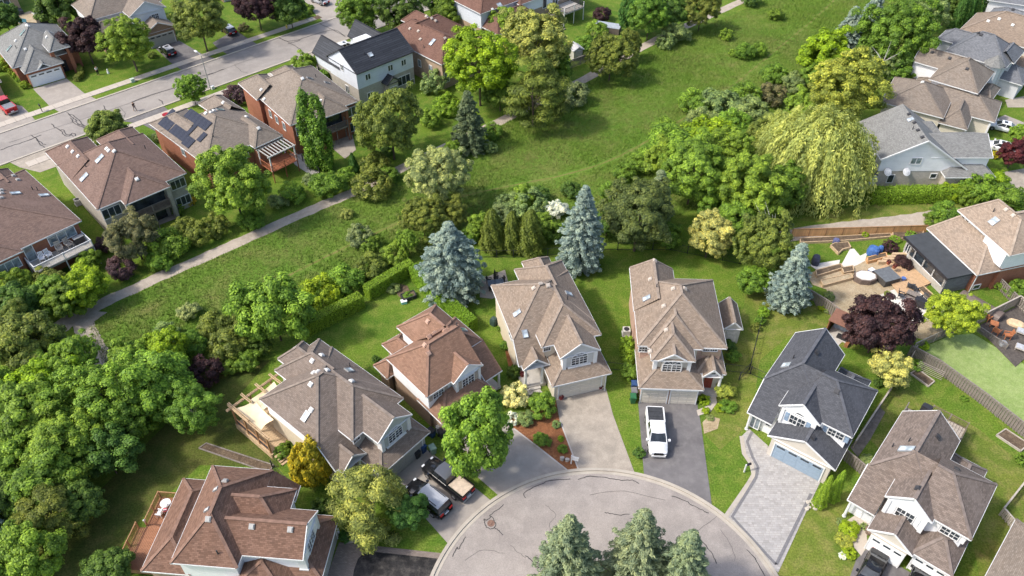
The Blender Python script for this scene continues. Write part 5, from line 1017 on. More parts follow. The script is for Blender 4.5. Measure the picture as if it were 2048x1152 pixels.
def conifer(name, label, u, base_v, apex_v, hw, leaf, seed, group=None, pw=.75, n=6000, lf=.11, cat='shrub'):
    x, y = G(u, base_v); H = height_at(x, y, apex_v); R = hw / ppm(x, y, 1); me = cone_mesh(seed, R, H, n, pw, lf); me.materials.append(LEAF[leaf])
    if cat == 'tree':
        root = empty(name, (x, y, 0), 0, label, cat, group); t = link('trunk', TRUNKS[1], root); t.scale = (1.6, 1.6, H * .8); link('crown', me, root); return root
    o = link(name, me, None, (x, y, 0)); return tag(o, label, cat, group)
R_, F_, S_, P_ = ROUND, FINE, SHRUB, PINE
# --- street trees and gardens, upper left
for a in [
 ('purple_maple', 'dark purple maple in front garden of the blue-grey roofed house', 168, 78, 44, R_[0], 'maroon'),
 ('maple_tree', 'bright green maple beside the dark purple maple', 255, 84, 52, R_[1], 'bright'),
 ('maple_tree', 'large olive green maple overhanging driveway of the parked silver car', 396, 34, 60, R_[3], 'olive'),
 ('purple_maple', 'blackish purple maple by the sidewalk with yellow hydrant', 512, 10, 44, R_[2], 'maroon'),
 ('broadleaf_tree', 'dark green tree beside the blackish purple maple', 578, 18, 34, R_[0], 'dark'),
 ('broadleaf_tree', 'dark green tree behind the small pool shed', 118, 12, 40, R_[1], 'dark'),
 ('broadleaf_tree', 'green tree between the pool shed and tan shingled bay house', 165, 22, 26, R_[2], 'mid'),
 ('broadleaf_tree', 'dense dark tree at the corner behind blue-grey roofed house', 8, 36, 34, R_[2], 'dark'),
 ('maple_tree', 'leafy green street maple over the sidewalk beside metal roofed house', 722, 20, 50, R_[4], 'mid'),
 ('broadleaf_tree', 'deep green tree behind the red-brown bungalow roof', 806, 22, 48, R_[0], 'dark'),
 ('broadleaf_tree', 'green tree between the red-brown bungalow and pale sided house', 895, 22, 30, R_[1], 'mid'),
 ('broadleaf_tree', 'small green tree at the top edge between two roofs', 860, -4, 30, R_[2], 'dark'),
 ('young_maple', 'young light green street tree on boulevard near the lamp post', 382, 176, 31, F_[0], 'bright'),
 ('broadleaf_tree', 'rounded dark olive tree in front of brown skylit roof', 212, 258, 40, R_[2], 'olive'),
 ('broadleaf_tree', 'light green tree on boulevard beside metal roofed house', 612, 130, 27, R_[0], 'bright'),
 ('broadleaf_tree', 'small dense green tree against the metal roofed house wall', 646, 156, 18, R_[2], 'mid'),
 ('broadleaf_tree', 'big rounded olive tree behind metal roofed house', 780, 242, 74, F_[0], 'olive'),
 ('maple_tree', 'brilliant lime green maple behind the red-brown bungalow', 958, 124, 80, R_[3], 'lime'),
 ('broadleaf_tree', 'tall pale green tree with airy crown beside the brilliant lime maple', 1066, 82, 76, F_[0], 'pale'),
 ('pine_tree', 'olive pine with tufted branches beside the footpath below pale airy tree', 1068, 178, 72, P_[0], 'olive'),
 ('maple_tree', 'broad bright green maple in back garden of the pergola bungalow', 464, 366, 78, R_[1], 'bright'),
 ('broadleaf_tree', 'grey-olive tree behind the balcony of brown skylit house', 265, 470, 52, F_[1], 'brownish'),
 ('silver_maple', 'silvery pale maple standing in the meadow', 878, 348, 68, F_[0], 'silver'),
 ('broadleaf_tree', 'olive cedar-like tree at the foot of the silvery meadow maple', 846, 432, 46, F_[0], 'cedar'),
 ('broadleaf_tree', 'yellow-olive tree tucked behind the blue spruce and silvery maple', 905, 425, 34, F_[1], 'cedar')]:
    tree(*a[:7])
for u, v, hw, k, nm, lb in [(865, 165, 30, 'sage', 'lilac_shrub', 'grey-green lilac beside the tan brick bungalow wall'), (895, 212, 30, 'hedge', 'garden_shrub', 'lime green shrub under the brilliant lime maple'), (862, 236, 26, 'bright', 'garden_shrub', 'bright green shrub between olive tree and dark spruce'),
        (470, 192, 27, 'purple', 'smoke_bush', 'dusky purple bush in front of the grey-brown brick house'), (444, 206, 12, 'brownish', 'garden_shrub', 'small brown-tinged shrub beside the dusky purple bush'), (318, 272, 15, 'sage', 'garden_shrub', 'pale shrub between two roofs below the dark asphalt drive'),
        (1192, 62, 24, 'bright', 'garden_shrub', 'light green tree-shrub under the raised terrace'), (1170, 90, 24, 'mid', 'garden_shrub', 'mid green shrub by the terrace stairs'), (1145, 190, 34, 'grey', 'wild_shrub', 'grey twiggy shrub next to the olive pine'), (1352, 66, 28, 'sage', 'sumac_shrub', 'grey-green sumac beside the upper footpath'), (1330, 82, 22, 'sage', 'sumac_shrub', 'low sumac growing over the footpath edge'),
        (1452, 70, 15, 'bright', 'meadow_shrub', 'single bright shrub on the open meadow'), (1490, 104, 22, 'mid', 'meadow_shrub', 'darker shrub in the meadow trio'), (1518, 100, 18, 'bright', 'meadow_shrub', 'pale green shrub in the meadow trio'), (1468, 106, 11, 'bright', 'meadow_shrub', 'smallest shrub in the meadow trio'), (1551, 28, 17, 'mid', 'meadow_shrub', 'lone dark shrub near the top of meadow'), (1500, -4, 22, 'dark', 'meadow_shrub', 'dark shrub at the meadow edge by the path end'),
        (985, 262, 22, 'mid', 'wild_shrub', 'green shrub right of the dark spruce'), (984, 296, 15, 'sage', 'wild_shrub', 'small round grey-green shrub in grass below dark spruce'), (700, 145 + 50, 12, 'dark', 'garden_shrub', 'dark shrub against pale brick below the metal roof'), (1205, 30, 20, 'maroon', 'garden_shrub', 'dark reddish shrub against the brick beside terrace')]:
    shrub(nm, lb, u, v, hw, k)
spruce('spruce_tree', 'dark grey-green spruce beside the footpath next to the rounded olive tree', 940, 300, 180, 36, 'spruce', 81, None, .16)
for i, (u, b, a) in enumerate([(628, 336, 190), (660, 338, 196)]):
    x, y = G(u + (4 if i == 0 else -6), b); H = height_at(x, y, a); root = empty('columnar_poplar', (x, y, 0), i * 2.0, 'tall narrow columnar poplar behind the grey-brown shingled brick house', 'tree', 'pair of columnar poplars')
    t = link('trunk', TRUNKS[2], root); t.scale = (1.2, 1.2, H * .8); c = link('crown', COLUMN, root); c.scale = (H * .85, H * .85, H); slot(c, LEAF['mid'])
tree('cedar_tree', 'large dark cedar clump beside the bend of footpath', 1222, 116, 52, F_[0], 'cedar', None, 1.05, .05); tree('cedar_tree', 'narrow cedar behind the large cedar clump', 1262, 92, 24, F_[0], 'cedar', None, 1.5, .05)
tree('broadleaf_tree', 'yellowish green tree left of the dark columnar ivy tree', 1300, 26, 46, R_[0], 'mid'); tree('broadleaf_tree', 'dark ivy-clad column of foliage by the covered hot tub', 1258, 30, 22, F_[0], 'emerald', None, 2.0, .1)
tree('broadleaf_tree', 'olive brown tree beside the upper end of footpath', 1404, 16, 40, F_[1], 'cedar'); tree('broadleaf_tree', 'green tree between ivy column and olive brown tree', 1345, 22, 36, R_[2], 'dark')
# --- along the footpath, left
for u, v, hw, k, nm, lb in [(330, 492, 42, 'bright', 'garden_shrub', 'large bright green shrub beside the footpath'), (318, 522, 26, 'bright', 'garden_shrub', 'bright shrub at the path edge below the large bright shrub'), (395, 468, 32, 'cedar', 'cedar_shrub', 'olive cedar in the hedge row beside footpath'), (430, 452, 30, 'olive', 'cedar_shrub', 'dark olive cedar under the broad bright maple'), (365, 452, 26, 'olive', 'cedar_shrub', 'olive shrub between large bright shrub and balcony'),
        (500, 440, 28, 'mid', 'garden_shrub', 'green shrub right of the broad bright maple'), (586, 384, 28, 'bright', 'garden_shrub', 'light green shrub standing on the pergola bungalow lawn'), (556, 402, 20, 'sage', 'lilac_shrub', 'grey lilac on the lawn near the footpath'), (655, 368, 36, 'mid', 'garden_shrub', 'spreading green shrub below the poplars'), (622, 360, 18, 'grey', 'garden_shrub', 'bluish shrub at the poplar foot'), (690, 350, 20, 'bright', 'garden_shrub', 'light green shrub between poplars and cone cedar'),
        (746, 372, 42, 'olive', 'wild_shrub', 'olive brown shrub clump over the footpath'), (752, 330, 32, 'olive', 'wild_shrub', 'upper part of thicket beside the cone cedar'), (774, 352, 24, 'mid', 'wild_shrub', 'green shrub at the meadow side of thicket'), (775, 305, 16, 'dark', 'garden_shrub', 'dark clipped shrub by winding patio'), (695, 428, 13, 'pale', 'meadow_shrub', 'small pale shrub alone in the meadow near footpath'), (722, 472, 30, 'grey', 'meadow_shrub', 'grey-green hawthorn shrub in the lower meadow'), (738, 488, 22, 'mid', 'meadow_shrub', 'darker half of the hawthorn clump'),
        (375, 622, 23, 'silver', 'meadow_shrub', 'pale round shrub alone in the lower meadow'), (832, 318, 20, 'bright', 'wild_shrub', 'bright shrub at the foot of the rounded olive tree'), (380, 402, 12, 'gold_shrub', 'garden_shrub', 'small golden shrub at corner of the grey brick house'), (240, 536, 30, 'purple', 'lilac_shrub', 'purple lilac at the footpath edge'), (208, 488, 22, 'purple', 'lilac_shrub', 'dull purple shrub below raised balcony')]:
    shrub(nm, lb, u, v, hw, k)
for u, v, hw, k, p, lb in [(176, 518, 24, 'bright', 0, 'bright green tree under the raised white chair balcony'), (170, 572, 46, 'lime', 4, 'lime and green tree beside the purple lilac'), (112, 590, 44, 'mid', 1, 'mid green tree left of lime tree by footpath'), (30, 612, 52, 'dark', 2, 'dark green tree against the mauve-brown roofed house'), (100, 566, 32, 'olive', 0, 'deep green tree beneath the brick wall windows'), (130, 600, 42, 'mid', 3, 'bushy green tree hanging over footpath edge'), (35, 572, 36, 'bright', 1, 'bright topped tree at the brick house corner')]:
    tree('broadleaf_tree', lb, u, v, hw, R_[p], k, None, .95, .2)
conifer('cone_cedar', 'small dark cone cedar beside the winding patio', 708, 342, 305, 12, 'emerald', 91)
# --- woodland, lower left
WOOD = [(55, 690, 68, 'olive', R_[0], 'olive green woodland tree beside the forked footpath'), (18, 655, 54, 'olive', F_[1], 'olive woodland tree at the brick house side of path fork'), (142, 722, 60, 'bright', F_[0], 'bright fine-leaved tree at the footpath fork'), (100, 765, 56, 'lime', R_[4], 'lime woodland tree below the path fork'), (205, 790, 88, 'bright', F_[1], 'largest fine-leaved tree in the woodland'), (312, 770, 72, 'bright', R_[1], 'green woodland tree beside the white-trunked birch'), (55, 830, 74, 'mid', R_[2], 'mid green woodland tree below the lime tree'), (135, 885, 82, 'bright', F_[0], 'broad fine-leaved tree in the middle of woodland'), (35, 930, 64, 'bright', R_[0], 'bright woodland tree above the hidden blue spruce'), (210, 905, 60, 'dark', R_[4], 'dark woodland tree overhanging the dull lawn'), (95, 965, 70, 'mid', R_[1], 'leafy woodland tree above the feathery pine'), (15, 1010, 52, 'dark', R_[3], 'tall dark tree beside the hidden blue spruce'), (55, 1105, 70, 'bright', R_[0], 'bright tree below the feathery pine'), (158, 1005, 50, 'dark', R_[2], 'dark tree between feathery pine and dull lawn'), (10, 1145, 46, 'mid', R_[2], 'green tree beyond the bright tree below feathery pine'), (5, 790, 54, 'mid', R_[1], 'green tree beside the small blue-grey spruce tip'), (332, 700, 48, 'lime', R_[0], 'lime tree at the lower meadow edge'), (262, 722, 50, 'bright', F_[0], 'bright tree between path end and lime meadow tree'), (255, 835, 56, 'mid', R_[3], 'tall green tree between birch and largest woodland tree'), (170, 830, 50, 'bright', R_[4], 'bright tree in the heart of the woodland'), (70, 740, 44, 'mid', R_[1], 'mid green tree under the olive forked path tree')]
for u, v, hw, k, p, lb in WOOD:
    tree('woodland_tree', lb, u, v, hw, p, k, 'trees of the lower left woodland', 1.0, .3)
tree('pine_tree', 'olive feathery pine at the woodland edge above the dull lawn', 95, 1030, 70, P_[1], 'olive'); tree('birch_tree', 'green birch with white trunks at the edge of dull lawn', 382, 815, 56, F_[1], 'mid', None, 1.0, .45, 'tree', PTRUNK)
spruce('spruce_tree', 'blue spruce mostly hidden at the woodland edge', -12, 1075, 960, 46, 'blue', 82); spruce('spruce_tree', 'small blue-grey spruce tip inside the woodland', 2, 800, 742, 22, 'blue', 83, None, .1, 1, 9000)
tree('broadleaf_tree', 'dark leafy tree beside the cedar deck corner', 216, 1138, 50, R_[2], 'dark', None, .9, .15)
tree('maple_tree', 'large fresh green maple at the meadow edge behind clipped hedge', 546, 622, 72, R_[4], 'bright', None, 1.05, .25)
for u, v, hw, k, lb in [(410, 745, 36, 'maroon', 'twiggy purple-brown bush beside the lawn'), (452, 690, 42, 'olive', 'olive bush above the purple-brown bush'), (430, 652, 36, 'cedar', 'yellow-olive bush at the lower meadow edge'), (492, 722, 28, 'mid', 'neatly rounded green bush beside the lawn'), (385, 690, 34, 'mid', 'green bush left of the yellow-olive bush'), (470, 655, 26, 'olive', 'feathery shrub under the large fresh maple'), (330, 668, 30, 'sage', 'grey-green bramble at the meadow edge'), (460, 735, 20, 'mid', 'low green bush beside the purple-brown bush'),
        (520, 690, 26, 'dark', 'dark bush under the large fresh maple'), (640, 588, 44, 'lime', 'lime green bush behind the clipped hedge'), (690, 562, 38, 'bright', 'bright bush in row behind the clipped hedge'), (740, 532, 34, 'cedar', 'olive bush in row behind the clipped hedge'), (790, 510, 30, 'bright', 'bush at the hedge corner below the small tree'), (600, 605, 30, 'bright', 'bush between large fresh maple and lime bush'), (850, 492, 22, 'cedar', 'olive shrub beside the trodden path by blue spruce')]:
    shrub('wild_shrub', lb, u, v, hw, k)
tree('young_tree', 'slender young tree standing at the hedge corner', 815, 480, 22, F_[0], 'bright', None, 1.2, 1.1)
for u, v, hw, k, p, lb in [(960, 452, 28, 'bright', 0, 'leafy tree filling the gap behind the broad blue spruce'), (1082, 450, 30, 'mid', 2, 'rounded tree between broad olive cedar and tall blue spruce'), (1050, 395, 26, 'bright', 1, 'light tree at meadow edge behind the cedars'), (1335, 470, 30, 'mid', 0, 'leafy tree between bronze maple and creamy lawn edge maple'), (1112, 138, 34, 'mid', 1, 'green tree behind the small shed by footpath'), (1010, 48, 34, 'bright', 0, 'green tree between lime maple and pale airy tree'), (905, 300, 22, 'bright', 2, 'small tree at the footpath below dark spruce'), (1000, 190, 34, 'mid', 4, 'green tree under the lime maple beside pine')]:
    tree('broadleaf_tree', lb, u, v, hw, R_[p], k, None, 1.0, .2)
# --- blue spruces
spruce('blue_spruce', 'broad blue spruce beside the rust-brown house', 906, 588, 446, 60, 'blue', 84, None, .06, 1.3, 52000, .19, 2.1)
spruce('blue_spruce', 'tall blue spruce with brown tip behind tan shingled house', 1160, 535, 372, 46, 'blue', 85, None, .08, 1.25, 42000, .18, 1.55)
spruce('blue_spruce', 'slim blue spruce beside the terraced garden', 1568, 612, 486, 42, 'blue', 86, None, .05, 1.3, 36000, .16, 1.35)
spruce('spruce_tree', 'blue-green spruce tip rising behind the bronze maple', 1306, 452, 340, 34, 'bluegreen', 87)
spruce('blue_spruce', 'blue spruce at the meadow edge by big green maple', 1688, 100, 12, 30, 'blue', 88); spruce('blue_spruce', 'smaller blue spruce at the top of meadow', 1740, 50, -22, 22, 'blue', 89)
for u, b, a, hw, sd_ in [(1126, 1202, 1036, 62, 90), (1258, 1190, 1024, 62, 92), (1344, 1215, 1066, 56, 93)]:
    spruce('island_spruce', 'pale grey-green spruce in the planted traffic island', u, b, a, hw, 'bluegreen', sd_, 'spruces on the traffic island', .02, 1.1, 34000, .17, 1.9)
shrub('island_shrub', 'low golden green shrub among island spruces', 1186, 1146, 26, 'lime')
# --- thicket along the right side of meadow
THK = 'thicket shrubs along the meadow'
for u, v, hw, k, p in [(1385, 205, 30, 'bright', S_[0]), (1440, 212, 36, 'sage', S_[1]), (1492, 192, 32, 'mid', S_[0]), (1350, 285, 46, 'bright', S_[1]), (1420, 275, 48, 'lime', S_[0]), (1280, 328, 26, 'mid', S_[0]), (1460, 325, 42, 'bright', S_[1]), (1310, 312, 30, 'bright', S_[1]), (1550, 150, 26, 'mid', S_[0]), (1590, 165, 24, 'sage', S_[1]), (1250, 345, 22, 'mid', S_[0]), (1500, 225, 36, 'sage', S_[0]), (1465, 250, 34, 'bright', S_[0]), (1400, 245, 30, 'sage', S_[0]), (1330, 255, 24, 'bright', S_[0])]:
    shrub('sumac_shrub', dict(bright='light green', sage='grey-green', mid='mid green', lime='yellow-green')[k] + ' sumac in the thicket lining the right of the meadow', u, v, hw * 1.12, k, THK, .9, p)
for u, v, hw, k, lb in [(1545, 190, 32, 'brownish', 'grey leafless looking shrub in the thicket by the golden maple'), (1110, 418, 26, 'white', 'white blossoming shrub behind the tall blue spruce'), (1060, 412, 40, 'sage', 'spreading pale shrub behind the garden cedars'), (1020, 408, 30, 'sage', 'pale green sumac at the meadow edge above garden cedars'), (1082, 388, 20, 'dark', 'dark juniper in the grass behind blossoming shrub'), (1140, 380, 22, 'dark', 'dark juniper behind tall blue spruce tip'), (1220, 385, 26, 'mid', 'low green shrub left of the bronze maple'), (1100, 460, 30, 'mid', 'green shrub between garden cedars and tall blue spruce'), (940, 470, 22, 'mid', 'green sapling clump behind the broad blue spruce'), (1000, 430, 26, 'grey', 'grey-green shrub behind the cone cedar')]:
    shrub('wild_shrub', lb, u, v, hw, k)
for a in [('maple_tree', 'bronze tinted dark maple behind the two tan shingled houses', 1278, 428, 78, R_[2], 'bronze'), ('broadleaf_tree', 'fresh green tree between thicket and birch', 1502, 378, 74, R_[1], 'bright'), ('broadleaf_tree', 'leafy green tree behind the bronze maple', 1388, 338, 72, R_[0], 'bright'), ('broadleaf_tree', 'deep green tree filling the gap between bronze maple and yellow tree', 1420, 400, 36, R_[4], 'mid'),
          ('broadleaf_tree', 'pale airy tree between thicket and willow top', 1562, 262, 46, F_[1], 'pale'), ('broadleaf_tree', 'bright tree under the left edge of golden maple', 1606, 218, 36, R_[1], 'bright'), ('broadleaf_tree', 'rounded green tree between leafy tree and willow', 1462, 300, 54, F_[0], 'bright'), ('broadleaf_tree', 'tall green tree against the left side of willow', 1562, 380, 48, R_[3], 'mid'), ('broadleaf_tree', 'shaded green tree under fresh green tree', 1470, 440, 46, R_[2], 'mid'), ('broadleaf_tree', 'green tree filling the thicket above bronze maple', 1330, 320, 44, R_[1], 'bright'), ('broadleaf_tree', 'deep green tree between bronze maple and tall blue spruce', 1215, 440, 34, R_[0], 'dark'), ('yellow_maple', 'pale yellow-green maple on the lawn edge', 1420, 472, 46, R_[3], 'yellow'), ('broadleaf_tree', 'olive tree at the left of weeping willow', 1530, 262, 38, F_[1], 'olive'), ('maple_tree', 'large dark green maple near the tan shingled row', 1796, 70, 76, R_[0], 'mid'), ('broadleaf_tree', 'yellow-green tree in front of the golden maple', 1652, 112, 48, R_[1], 'lime'), ('golden_maple', 'golden yellow maple above the weeping willow', 1696, 176, 80, R_[4], 'golden'),
          ('broadleaf_tree', 'green tree with dead grey branches beside the large dark maple', 1762, 126, 38, F_[1], 'sage'), ('broadleaf_tree', 'bright green tree below the dead branches', 1795, 142, 32, R_[0], 'mid'), ('willow_tree', 'pale grey willow by the cedar hedge at the top', 1858, 24, 46, F_[1], 'sage'), ('broadleaf_tree', 'olive brown tree between two blue spruces', 1722, 56, 28, F_[0], 'cedar'), ('broadleaf_tree', 'olive green tree at the top by cedar hedge', 1896, 16, 30, F_[0], 'dark'), ('broadleaf_tree', 'dark green tree left of the golden maple', 1625, 150, 26, R_[2], 'mid'),
          ('purple_maple', 'round dark purple maple beside the open garden hut', 1760, 650, 66, R_[0], 'maroon'), ('locust_tree', 'airy yellow-green locust beside the putting green', 1906, 628, 52, F_[1], 'sunlime'), ('yellow_maple', 'small creamy yellow maple in the corner of fenced lawn', 1783, 736, 38, R_[4], 'yellow'), ('red_maple', 'wine red maple beside the parked white car', 2030, 305, 30, R_[0], 'red'), ('small_tree', 'light green tree beside the white sedan', 2042, 268, 22, R_[2], 'bright')]:
    tree(*a[:7])
tree('birch_tree', 'tall dark birch with pale bare branches beside slim blue spruce', 1530, 488, 60, F_[0], 'olive', None, 1.35, .25, 'tree', PTRUNK)
tree('broadleaf_tree', 'lush shrubby tree at the foot of the tall birch', 1508, 560, 36, R_[2], 'mid', None, .9, .1)
# weeping willow
x, y = G(1632, 308, 5.5); r = 112 / ppm(x, y, 5); root = empty('weeping_willow', (x, y, 0), .4, 'large yellow-green weeping willow behind the white gabled house', 'tree'); t = link('trunk', TRUNKS[0], root); t.scale = (4, 4, 7.5)
c = link('crown', WILLOW, root, (0, 0, 5.8)); c.scale = (r, r, r * 1.15); slot(c, LEAF['willow'])
# dead limbs reaching out of the birch and the tree by the maple
for (u, v, z, L_, lb) in [(1545, 455, 7, 3.2, 'bare pale dead limbs jutting from the tall dark birch'), (1768, 118, 7, 3.0, 'bare grey dead limbs beside the large dark maple')]:
    x, y = G(u, v, z); mb = MB(); rg = random.Random(int(u))
    for k in range(9):
        a = rg.uniform(0, 6.28); e = rg.uniform(.3, 1.0); tip = (L_ * e * math.cos(a), L_ * e * math.sin(a), L_ * rg.uniform(.2, .9)); mid = (tip[0] * .5 + rg.uniform(-.2, .2), tip[1] * .5, tip[2] * .4); mb.tube([(0, 0, -3.5), (0, 0, -.6), mid, tip], [.05, .04, .025, .008], 5)
    tag(mb.build('dead_limbs', PALEBARK, None, (x, y, z)), lb, 'branch')
# cedars behind the tan house, hedge cedars at the top right, twin cedars by the driveway
for u, b, a, hw, lb in [(985, 498, 418, 26, 'pointed golden-olive cedar behind garden umbrella'), (1024, 500, 424, 22, 'olive cedar with bare trunk behind the lawn'), (1060, 504, 420, 30, 'broad olive cedar left of tall blue spruce')]:
    conifer('garden_cedar', lb, u, b, a, hw, 'cedar', int(u), None, .45, 9000, .13, 'tree')
for i in range(5): conifer('hedge_cedar', 'dark green cedar in the tall row beside the brick wall', 1906 + i * 17, 62 - i * 3, -20 - i * 4, 13, 'emerald', 200 + i, 'cedar row at the top', .4, 4500, .14)
for u, b, a in [(1636, 1012, 950), (1662, 1000, 940)]: conifer('twin_cedar', 'narrow bright green cedar beside the paver driveway', u, b, a, 14, 'hedge', int(u), 'pair of cedars by the driveway', .55, 5000, .07)
shrub('golden_yew', 'tall golden yellow oval shrub beside the grey-brown house', 620, 930, 43, 'gold_shrub', None, 2.0, SHRUB[3])
# --- front gardens of the close
tree('maple_tree', 'full bright green front-yard maple between two driveways', 956, 874, 72, R_[3], 'bright', None, 1.5, .4)
tree('pine_tree', 'yellowish soft-needled pine in front of the grey-brown house', 738, 1000, 80, P_[0], 'pale', None, 1.05, .3); tree('small_tree', 'dark green small tree beside the black and silver van', 815, 1022, 40, R_[0], 'emerald', None, 1.0, .4)
for u, v, hw, k, lb, asp in [(1030, 790, 31, 'cream', 'cream flowering shrub beside the porch steps', 1.0), (1087, 812, 28, 'bright', 'fresh green shrub in the mulch bed near the porch', 1.1), (1024, 838, 17, 'white', 'white flowering shrub at the edge of mulch bed', .8), (1052, 838, 20, 'sage', 'grey-green shrub in the mulch bed', .7), (1072, 800, 18, 'dark', 'dark green shrub under the porch columns', .9), (1084, 878, 18, 'mid', 'rounded green perennial clump in the red mulch', .7), (1124, 898, 11, 'mid', 'small round green clump in the red mulch by the driveway', .8), (1112, 848, 10, 'sage', 'pale small clump at the driveway edge of mulch', .7), (1122, 877, 7, 'lime', 'tiny lime clump in the red mulch', .7),
        (1278, 905, 14, 'dark', 'dark low juniper beside the white pickup', .7), (1450, 780, 21, 'golden', 'clipped golden ball shrub by the entrance walk', .95), (1458, 812, 18, 'mid', 'spreading green hosta clump below the golden ball shrub', .6), (1408, 800, 14, 'lime', 'lime hosta beside garage corner', .6), (1412, 822, 9, 'lime', 'second lime hosta by the walk', .6), (1440, 815, 12, 'lime', 'lime groundcover beside the golden ball shrub', .5), (1420, 835, 9, 'sage', 'blue-grey hosta at the bend of the walk', .5),
        (1255, 690, 20, 'hedge', 'upper bright green bush of the side border', 1.0), (1260, 712, 20, 'hedge', 'middle bright green bush of the side border', 1.0), (1262, 742, 22, 'mid', 'lower green bush of the side border by the bins', 1.0), (1465, 712, 16, 'mid', 'green bush behind the entrance gable', .9), (1460, 690, 14, 'dark', 'dark bush under the small shed', .9), (1520, 640, 12, 'mid', 'small cedar shrub by the wire fence', 1.1), (1528, 625, 13, 'hedge', 'small bright cedar shrub beside slim blue spruce', 1.1), (1512, 655, 10, 'olive', 'low shrub at the wire fence foot', .9),
        (1700, 1060, 22, 'lime', 'yellow flowering perennials along the front walk', .5), (1688, 1078, 20, 'golden', 'second patch of yellow perennials along the front walk', .45), (1698, 1105, 16, 'lime', 'lower patch of perennials by the front walk', .45), (1686, 1112, 9, 'white', 'white flower clump at the end of the perennials', .5), (1682, 1045, 10, 'sage', 'pale hosta at the top of the perennials', .5), (1728, 1052, 9, 'sage', 'lavender tuft beside the potted planter', .6),
        (1808, 524, 19, 'maroon', 'weeping purple dwarf maple on the wooden terrace', .7), (1782, 494, 18, 'maroon', 'burgundy shrub beside the blue tarpaulin', .7), (1892, 428, 32, 'mid', 'dark green sumac beside the gravel lane', .9), (1870, 440, 22, 'mid', 'spreading green shrub at the orange fence end', .8), (1988, 310, 10, 'gold_shrub', 'vivid yellow shrub beside the wine red maple', .9), (1660, 592, 12, 'sage', 'lavender bush by the grey board fence', .7), (1775, 588, 8, 'olive', 'potted shrub on the pale patio', .9), (1730, 470, 8, 'lime', 'lime shrub in the raised bed by the orange fence', .8), (1822, 470, 14, 'bright', 'leafy plants in the raised bed end', .5), (1790, 478, 12, 'bright', 'low plants in the middle of raised bed', .5), (1998, 568, 16, 'bright', 'shrub by the basement window', .8), (2040, 580, 30, 'mid', 'large green bush behind the deck fence', .8), (2046, 550, 16, 'bright', 'bright bush by the red brick wall', .8), (1843, 690, 16, 'lime', 'yellow-green bush at the fence corner', .7), (1830, 728, 18, 'mid', 'green bush under the trellis', .6), (1790, 765, 16, 'olive', 'olive shrub beneath the creamy yellow maple', .8), (1755, 765, 10, 'dark', 'small conifer by the charcoal house', 1.2), (1740, 925, 20, 'sage', 'blue-green shrub against the umber house wall', .6), (2046, 918, 16, 'mid', 'bush beside the raised planter', .8), (1928, 796, 9, 'mid', 'weed clump at the board fence foot', .5), (1623, 606, 8, 'mid', 'green clump in the border by board fence', .7), (1646, 615, 10, 'lime', 'lime hosta in the border by board fence', .6), (1612, 600, 6, 'golden', 'yellow clump in the border by board fence', .7), (1655, 622, 8, 'sage', 'grey clump in the border by board fence', .6),
        (752, 718, 9, 'dark', 'potted greenery at the back corner of rust-brown house', 1.0), (1002, 655, 10, 'mid', 'climber by the cream side wall', 1.0), (1010, 690, 12, 'mid', 'green shrub along the cream side wall', 1.0), (1028, 745, 16, 'dark', 'small dark shrub left of porch', 1.0), (560, 905, 18, 'mid', 'green shrub by the cream stucco wall', .8), (578, 895, 16, 'mid', 'leafy shrub near the deck steps', .8), (690, 1072, 13, 'emerald', 'clipped dark shrub beside the grey garage', 1.0), (785, 575, 16, 'sage', 'herbs in the soil bed', .5), (815, 592, 12, 'mid', 'greens in the raised planter box', .6), (555, 985, 22, 'dark', 'dark shrub at the foot of the golden yellow oval shrub', .7), (640, 1015, 24, 'dark', 'dark undergrowth between brown house and golden oval shrub', .7), (355, 420, 14, 'mid', 'potted shrubs beside the small patio', .9),
        (25, 145, 10, 'hedge', 'first clipped ball in the row beside red brick wall', .95), (32, 152, 9, 'hedge', 'second clipped ball in the row beside red brick wall', .95), (40, 160, 9, 'hedge', 'third clipped ball in the row beside red brick wall', .95), (49, 170, 10, 'hedge', 'end clipped ball beside the white garage door', .95), (5, 130, 16, 'hedge', 'clipped bush at the rear of red brick wall', .9), (305, 110, 10, 'olive', 'ornamental grass by the dark car driveway', .7), (600, 28, 16, 'mid', 'garden shrub beside silver car driveway', .8), (615, 18, 14, 'mid', 'second garden shrub beside silver car driveway', .8), (486, 55, 12, 'brownish', 'rusty brown shrub by the asphalt driveway', .8)]:
    shrub('garden_shrub', lb, u, v, hw, k, None, asp)
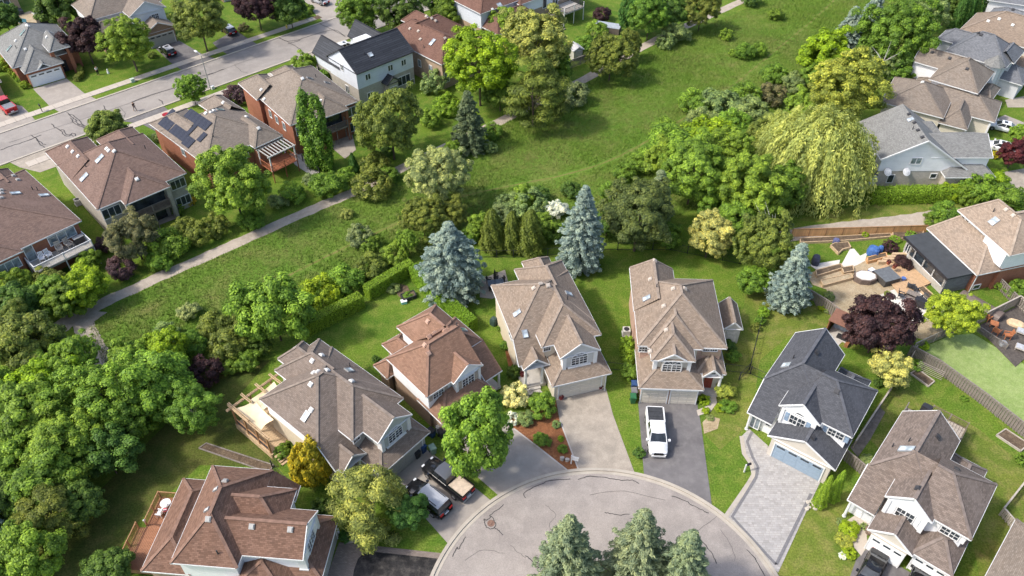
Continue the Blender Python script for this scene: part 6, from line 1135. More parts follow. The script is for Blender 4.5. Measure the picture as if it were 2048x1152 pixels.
# --- clipped hedges
def hedge(label, px, w, h, leaf, rough=.06, dens=230, lf=.085, name='clipped_hedge'):
    rng = np.random.default_rng(int(px[0][0])); P = []; N = []
    line = [np.array(G(*p)) for p in px]; core = MB()
    for a, b in zip(line, line[1:]):
        d = b - a; L = np.linalg.norm(d); e = d / L; q = np.array([-e[1], e[0]])
        nt = int(L * w * dens); ns = int(L * h * dens)
        t = rng.uniform(-.2, L + .2, nt); s = rng.uniform(-w / 2, w / 2, nt); P.append(np.c_[a + np.outer(t, e) + np.outer(s, q), h + rng.normal(0, rough, nt)]); N.append(np.tile([0, 0, 1.], (nt, 1)))
        for sg in (-1, 1):
            t = rng.uniform(-.2, L + .2, ns); z = rng.uniform(0, h, ns); o = sg * w / 2 + rng.normal(0, rough, ns); P.append(np.c_[a + np.outer(t, e) + np.outer(o, q), z]); N.append(np.tile([*(q * sg), .2], (ns, 1)))
        for end, sg in ((a, -1), (b, 1)):
            m = int(w * h * dens); s = rng.uniform(-w / 2, w / 2, m); z = rng.uniform(0, h, m); P.append(np.c_[end + e * sg * .2 + np.outer(s, q), z]); N.append(np.tile([*(e * sg), .2], (m, 1)))
        ww = w / 2 - .1; core.prism([tuple(a + q * ww), tuple(b + q * ww), tuple(b - q * ww), tuple(a - q * ww)], 0, h - .1)
    P = np.concatenate(P); N = np.concatenate(N) + unit(rng, len(P)) * .65; c = line[0]; P[:, :2] -= c
    me = leaf_mesh(name, P, N, lf, .6, 1 + .2 * rng.uniform(-1, 1, len(P)), rng); me.materials.append(LEAF[leaf])
    o = link(name, me, None, (c[0], c[1], 0)); tag(o, label, 'hedge')
    core.v = [(v[0] - c[0], v[1] - c[1], v[2]) for v in core.v]; core.build('branches', plain('hedge_core', (.03, .05, .012), .9), o)
hedge('clipped hedge section beside the large fresh maple', [(612, 668), (722, 612)], 1.3, 1.9, 'hedge'); hedge('clipped hedge section between garden bed and bushes', [(738, 596), (822, 545)], 1.2, 1.9, 'hedge')
hedge('clipped hedge running past blue spruce beside the rust-brown house', [(828, 552), (862, 595), (905, 625), (945, 660)], 1.2, 1.8, 'hedge')
hedge('leafy hedge along the pale brick wall of white gabled house', [(1738, 402), (1830, 400), (1925, 398)], 1.7, 1.9, 'hedge', .16, 200, .11, 'leafy_hedge')
for u, v, hw, k, lb in [(1895, 385, 24, 'lime', 'climbing yellow-green vine at the end of the leafy hedge'), (1960, 375, 36, 'bright', 'bright bush beyond the leafy hedge'), (1990, 355, 26, 'lime', 'tall lime bush beside the low grey roof'), (2020, 392, 34, 'mid', 'green bush at the driveway end of leafy hedge'), (1935, 392, 26, 'mid', 'green bush at the right end of leafy hedge'), (2044, 405, 22, 'bright', 'bright bush above sand shingled roof')]: shrub('garden_shrub', lb, u, v, hw, k)
hedge('curved low hedge beside the garage walk of blue-grey roofed house', [(155, 163), (164, 155), (163, 145), (157, 138)], .9, .9, 'olive', .05, 200, .1)
# --- tall grass of the meadow
def in_poly(x, y, poly):
    ins = np.zeros(len(x), bool); j = len(poly) - 1
    for i in range(len(poly)):
        xi, yi = poly[i]; xj, yj = poly[j]; c = ((yi > y) != (yj > y)) & (x < (xj - xi) * (y - yi) / (yj - yi + 1e-12) + xi); ins ^= c; j = i
    return ins
def meadow_grass(n=240000):
    rng = np.random.default_rng(77); poly = [G(*p) for p in MEADOW_PX]; xs = [p[0] for p in poly]; ys = [p[1] for p in poly]
    x = rng.uniform(min(xs), max(xs), n * 3); y = rng.uniform(min(ys), max(ys), n * 3); k = in_poly(x, y, poly); x, y = x[k][:n], y[k][:n]
    tr = np.array([p for p in TRACK]); keep = np.ones(len(x), bool)
    for p in tr[::1]: keep &= (x - p[0]) ** 2 + (y - p[1]) ** 2 > .30
    fp = np.array(sm)
    for p in fp: keep &= (x - p[0]) ** 2 + (y - p[1]) ** 2 > 1.2
    x, y = x[keep], y[keep]; n = len(x)
    tall = .5 + .5 * np.sin(x * .21 + 1.3 * np.sin(y * .13)) * np.sin(y * .17 + .6); h = rng.uniform(.14, .46, n) * (.7 + .8 * tall)
    a = rng.uniform(0, 6.28, n); w = rng.uniform(.02, .05, n); lean = rng.normal(0, .14, (n, 2)) + np.array([.10, .03])
    b = np.c_[x, y, np.full(n, .01)]; e = np.c_[np.cos(a) * w, np.sin(a) * w, np.zeros(n)]; tip = b + np.c_[lean, h]
    V = np.stack([b - e, b + e, tip], 1).reshape(-1, 3); me = bpy.data.meshes.new('tall_grass'); me.vertices.add(3 * n); me.vertices.foreach_set('co', V.astype('f').ravel()); me.loops.add(3 * n); me.loops.foreach_set('vertex_index', np.arange(3 * n, dtype='i'))
    me.polygons.add(n); me.polygons.foreach_set('loop_start', np.arange(0, 3 * n, 3, dtype='i')); me.polygons.foreach_set('loop_total', np.full(n, 3, 'i'))
    me.update(calc_edges=True); m, nn, l, bs = nodes('meadow_blades'); g = nn.new('ShaderNodeNewGeometry')
    c, _ = noise_mix(nn, l, g.outputs['Position'], (.122, .208, .028), (.158, .225, .038), .06, 5, .6, .38, .62); c2, _ = noise_mix(nn, l, g.outputs['Position'], c, (.200, .185, .072), .075, 6, .68, .48, .74); c3, _ = noise_mix(nn, l, g.outputs['Position'], c2, (.096, .180, .020), 1.6, 3, .6, .5, .8)
    l.new(c3, bs.inputs['Base Color']); bs.inputs['Roughness'].default_value = .8; bs.inputs['Specular IOR Level'].default_value = .1; me.materials.append(m)
    o = link('tall_grass', me); tag(o, 'tall uneven green and straw-tinted grass covering the meadow', 'grass', None, 'stuff')
meadow_grass()
def lawn_grass():
    pass
# ================================================================= vehicles
def paint(n, c, rough=.25): return plain('car_paint_' + n, c, rough, .03, 2, 0.1, .5, .6)
CARGLASS = glassy('car_glass', (.03, .035, .04), .05); TYRE = plain('tyre_rubber', (.02, .02, .02), .8, .2); RIM = plain('wheel_alloy', (.35, .35, .36), .35, .1, 3, .6); REDL = plain('tail_lamp_red', (.45, .01, .01), .3, .05); HEADL = plain('head_lamp', (.75, .77, .8), .2, .05); PLATE = plain('number_plate', (.7, .72, .75), .5, .05); BLACKP = plain('black_trim', (.015, .015, .016), .5, .1)
def loft(mb, secs, m=0):
    for a, b in zip(secs, secs[1:]):
        for i in range(len(a) - 1): mb.face([a[i], b[i], b[i + 1], a[i + 1]], m)
    mb.face(secs[0][::-1] if True else secs[0], m); mb.face(secs[-1], m)
def car(name, label, u, v, heading, kind, col, roofcol=None, group=None, world=None, bed=None):
    """(u, v): photo pixel of the point on the ground under the vehicle's middle; heading: degrees, direction its nose points"""
    x, y = world or G(u, v); root = empty(name, (x, y, .05), math.radians(heading), label, 'pickup' if kind == 'pickup' else 'car', group)
    S = dict(pickup=dict(L=5.85, W=1.0, zh=1.12, zb=1.18, cab=(-.75, 1.75, -.55, 1.0), zr=1.88, wr=.74, wheel=.40, wb=(1.9, -1.75)), suv=dict(L=5.0, W=.98, zh=1.05, zb=1.12, cab=(-2.35, 1.35, -2.1, .55), zr=1.78, wr=.74, wheel=.37, wb=(1.5, -1.45)),
             sedan=dict(L=4.6, W=.90, zh=.86, zb=.92, cab=(-1.75, 1.15, -1.0, .25), zr=1.42, wr=.62, wheel=.33, wb=(1.36, -1.34)), hatch=dict(L=4.3, W=.89, zh=.92, zb=.98, cab=(-2.0, 1.05, -1.65, .3), zr=1.52, wr=.64, wheel=.33, wb=(1.3, -1.25)))[kind]
    L, W, zh, zb = S['L'], S['W'], S['zh'], S['zb']; h = L / 2; xr, xf, rr, rf = S['cab']
    st = [(-h, .86, zb * .92, .45), (-h + .12, .95, zb, .34), (-h + .6, 1, zb, .27), (xr, 1, zb, .25), (xf - .2, 1, zb, .25), (xf + .1, 1, zh + .02, .25), (h - .75, .985, zh - .04, .27), (h - .25, .93, zh - .14, .32), (h - .02, .78, zh - .32, .40)]
    secs = []
    for (sx, wf, zt, z0) in st:
        w = W * wf; secs.append([(sx, -w * .93, z0), (sx, -w, z0 + .22), (sx, -w * .99, zt - .16), (sx, -w * .90, zt), (sx, 0, zt + .03), (sx, w * .90, zt), (sx, w * .99, zt - .16), (sx, w, z0 + .22), (sx, w * .93, z0)])
    mb = MB(); loft(mb, [s[::-1] for s in secs]); b = mb.build('body', col, root, smooth=True, merge=True)
    wr = S['wr']; zr = S['zr']; g = MB(); wb_ = W * .90
    B = [(xr, -wb_, zb - .03), (xf, -wb_ * .97, zh - .02), (xf, wb_ * .97, zh - .02), (xr, wb_, zb - .03)]; T = [(rr, -wr, zr - .06), (rf, -wr, zr - .06), (rf, wr, zr - .06), (rr, wr, zr - .06)]
    for i in range(4): j = (i + 1) % 4; g.face([B[i], B[j], T[j], T[i]], 0)
    g.face(T, 0); g.build('windows', CARGLASS, root)
    rm = MB(); e = .03
    pr = [(rr - e, -wr - e), (rf + e, -wr * .96 - e), (rf + .12, 0), (rf + e, wr * .96 + e), (rr - e, wr + e)]; rm.prism(pr, zr - .06, zr); q = [(p[0] * .96 + .0, p[1] * .9) for p in pr]; rm.prism(q, zr, zr + .035); rm.build('roof', roofcol or col, root)
    pb = MB()
    for i in range(4): pb.bar(B[i], T[i], .07, .09)
    for fx in ((.48,) if kind in ('pickup', 'sedan') else (.36, .68)):
        for sgn in (-1, 1): a = xr + (xf - xr) * fx; t = rr + (rf - rr) * fx; pb.bar((a, sgn * wb_ * .985, zb), (t, sgn * wr, zr - .05), .06, .08)
    pb.build('pillars', col if not roofcol else BLACKP, root)
    r = S['wheel']
    for wx in S['wb']:
        for sgn in (-1, 1):
            t = MB(); t.tube([(0, -.13, 0), (0, -.11, 0), (0, .11, 0), (0, .13, 0)], [r * .88, r, r, r * .88], 18); o = t.build('wheel', TYRE, root, (wx, sgn * (W - .10), r - .03)); k = MB(); k.tube([(0, sgn * .10, 0), (0, sgn * .14, 0)], [r * .62, r * .55], 12); k.build('rim', RIM, o)
            a = MB()
            for t0, t1 in zip(np.linspace(0, math.pi, 9), np.linspace(0, math.pi, 9)[1:]):
                f = lambda rad, t: (wx + rad * math.cos(t), sgn * (W + .012), r + rad * math.sin(t)); a.face([f(r * 1.02, t0), f(r * 1.02, t1), f(r * 1.16, t1), f(r * 1.16, t0)], 0, None, (0, sgn, 0))
            a.build('wheel_arch', BLACKP, root)
    for sgn in (-1, 1):
        t = MB(); t.box(-h - .03, -h + .16, sgn * W * .62 - .2, sgn * W * .62 + .22 * 1, zb - .34, zb - .06); t.build('tail_lamp', REDL, root); t = MB(); t.box(h - .30, h - .02, sgn * W * .60 - .16, sgn * W * .60 + .16, zh - .36, zh - .16); t.build('head_lamp', HEADL, root); t = MB(); t.box(xf - .35, xf - .13, sgn * (W + .14) - .11, sgn * (W + .14) + .11, zb, zb + .2); t.build('mirror', col, root)
    t = MB(); t.box(-h - .05, -h + .04, -W * .8, W * .8, .38, .56); t.build('rear_bumper', BLACKP if kind != 'pickup' else GREYM, root); t = MB(); t.box(h - .1, h + .05, -W * .72, W * .72, .36, .58); t.build('front_bumper', col, root); t = MB(); t.box(h - .07, h + .025, -W * .48, W * .48, .62, zh - .22); t.build('grille', BLACKP, root); t = MB(); t.box(-h - .06, -h - .0, -.25, .25, .62, .74); t.build('number_plate', PLATE, root)
    if kind == 'pickup':
        z = zb + .03; x0, x1 = -h + .12, xr - .08; w = W * .80
        if bed[0] == 'cover':
            n = bed[2]; 
            for i in range(n): t = MB(); a0 = x0 + (x1 - x0) * i / n; a1 = x0 + (x1 - x0) * (i + 1) / n - .04; t.box(a0, a1, -w, w, z, z + .07); t.build('bed_cover', bed[1], root)
        else:
            t = MB(); t.box(x0, x1, -w, w, z, z + .012); t.build('bed_floor', bed[1], root)
        for sgn in (-1, 1): t = MB(); t.box(x0, x1, sgn * (w + .08) - .07, sgn * (w + .08) + .07, z - .1, z + .11 if bed[0] == 'cover' else z + .16); t.build('bed_side', col, root)
        t = MB(); t.box(x0 - .1, x0, -w, w, z - .1, z + .10); t.build('tailgate', col, root)
    if kind in ('suv',):
        for sgn in (-1, 1): t = MB(); t.bar((rr + .3, sgn * wr * .86, zr + .09), (rf - .3, sgn * wr * .86, zr + .09), .05, .06); t.build('roof_rail', BLACKP, root)
        for i in range(4): t = MB(); t.box(rr + .35, rf - .3, -.42 + i * .26, -.38 + i * .26, zr + .033, zr + .05); t.build('roof_rib', roofcol or col, root)
    if kind in ('sedan', 'hatch'):
        t = MB(); t.box(rf - .75, rf - .25, -.34, .34, zr + .02, zr + .045); t.build('sunroof', CARGLASS, root)
    return root
P_WHITE, P_BLACK, P_RED, P_SILVER, P_NAVY = paint('white', (.80, .80, .80)), paint('black', (.012, .012, .014), .18), paint('red', (.50, .015, .02)), paint('silver', (.42, .43, .46)), paint('navy', (.02, .03, .06))
car('pickup_truck', 'white pickup truck with charcoal bed cover on the asphalt driveway', 1311, 872, -93, 'pickup', P_WHITE, None, None, None, ('cover', plain('charcoal_cover', (.045, .047, .052), .6), 3))
car('pickup_truck', 'black pickup truck with plywood in its bed under the front-yard maple', 896, 966, 139, 'pickup', P_BLACK, paint('dark_grey', (.10, .105, .12)), None, None, ('open', plain('plywood_load', (.52, .42, .32), .85)))
car('passenger_van', 'black and silver van parked beside the black pickup truck', 857, 1004, 140, 'suv', P_BLACK, P_SILVER)
car('pickup_truck', 'bright red pickup truck with grey bed cover', 14, 218, 137, 'pickup', P_RED, None, None, None, ('cover', plain('grey_cover', (.20, .21, .23), .6), 4))
car('hatchback_car', 'small black hatchback with silver roof parked before grey garage door', 337, 108, 133, 'hatch', P_BLACK, P_SILVER)
car('crossover_car', 'dark car with pale roof partly under the olive maple', 458, 66, 132, 'hatch', paint('plum', (.06, .03, .035)), P_SILVER)
car('sedan_car', 'silver sedan parked at the top of the street', 640, 6, 140, 'sedan', P_SILVER)
car('sedan_car', 'white sedan with dark sunroof on the driveway beside cream walled house', 2002, 260, 150, 'sedan', P_WHITE)
car('sedan_car', 'white car half hidden behind wine red maple', 1996, 300, 150, 'sedan', P_WHITE)
car('sedan_car', 'black car parked before the left white garage door', 1738, 1150, -128, 'sedan', P_BLACK); car('sedan_car', 'black car nosing up to the right white garage door', 1832, 1172, 50, 'sedan', P_BLACK)
car('sedan_car', 'dark navy car parked behind the island spruces', 1392, 1172, -62, 'sedan', P_NAVY)
car('white_van', 'white car on the concrete drive behind metal roofed house', 692, 100, 43, 'hatch', P_WHITE)

# ================================================================= fences
def fence(name, label, px, h, kind, mat, rail=None, world=None, bay=2.4, cap=None, z0=0.0):
    P = world or [G(*p) for p in px]; o = P[0]; root = empty(name, (o[0], o[1], z0), 0, label, 'fence')
    for a, b in zip(P, P[1:]):
        a = np.array(a) - o; b = np.array(b) - o; L = np.linalg.norm(b - a); e = (b - a) / L; an = math.atan2(e[1], e[0]); n = max(1, round(L / bay)); q = np.array([-e[1], e[0]])
        pm = MB(); pm.box(-.05, .05, -.05, .05, 0, h + .08); pme = pm.mesh('post', rail or mat)
        for i in range(n + 1): c = a + (b - a) * i / n; link('post', pme, root, (c[0], c[1], 0), an)
        if kind == 'vertical':
            bm = MB(); bm.box(-.068, .068, -.012, .012, .05, h); bme = bm.mesh('board', mat); m = int(L / .30)
            for i in range(m):
                c = a + e * (i + .5) * L / m
                for s_ in (-1, 1): p = c + q * .045 * s_ + e * .075 * s_; link('board', bme, root, (p[0], p[1], 0), an)
            for z in (.35, h - .25):
                r = MB(); r.bar((*a, z), (*b, z), .04, .09); r.build('rail', rail or mat, root)
            r = MB(); r.bar((*a, h + .05), (*b, h + .05), .16, .045); r.build('cap_rail', cap or rail or mat, root)
        elif kind == 'horizontal':
            m = 6; w = (L / n) - .1; bm = MB(); bm.box(-w / 2, w / 2, -.015, .015, .0, h / m - .015); bme = bm.mesh('board', mat)
            for i in range(n):
                for k in range(m): c = a + (b - a) * (i + .5) / n; link('board', bme, root, (c[0], c[1], .06 + k * h / m), an)
            r = MB(); r.bar((*a, h + .1), (*b, h + .1), .12, .04); r.build('cap_rail', rail or mat, root)
        elif kind == 'wire':
            for z in (.1, h): r = MB(); r.bar((*a, z), (*b, z), .035, .035); r.build('rail', mat, root)
            mb = MB(); m = int(L / .16)
            for i in range(m): c = a + e * (i + .5) * L / m; mb.bar((*c, .1), (*c, h), .008, .008)
            w = mb.build('wire_mesh', mat, root); w['kind'] = 'stuff'
        elif kind == 'lattice':
            mb = MB(); t = 0
            for s_ in (-1, 1):
                t = -h
                while t < L:
                    t0, t1 = max(t, 0), min(t + h, L)
                    if t1 > t0: z_0, z_1 = (t0 - t), (t1 - t); mb.bar((*(a + e * t0), z_0 if s_ > 0 else h - z_0), (*(a + e * t1), z_1 if s_ > 0 else h - z_1), .012, .04)
                    t += .22
            w = mb.build('lattice', mat, root); w['kind'] = 'stuff'; r = MB(); r.bar((*a, h), (*b, h), .1, .06); r.build('cap_rail', rail or mat, root)
    return root
PALEC = plain('pale_rail_wood', (.42, .37, .31), .85, .15)
fence('board_fence', 'orange-brown horizontal board fence along the gravel lane', [(1582, 474), (1850, 466)], 1.25, 'horizontal', ORANGEW, CEDARW)
fence('board_fence', 'grey vertical board fence between slim blue spruce and garden hut', [(1604, 594), (1650, 622), (1692, 655)], 1.7, 'vertical', GREYW)
fence('board_fence', 'long weathered board fence along the putting green', [(1814, 712), (1870, 742), (1958, 806), (2062, 888)], 1.75, 'vertical', GREYW)
fence('lattice_fence', 'dark lattice fence behind the locust tree beside putting green', [(1824, 704), (1866, 684), (1905, 668)], 1.5, 'lattice', GREYW, PALEC)
fence('rail_fence', 'low pale-topped fence between charcoal and umber houses', [(1790, 768), (1742, 840), (1706, 895)], 1.1, 'vertical', GREYW, PALEC, None, 2.4, PALEC)
fence('gate_fence', 'short grey plank fence closing the gap beside charcoal house', [(1668, 905), (1722, 950)], 1.6, 'vertical', GREYW)
fence('wire_fence', 'black wire fence between tan shingled house and charcoal house', [(1400 + 120, 650), (1498, 740), (1478, 760)], 1.2, 'wire', DARK); fence('wire_fence', 'black wire fence with gate beside the entrance gable', [(1448, 742), (1500, 748), (1532, 762)], 1.2, 'wire', DARK)
fence('wire_fence', 'black wire fence behind cedars and bronze maple', [(960, 515), (1060, 515), (1200, 500), (1340, 500), (1480, 528)], 1.2, 'wire', DARK)
fence('wire_fence', 'black wire fence crossing the narrow yard between tan shingled houses', [(1212, 738), (1246, 742)], 1.2, 'wire', DARK); fence('wire_fence', 'black wire fence beside vegetable bed and brown house', [(545, 935), (575, 968)], 1.2, 'wire', DARK); fence('wire_fence', 'black wire fence between the poplars and pergola deck', [(590, 310), (640, 350)], 1.2, 'wire', DARK)
fence('rail_fence', 'timber fence and gate between umber house and corner roof', [(2052, 962), (1998, 1030), (2020, 1055)], 1.2, 'vertical', PALEC, PALEC)
fence('board_fence', 'grey board fence wall of the sunken deck', [(1950, 652), (2030, 612), (2062, 640)], 1.7, 'vertical', GREYW, PALEC); fence('lattice_fence', 'dark lattice rail along the sunken deck edge', [(1948, 660), (2010, 700)], .9, 'lattice', GREYW, GREYW)
fence('board_fence', 'grey board fence running up beside the red brick wall', [(1988, 570), (2028, 612)], 1.5, 'vertical', GREYW); fence('board_fence', 'grey board fence by the footpath below raised terrace', [(1140, 138), (1180, 122), (1215, 100)], 1.6, 'vertical', GREYW)
# trellis leaning on the fence
mb = MB(); x, y = G(1850, 742); 
for i in range(6): mb.bar((0, 0, .2 + i * .25), (2.2, -1.7, .2 + i * .25), .04, .03)
tag(mb.build('trellis', PALEC, None, (x - 1, y + .2, 0)), 'pale ladder trellis standing against the weathered board fence', 'trellis')
mb = MB(); a = np.array(G3(1836, 690, 1.8)); b = np.array(G3(1818, 725, .1)); mb.bar((0, 0, 0), b - a, .1, .1); tag(mb.build('timber_prop', PALEC, None, a), 'pale timber prop slanting from the lattice fence corner', 'timber')

# ================================================================= small things
def boxthing(name, label, cat, u, v, w, d, h, mat, rz=0, z=0, group=None, lid=None):
    x, y = G(u, v, z); root = empty(name, (x, y, z), math.radians(rz), label, cat, group); b = MB(); b.box(-w / 2, w / 2, -d / 2, d / 2, 0, h); b.build('box', mat, root)
    if lid: l_ = MB(); l_.box(-w / 2 - .03, w / 2 + .03, -d / 2 - .03, d / 2 + .03, h, h + .06); l_.build('lid', lid, root)
    return root
def wheelie(label, u, v, mat, rz, lid=None):
    x, y = G(u, v); root = empty('wheelie_bin', (x, y, 0), math.radians(rz), label, 'bin'); b = MB()
    s0 = [(-.24, -.28, .05), (.24, -.28, .05), (.24, .26, .05), (-.24, .26, .05)]; s1 = [(-.30, -.36, 1.0), (.30, -.36, 1.0), (.30, .36, 1.0), (-.30, .36, 1.0)]
    for i in range(4): j = (i + 1) % 4; b.face([s0[i], s0[j], s1[j], s1[i]])
    b.face(s0[::-1]); b.build('bin_body', mat, root); l_ = MB(); l_.prism([(-.33, -.40), (.33, -.40), (.33, .40), (-.33, .40)], 1.0, 1.05); l_.prism([(-.27, -.34), (.27, -.34), (.27, .34), (-.27, .34)], 1.05, 1.1); l_.build('lid', lid or mat, root)
    for s_ in (-1, 1): w = MB(); w.tube([(s_ * .24, .3, .1), (s_ * .30, .3, .1)], .11, 12); w.build('wheel', TYRE, root)
    h = MB(); h.bar((-.25, .43, .98), (.25, .43, .98), .04, .04); h.build('handle', mat, root)
BB, BK, BGN, BGY = plain('bin_blue', (.035, .075, .18), .5), plain('bin_black', (.03, .032, .035), .5), plain('bin_green', (.03, .13, .055), .5), plain('bin_grey', (.16, .165, .175), .5)
wheelie('black bin standing at the grey garage door', 834, 914, BK, 48); wheelie('blue bin beside the black bin at the grey garage door', 846, 903, BB, 48); wheelie('small pale green bin on the lawn beside blue bin', 866, 906, plain('bin_sage', (.22, .32, .25), .5), 30); wheelie('blue bin by the tan brick wall corner', 864, 872, BB, 50, BK); wheelie('black bin beside the grey propane-like drum', 884, 874, BK, 40)
wheelie('blue bin beside the two-garage house', 1267, 778, BB, 0); wheelie('grey bin between blue and green bins', 1267, 792, BGY, 0); wheelie('green bin at the corner of two-garage house', 1265, 804, BGN, 0)
mb = MB(); mb.tube([(0, 0, 0), (0, 0, .1), (0, 0, .9), (0, 0, 1.05)], [.24, .3, .3, .2], 14); x, y = G(878, 864); tag(mb.build('storage_drum', plain('drum_grey', (.42, .42, .40), .6), None, (x, y, 0)), 'grey drum standing against the tan brick wall', 'drum')
# street lamp
def lamp():
    x, y = G(421, 178); H = height_at(x, y, 108); root = empty('street_lamp', (x, y, 0), 0, 'grey street lamp on the boulevard beside young street tree', 'lamp'); p = MB(); p.tube([(0, 0, 0), (0, 0, .5), (0, 0, H - .3)], [.13, .10, .06], 10); p.build('pole', GREYM, root)
    a = MB(); a.tube([(0, 0, H - .35), (-.35, .35, H - .05), (-.9, .8, H)], [.05, .045, .04], 8); a.build('arm', GREYM, root); h = MB(); h.prism([(-1.5, 1.15), (-1.3, 1.35), (-.75, .85), (-.95, .65)], H - .08, H + .08); h.build('lamp_head', plain('lamp_housing', (.7, .7, .68), .5), root); g = MB(); g.prism([(-1.4, 1.12), (-1.28, 1.25), (-.85, .85), (-.97, .73)], H - .12, H - .08); g.build('lens', LPANE, root)
lamp()
boxthing('utility_box', 'pale green utility box on the grass strip by the sidewalk', 'box', 266, 164, .6, .5, .6, plain('utility_green', (.42, .5, .42), .6), 43, 0, None, plain('utility_lid', (.5, .58, .5), .6)); boxthing('utility_box', 'white utility box at the foot of the street lamp', 'box', 426, 178, .5, .4, .5, PLASTW, 43, 0, None, PLASTW)
def hydrant():
    x, y = G(574, 57); root = empty('fire_hydrant', (x, y, 0), .5, 'yellow fire hydrant on the grass strip near blackish purple maple', 'hydrant'); m = plain('hydrant_yellow', (.62, .48, .10), .5); b = MB(); b.tube([(0, 0, 0), (0, 0, .08), (0, 0, .1), (0, 0, .62), (0, 0, .66), (0, 0, .82)], [.2, .2, .14, .14, .18, .05], 12); b.build('barrel', m, root)
    for s_ in (-1, 1): n = MB(); n.tube([(s_ * .1, 0, .45), (s_ * .26, 0, .45)], .08, 10); n.build('nozzle', m, root)
hydrant()
def mailbox(label, u, v, rz, bm, arm):
    x, y = G(u, v); root = empty('mailbox', (x, y, 0), math.radians(rz), label, 'mailbox'); p = MB(); p.box(-.06, .06, -.06, .06, 0, 1.25); p.box(-.06, .5, -.05, .05, 1.0, 1.1); p.build('post', arm, root)
    b = MB(); s = [(math.cos(t) * .11, 1.22 + math.sin(t) * .11) for t in np.linspace(0, math.pi, 9)]; pr = [(-.11, 1.1), (.11, 1.1)] + s; f = [[(q, c[0], c[1]) for c in pr] for q in (.05, .55)]
    for i in range(len(pr)): j = (i + 1) % len(pr); b.face([f[0][i], f[0][j], f[1][j], f[1][i]])
    b.face(f[0]); b.face(f[1]); b.build('letter_box', bm, root)
mailbox('white post with black letter box beside the paver driveway', 1488, 944, 20, DARK, WHITE); mailbox('dark letter box on post by the sidewalk near red pickup', 85, 224, 130, DARK, DARK)
# sign post in the mulch bed
x, y = G(1142, 928); root = empty('sign_post', (x, y, 0), -.3, 'white post with hanging white sign board in the mulch bed', 'sign'); p = MB(); p.box(-.05, .05, -.05, .05, 0, 1.5); p.box(-.05, .75, -.035, .035, 1.28, 1.36); p.build('post', WHITE, root); b = MB(); b.box(.08, .70, -.015, .015, .75, 1.24); b.build('board', PLASTW, root)
for i, (u, v) in enumerate([(1124, 920), (1134, 922)]):
    x, y = G(u, v); mb = MB(); mb.prism([(.22 * math.cos(a) * (1 + .2 * math.sin(3 * a + i)), .18 * math.sin(a)) for a in np.linspace(0, 6.28, 10, endpoint=False)], 0, .45 - i * .1); tag(mb.build('garden_stone', plain('pale_stone', (.42, .38, .34), .9, .2), None, (x, y, 0)), 'upright pale stone beside the white sign post', 'stone', 'stones in the mulch bed')
# rocks round the twin cedars
rk = random.Random(4)
for i in range(16):
    x, y = G(1626 + rk.uniform(-13, 13), 1012 + rk.uniform(-10, 10)); mb = MB(); r = rk.uniform(.12, .24); mb.prism([(r * math.cos(a) * rk.uniform(.8, 1.2), r * math.sin(a) * rk.uniform(.7, 1.1)) for a in np.linspace(0, 6.28, 7, endpoint=False)], 0, r * .8)
    tag(mb.build('river_stone', plain('river_stones', (.50, .45, .38), .9, .25, 9), None, (x, y, .01)), 'pale round river stone at the foot of the twin cedars', 'stone', 'stones round the twin cedars')
def chair(label, u, v, z, rz, mat, group=None, s=1.0, world=None):
    x, y = world or G(u, v, z); r = empty('garden_chair', (x, y, z), math.radians(rz), label, 'chair', group); r.scale = (s, s, s)
    b = MB(); b.box(-.26, .26, -.26, .26, .38, .43); b.build('seat', mat, r)
    for i in range(4): b = MB(); b.bar((-.2 + i * .133, .25, .42), (-.2 + i * .133, .38, .98), .09, .03); b.build('slat', mat, r)
    b = MB(); b.bar((-.26, .38, .98), (.26, .38, .98), .05, .1); b.build('backrest', mat, r)
    for sx in (-1, 1):
        b = MB(); b.box(sx * .29 - .04, sx * .29 + .04, -.28, .30, .60, .64); b.build('armrest', mat, r)
        for sy in (-.24, .24): b = MB(); b.box(sx * .26 - .025, sx * .26 + .025, sy - .025, sy + .025, 0, .6); b.build('leg', mat, r)
    return r
def table(label, u, v, z, rz, w, d, mat, h=.72, nm='garden_table'):
    x, y = G(u, v, z); r = empty(nm, (x, y, z), math.radians(rz), label, 'table'); b = MB(); b.box(-w / 2, w / 2, -d / 2, d / 2, h - .05, h); b.build('tabletop', mat, r)
    for sx in (-1, 1):
        for sy in (-1, 1): b = MB(); b.box(sx * (w / 2 - .08) - .03, sx * (w / 2 - .08) + .03, sy * (d / 2 - .08) - .03, sy * (d / 2 - .08) + .03, 0, h - .05); b.build('leg', mat, r)
    return r
def l1(x, y): c, n = math.cos(L1.a), math.sin(L1.a); return (L1.o[0] + x * c - y * n, L1.o[1] + x * n + y * c)
chair('white plastic chair beside glass door on the raised balcony', 0, 0, 3.02, 30, PLASTW, None, 1.15, l1(1.3, -.6)); chair('second white plastic chair next to the first on raised balcony', 0, 0, 3.02, 55, PLASTW, None, 1.15, l1(2.15, -.6)); chair('large pale chair under the balcony window', 0, 0, 3.02, 40, PALEC, None, 1.35, l1(3.6, -.5)); chair('pale chair at the far side of balcony table', 0, 0, 3.02, 60, PALEC, None, 1.3, l1(4.8, -.5))
_q = boxthing('barbecue', 'black barbecue at the end of the raised balcony', 'barbecue', 164, 473, 1.2, .6, 1.0, DARK, 48, 3.02, None, GREYM); _q.location = (*l1(6.1, -.6), 3.02)
chair('white patio chair with pink cushion on the cedar deck', 331, 1022, .75, -80, PLASTW); chair('white patio chair beside the round table on cedar deck', 322, 1031, .75, -100, PLASTW); b = boxthing('seat_cushion', 'pink cushion on the white patio chair', 'cushion', 331, 1020, .4, .4, .1, plain('pink_cloth', (.6, .15, .18), .9), 20, 1.2)
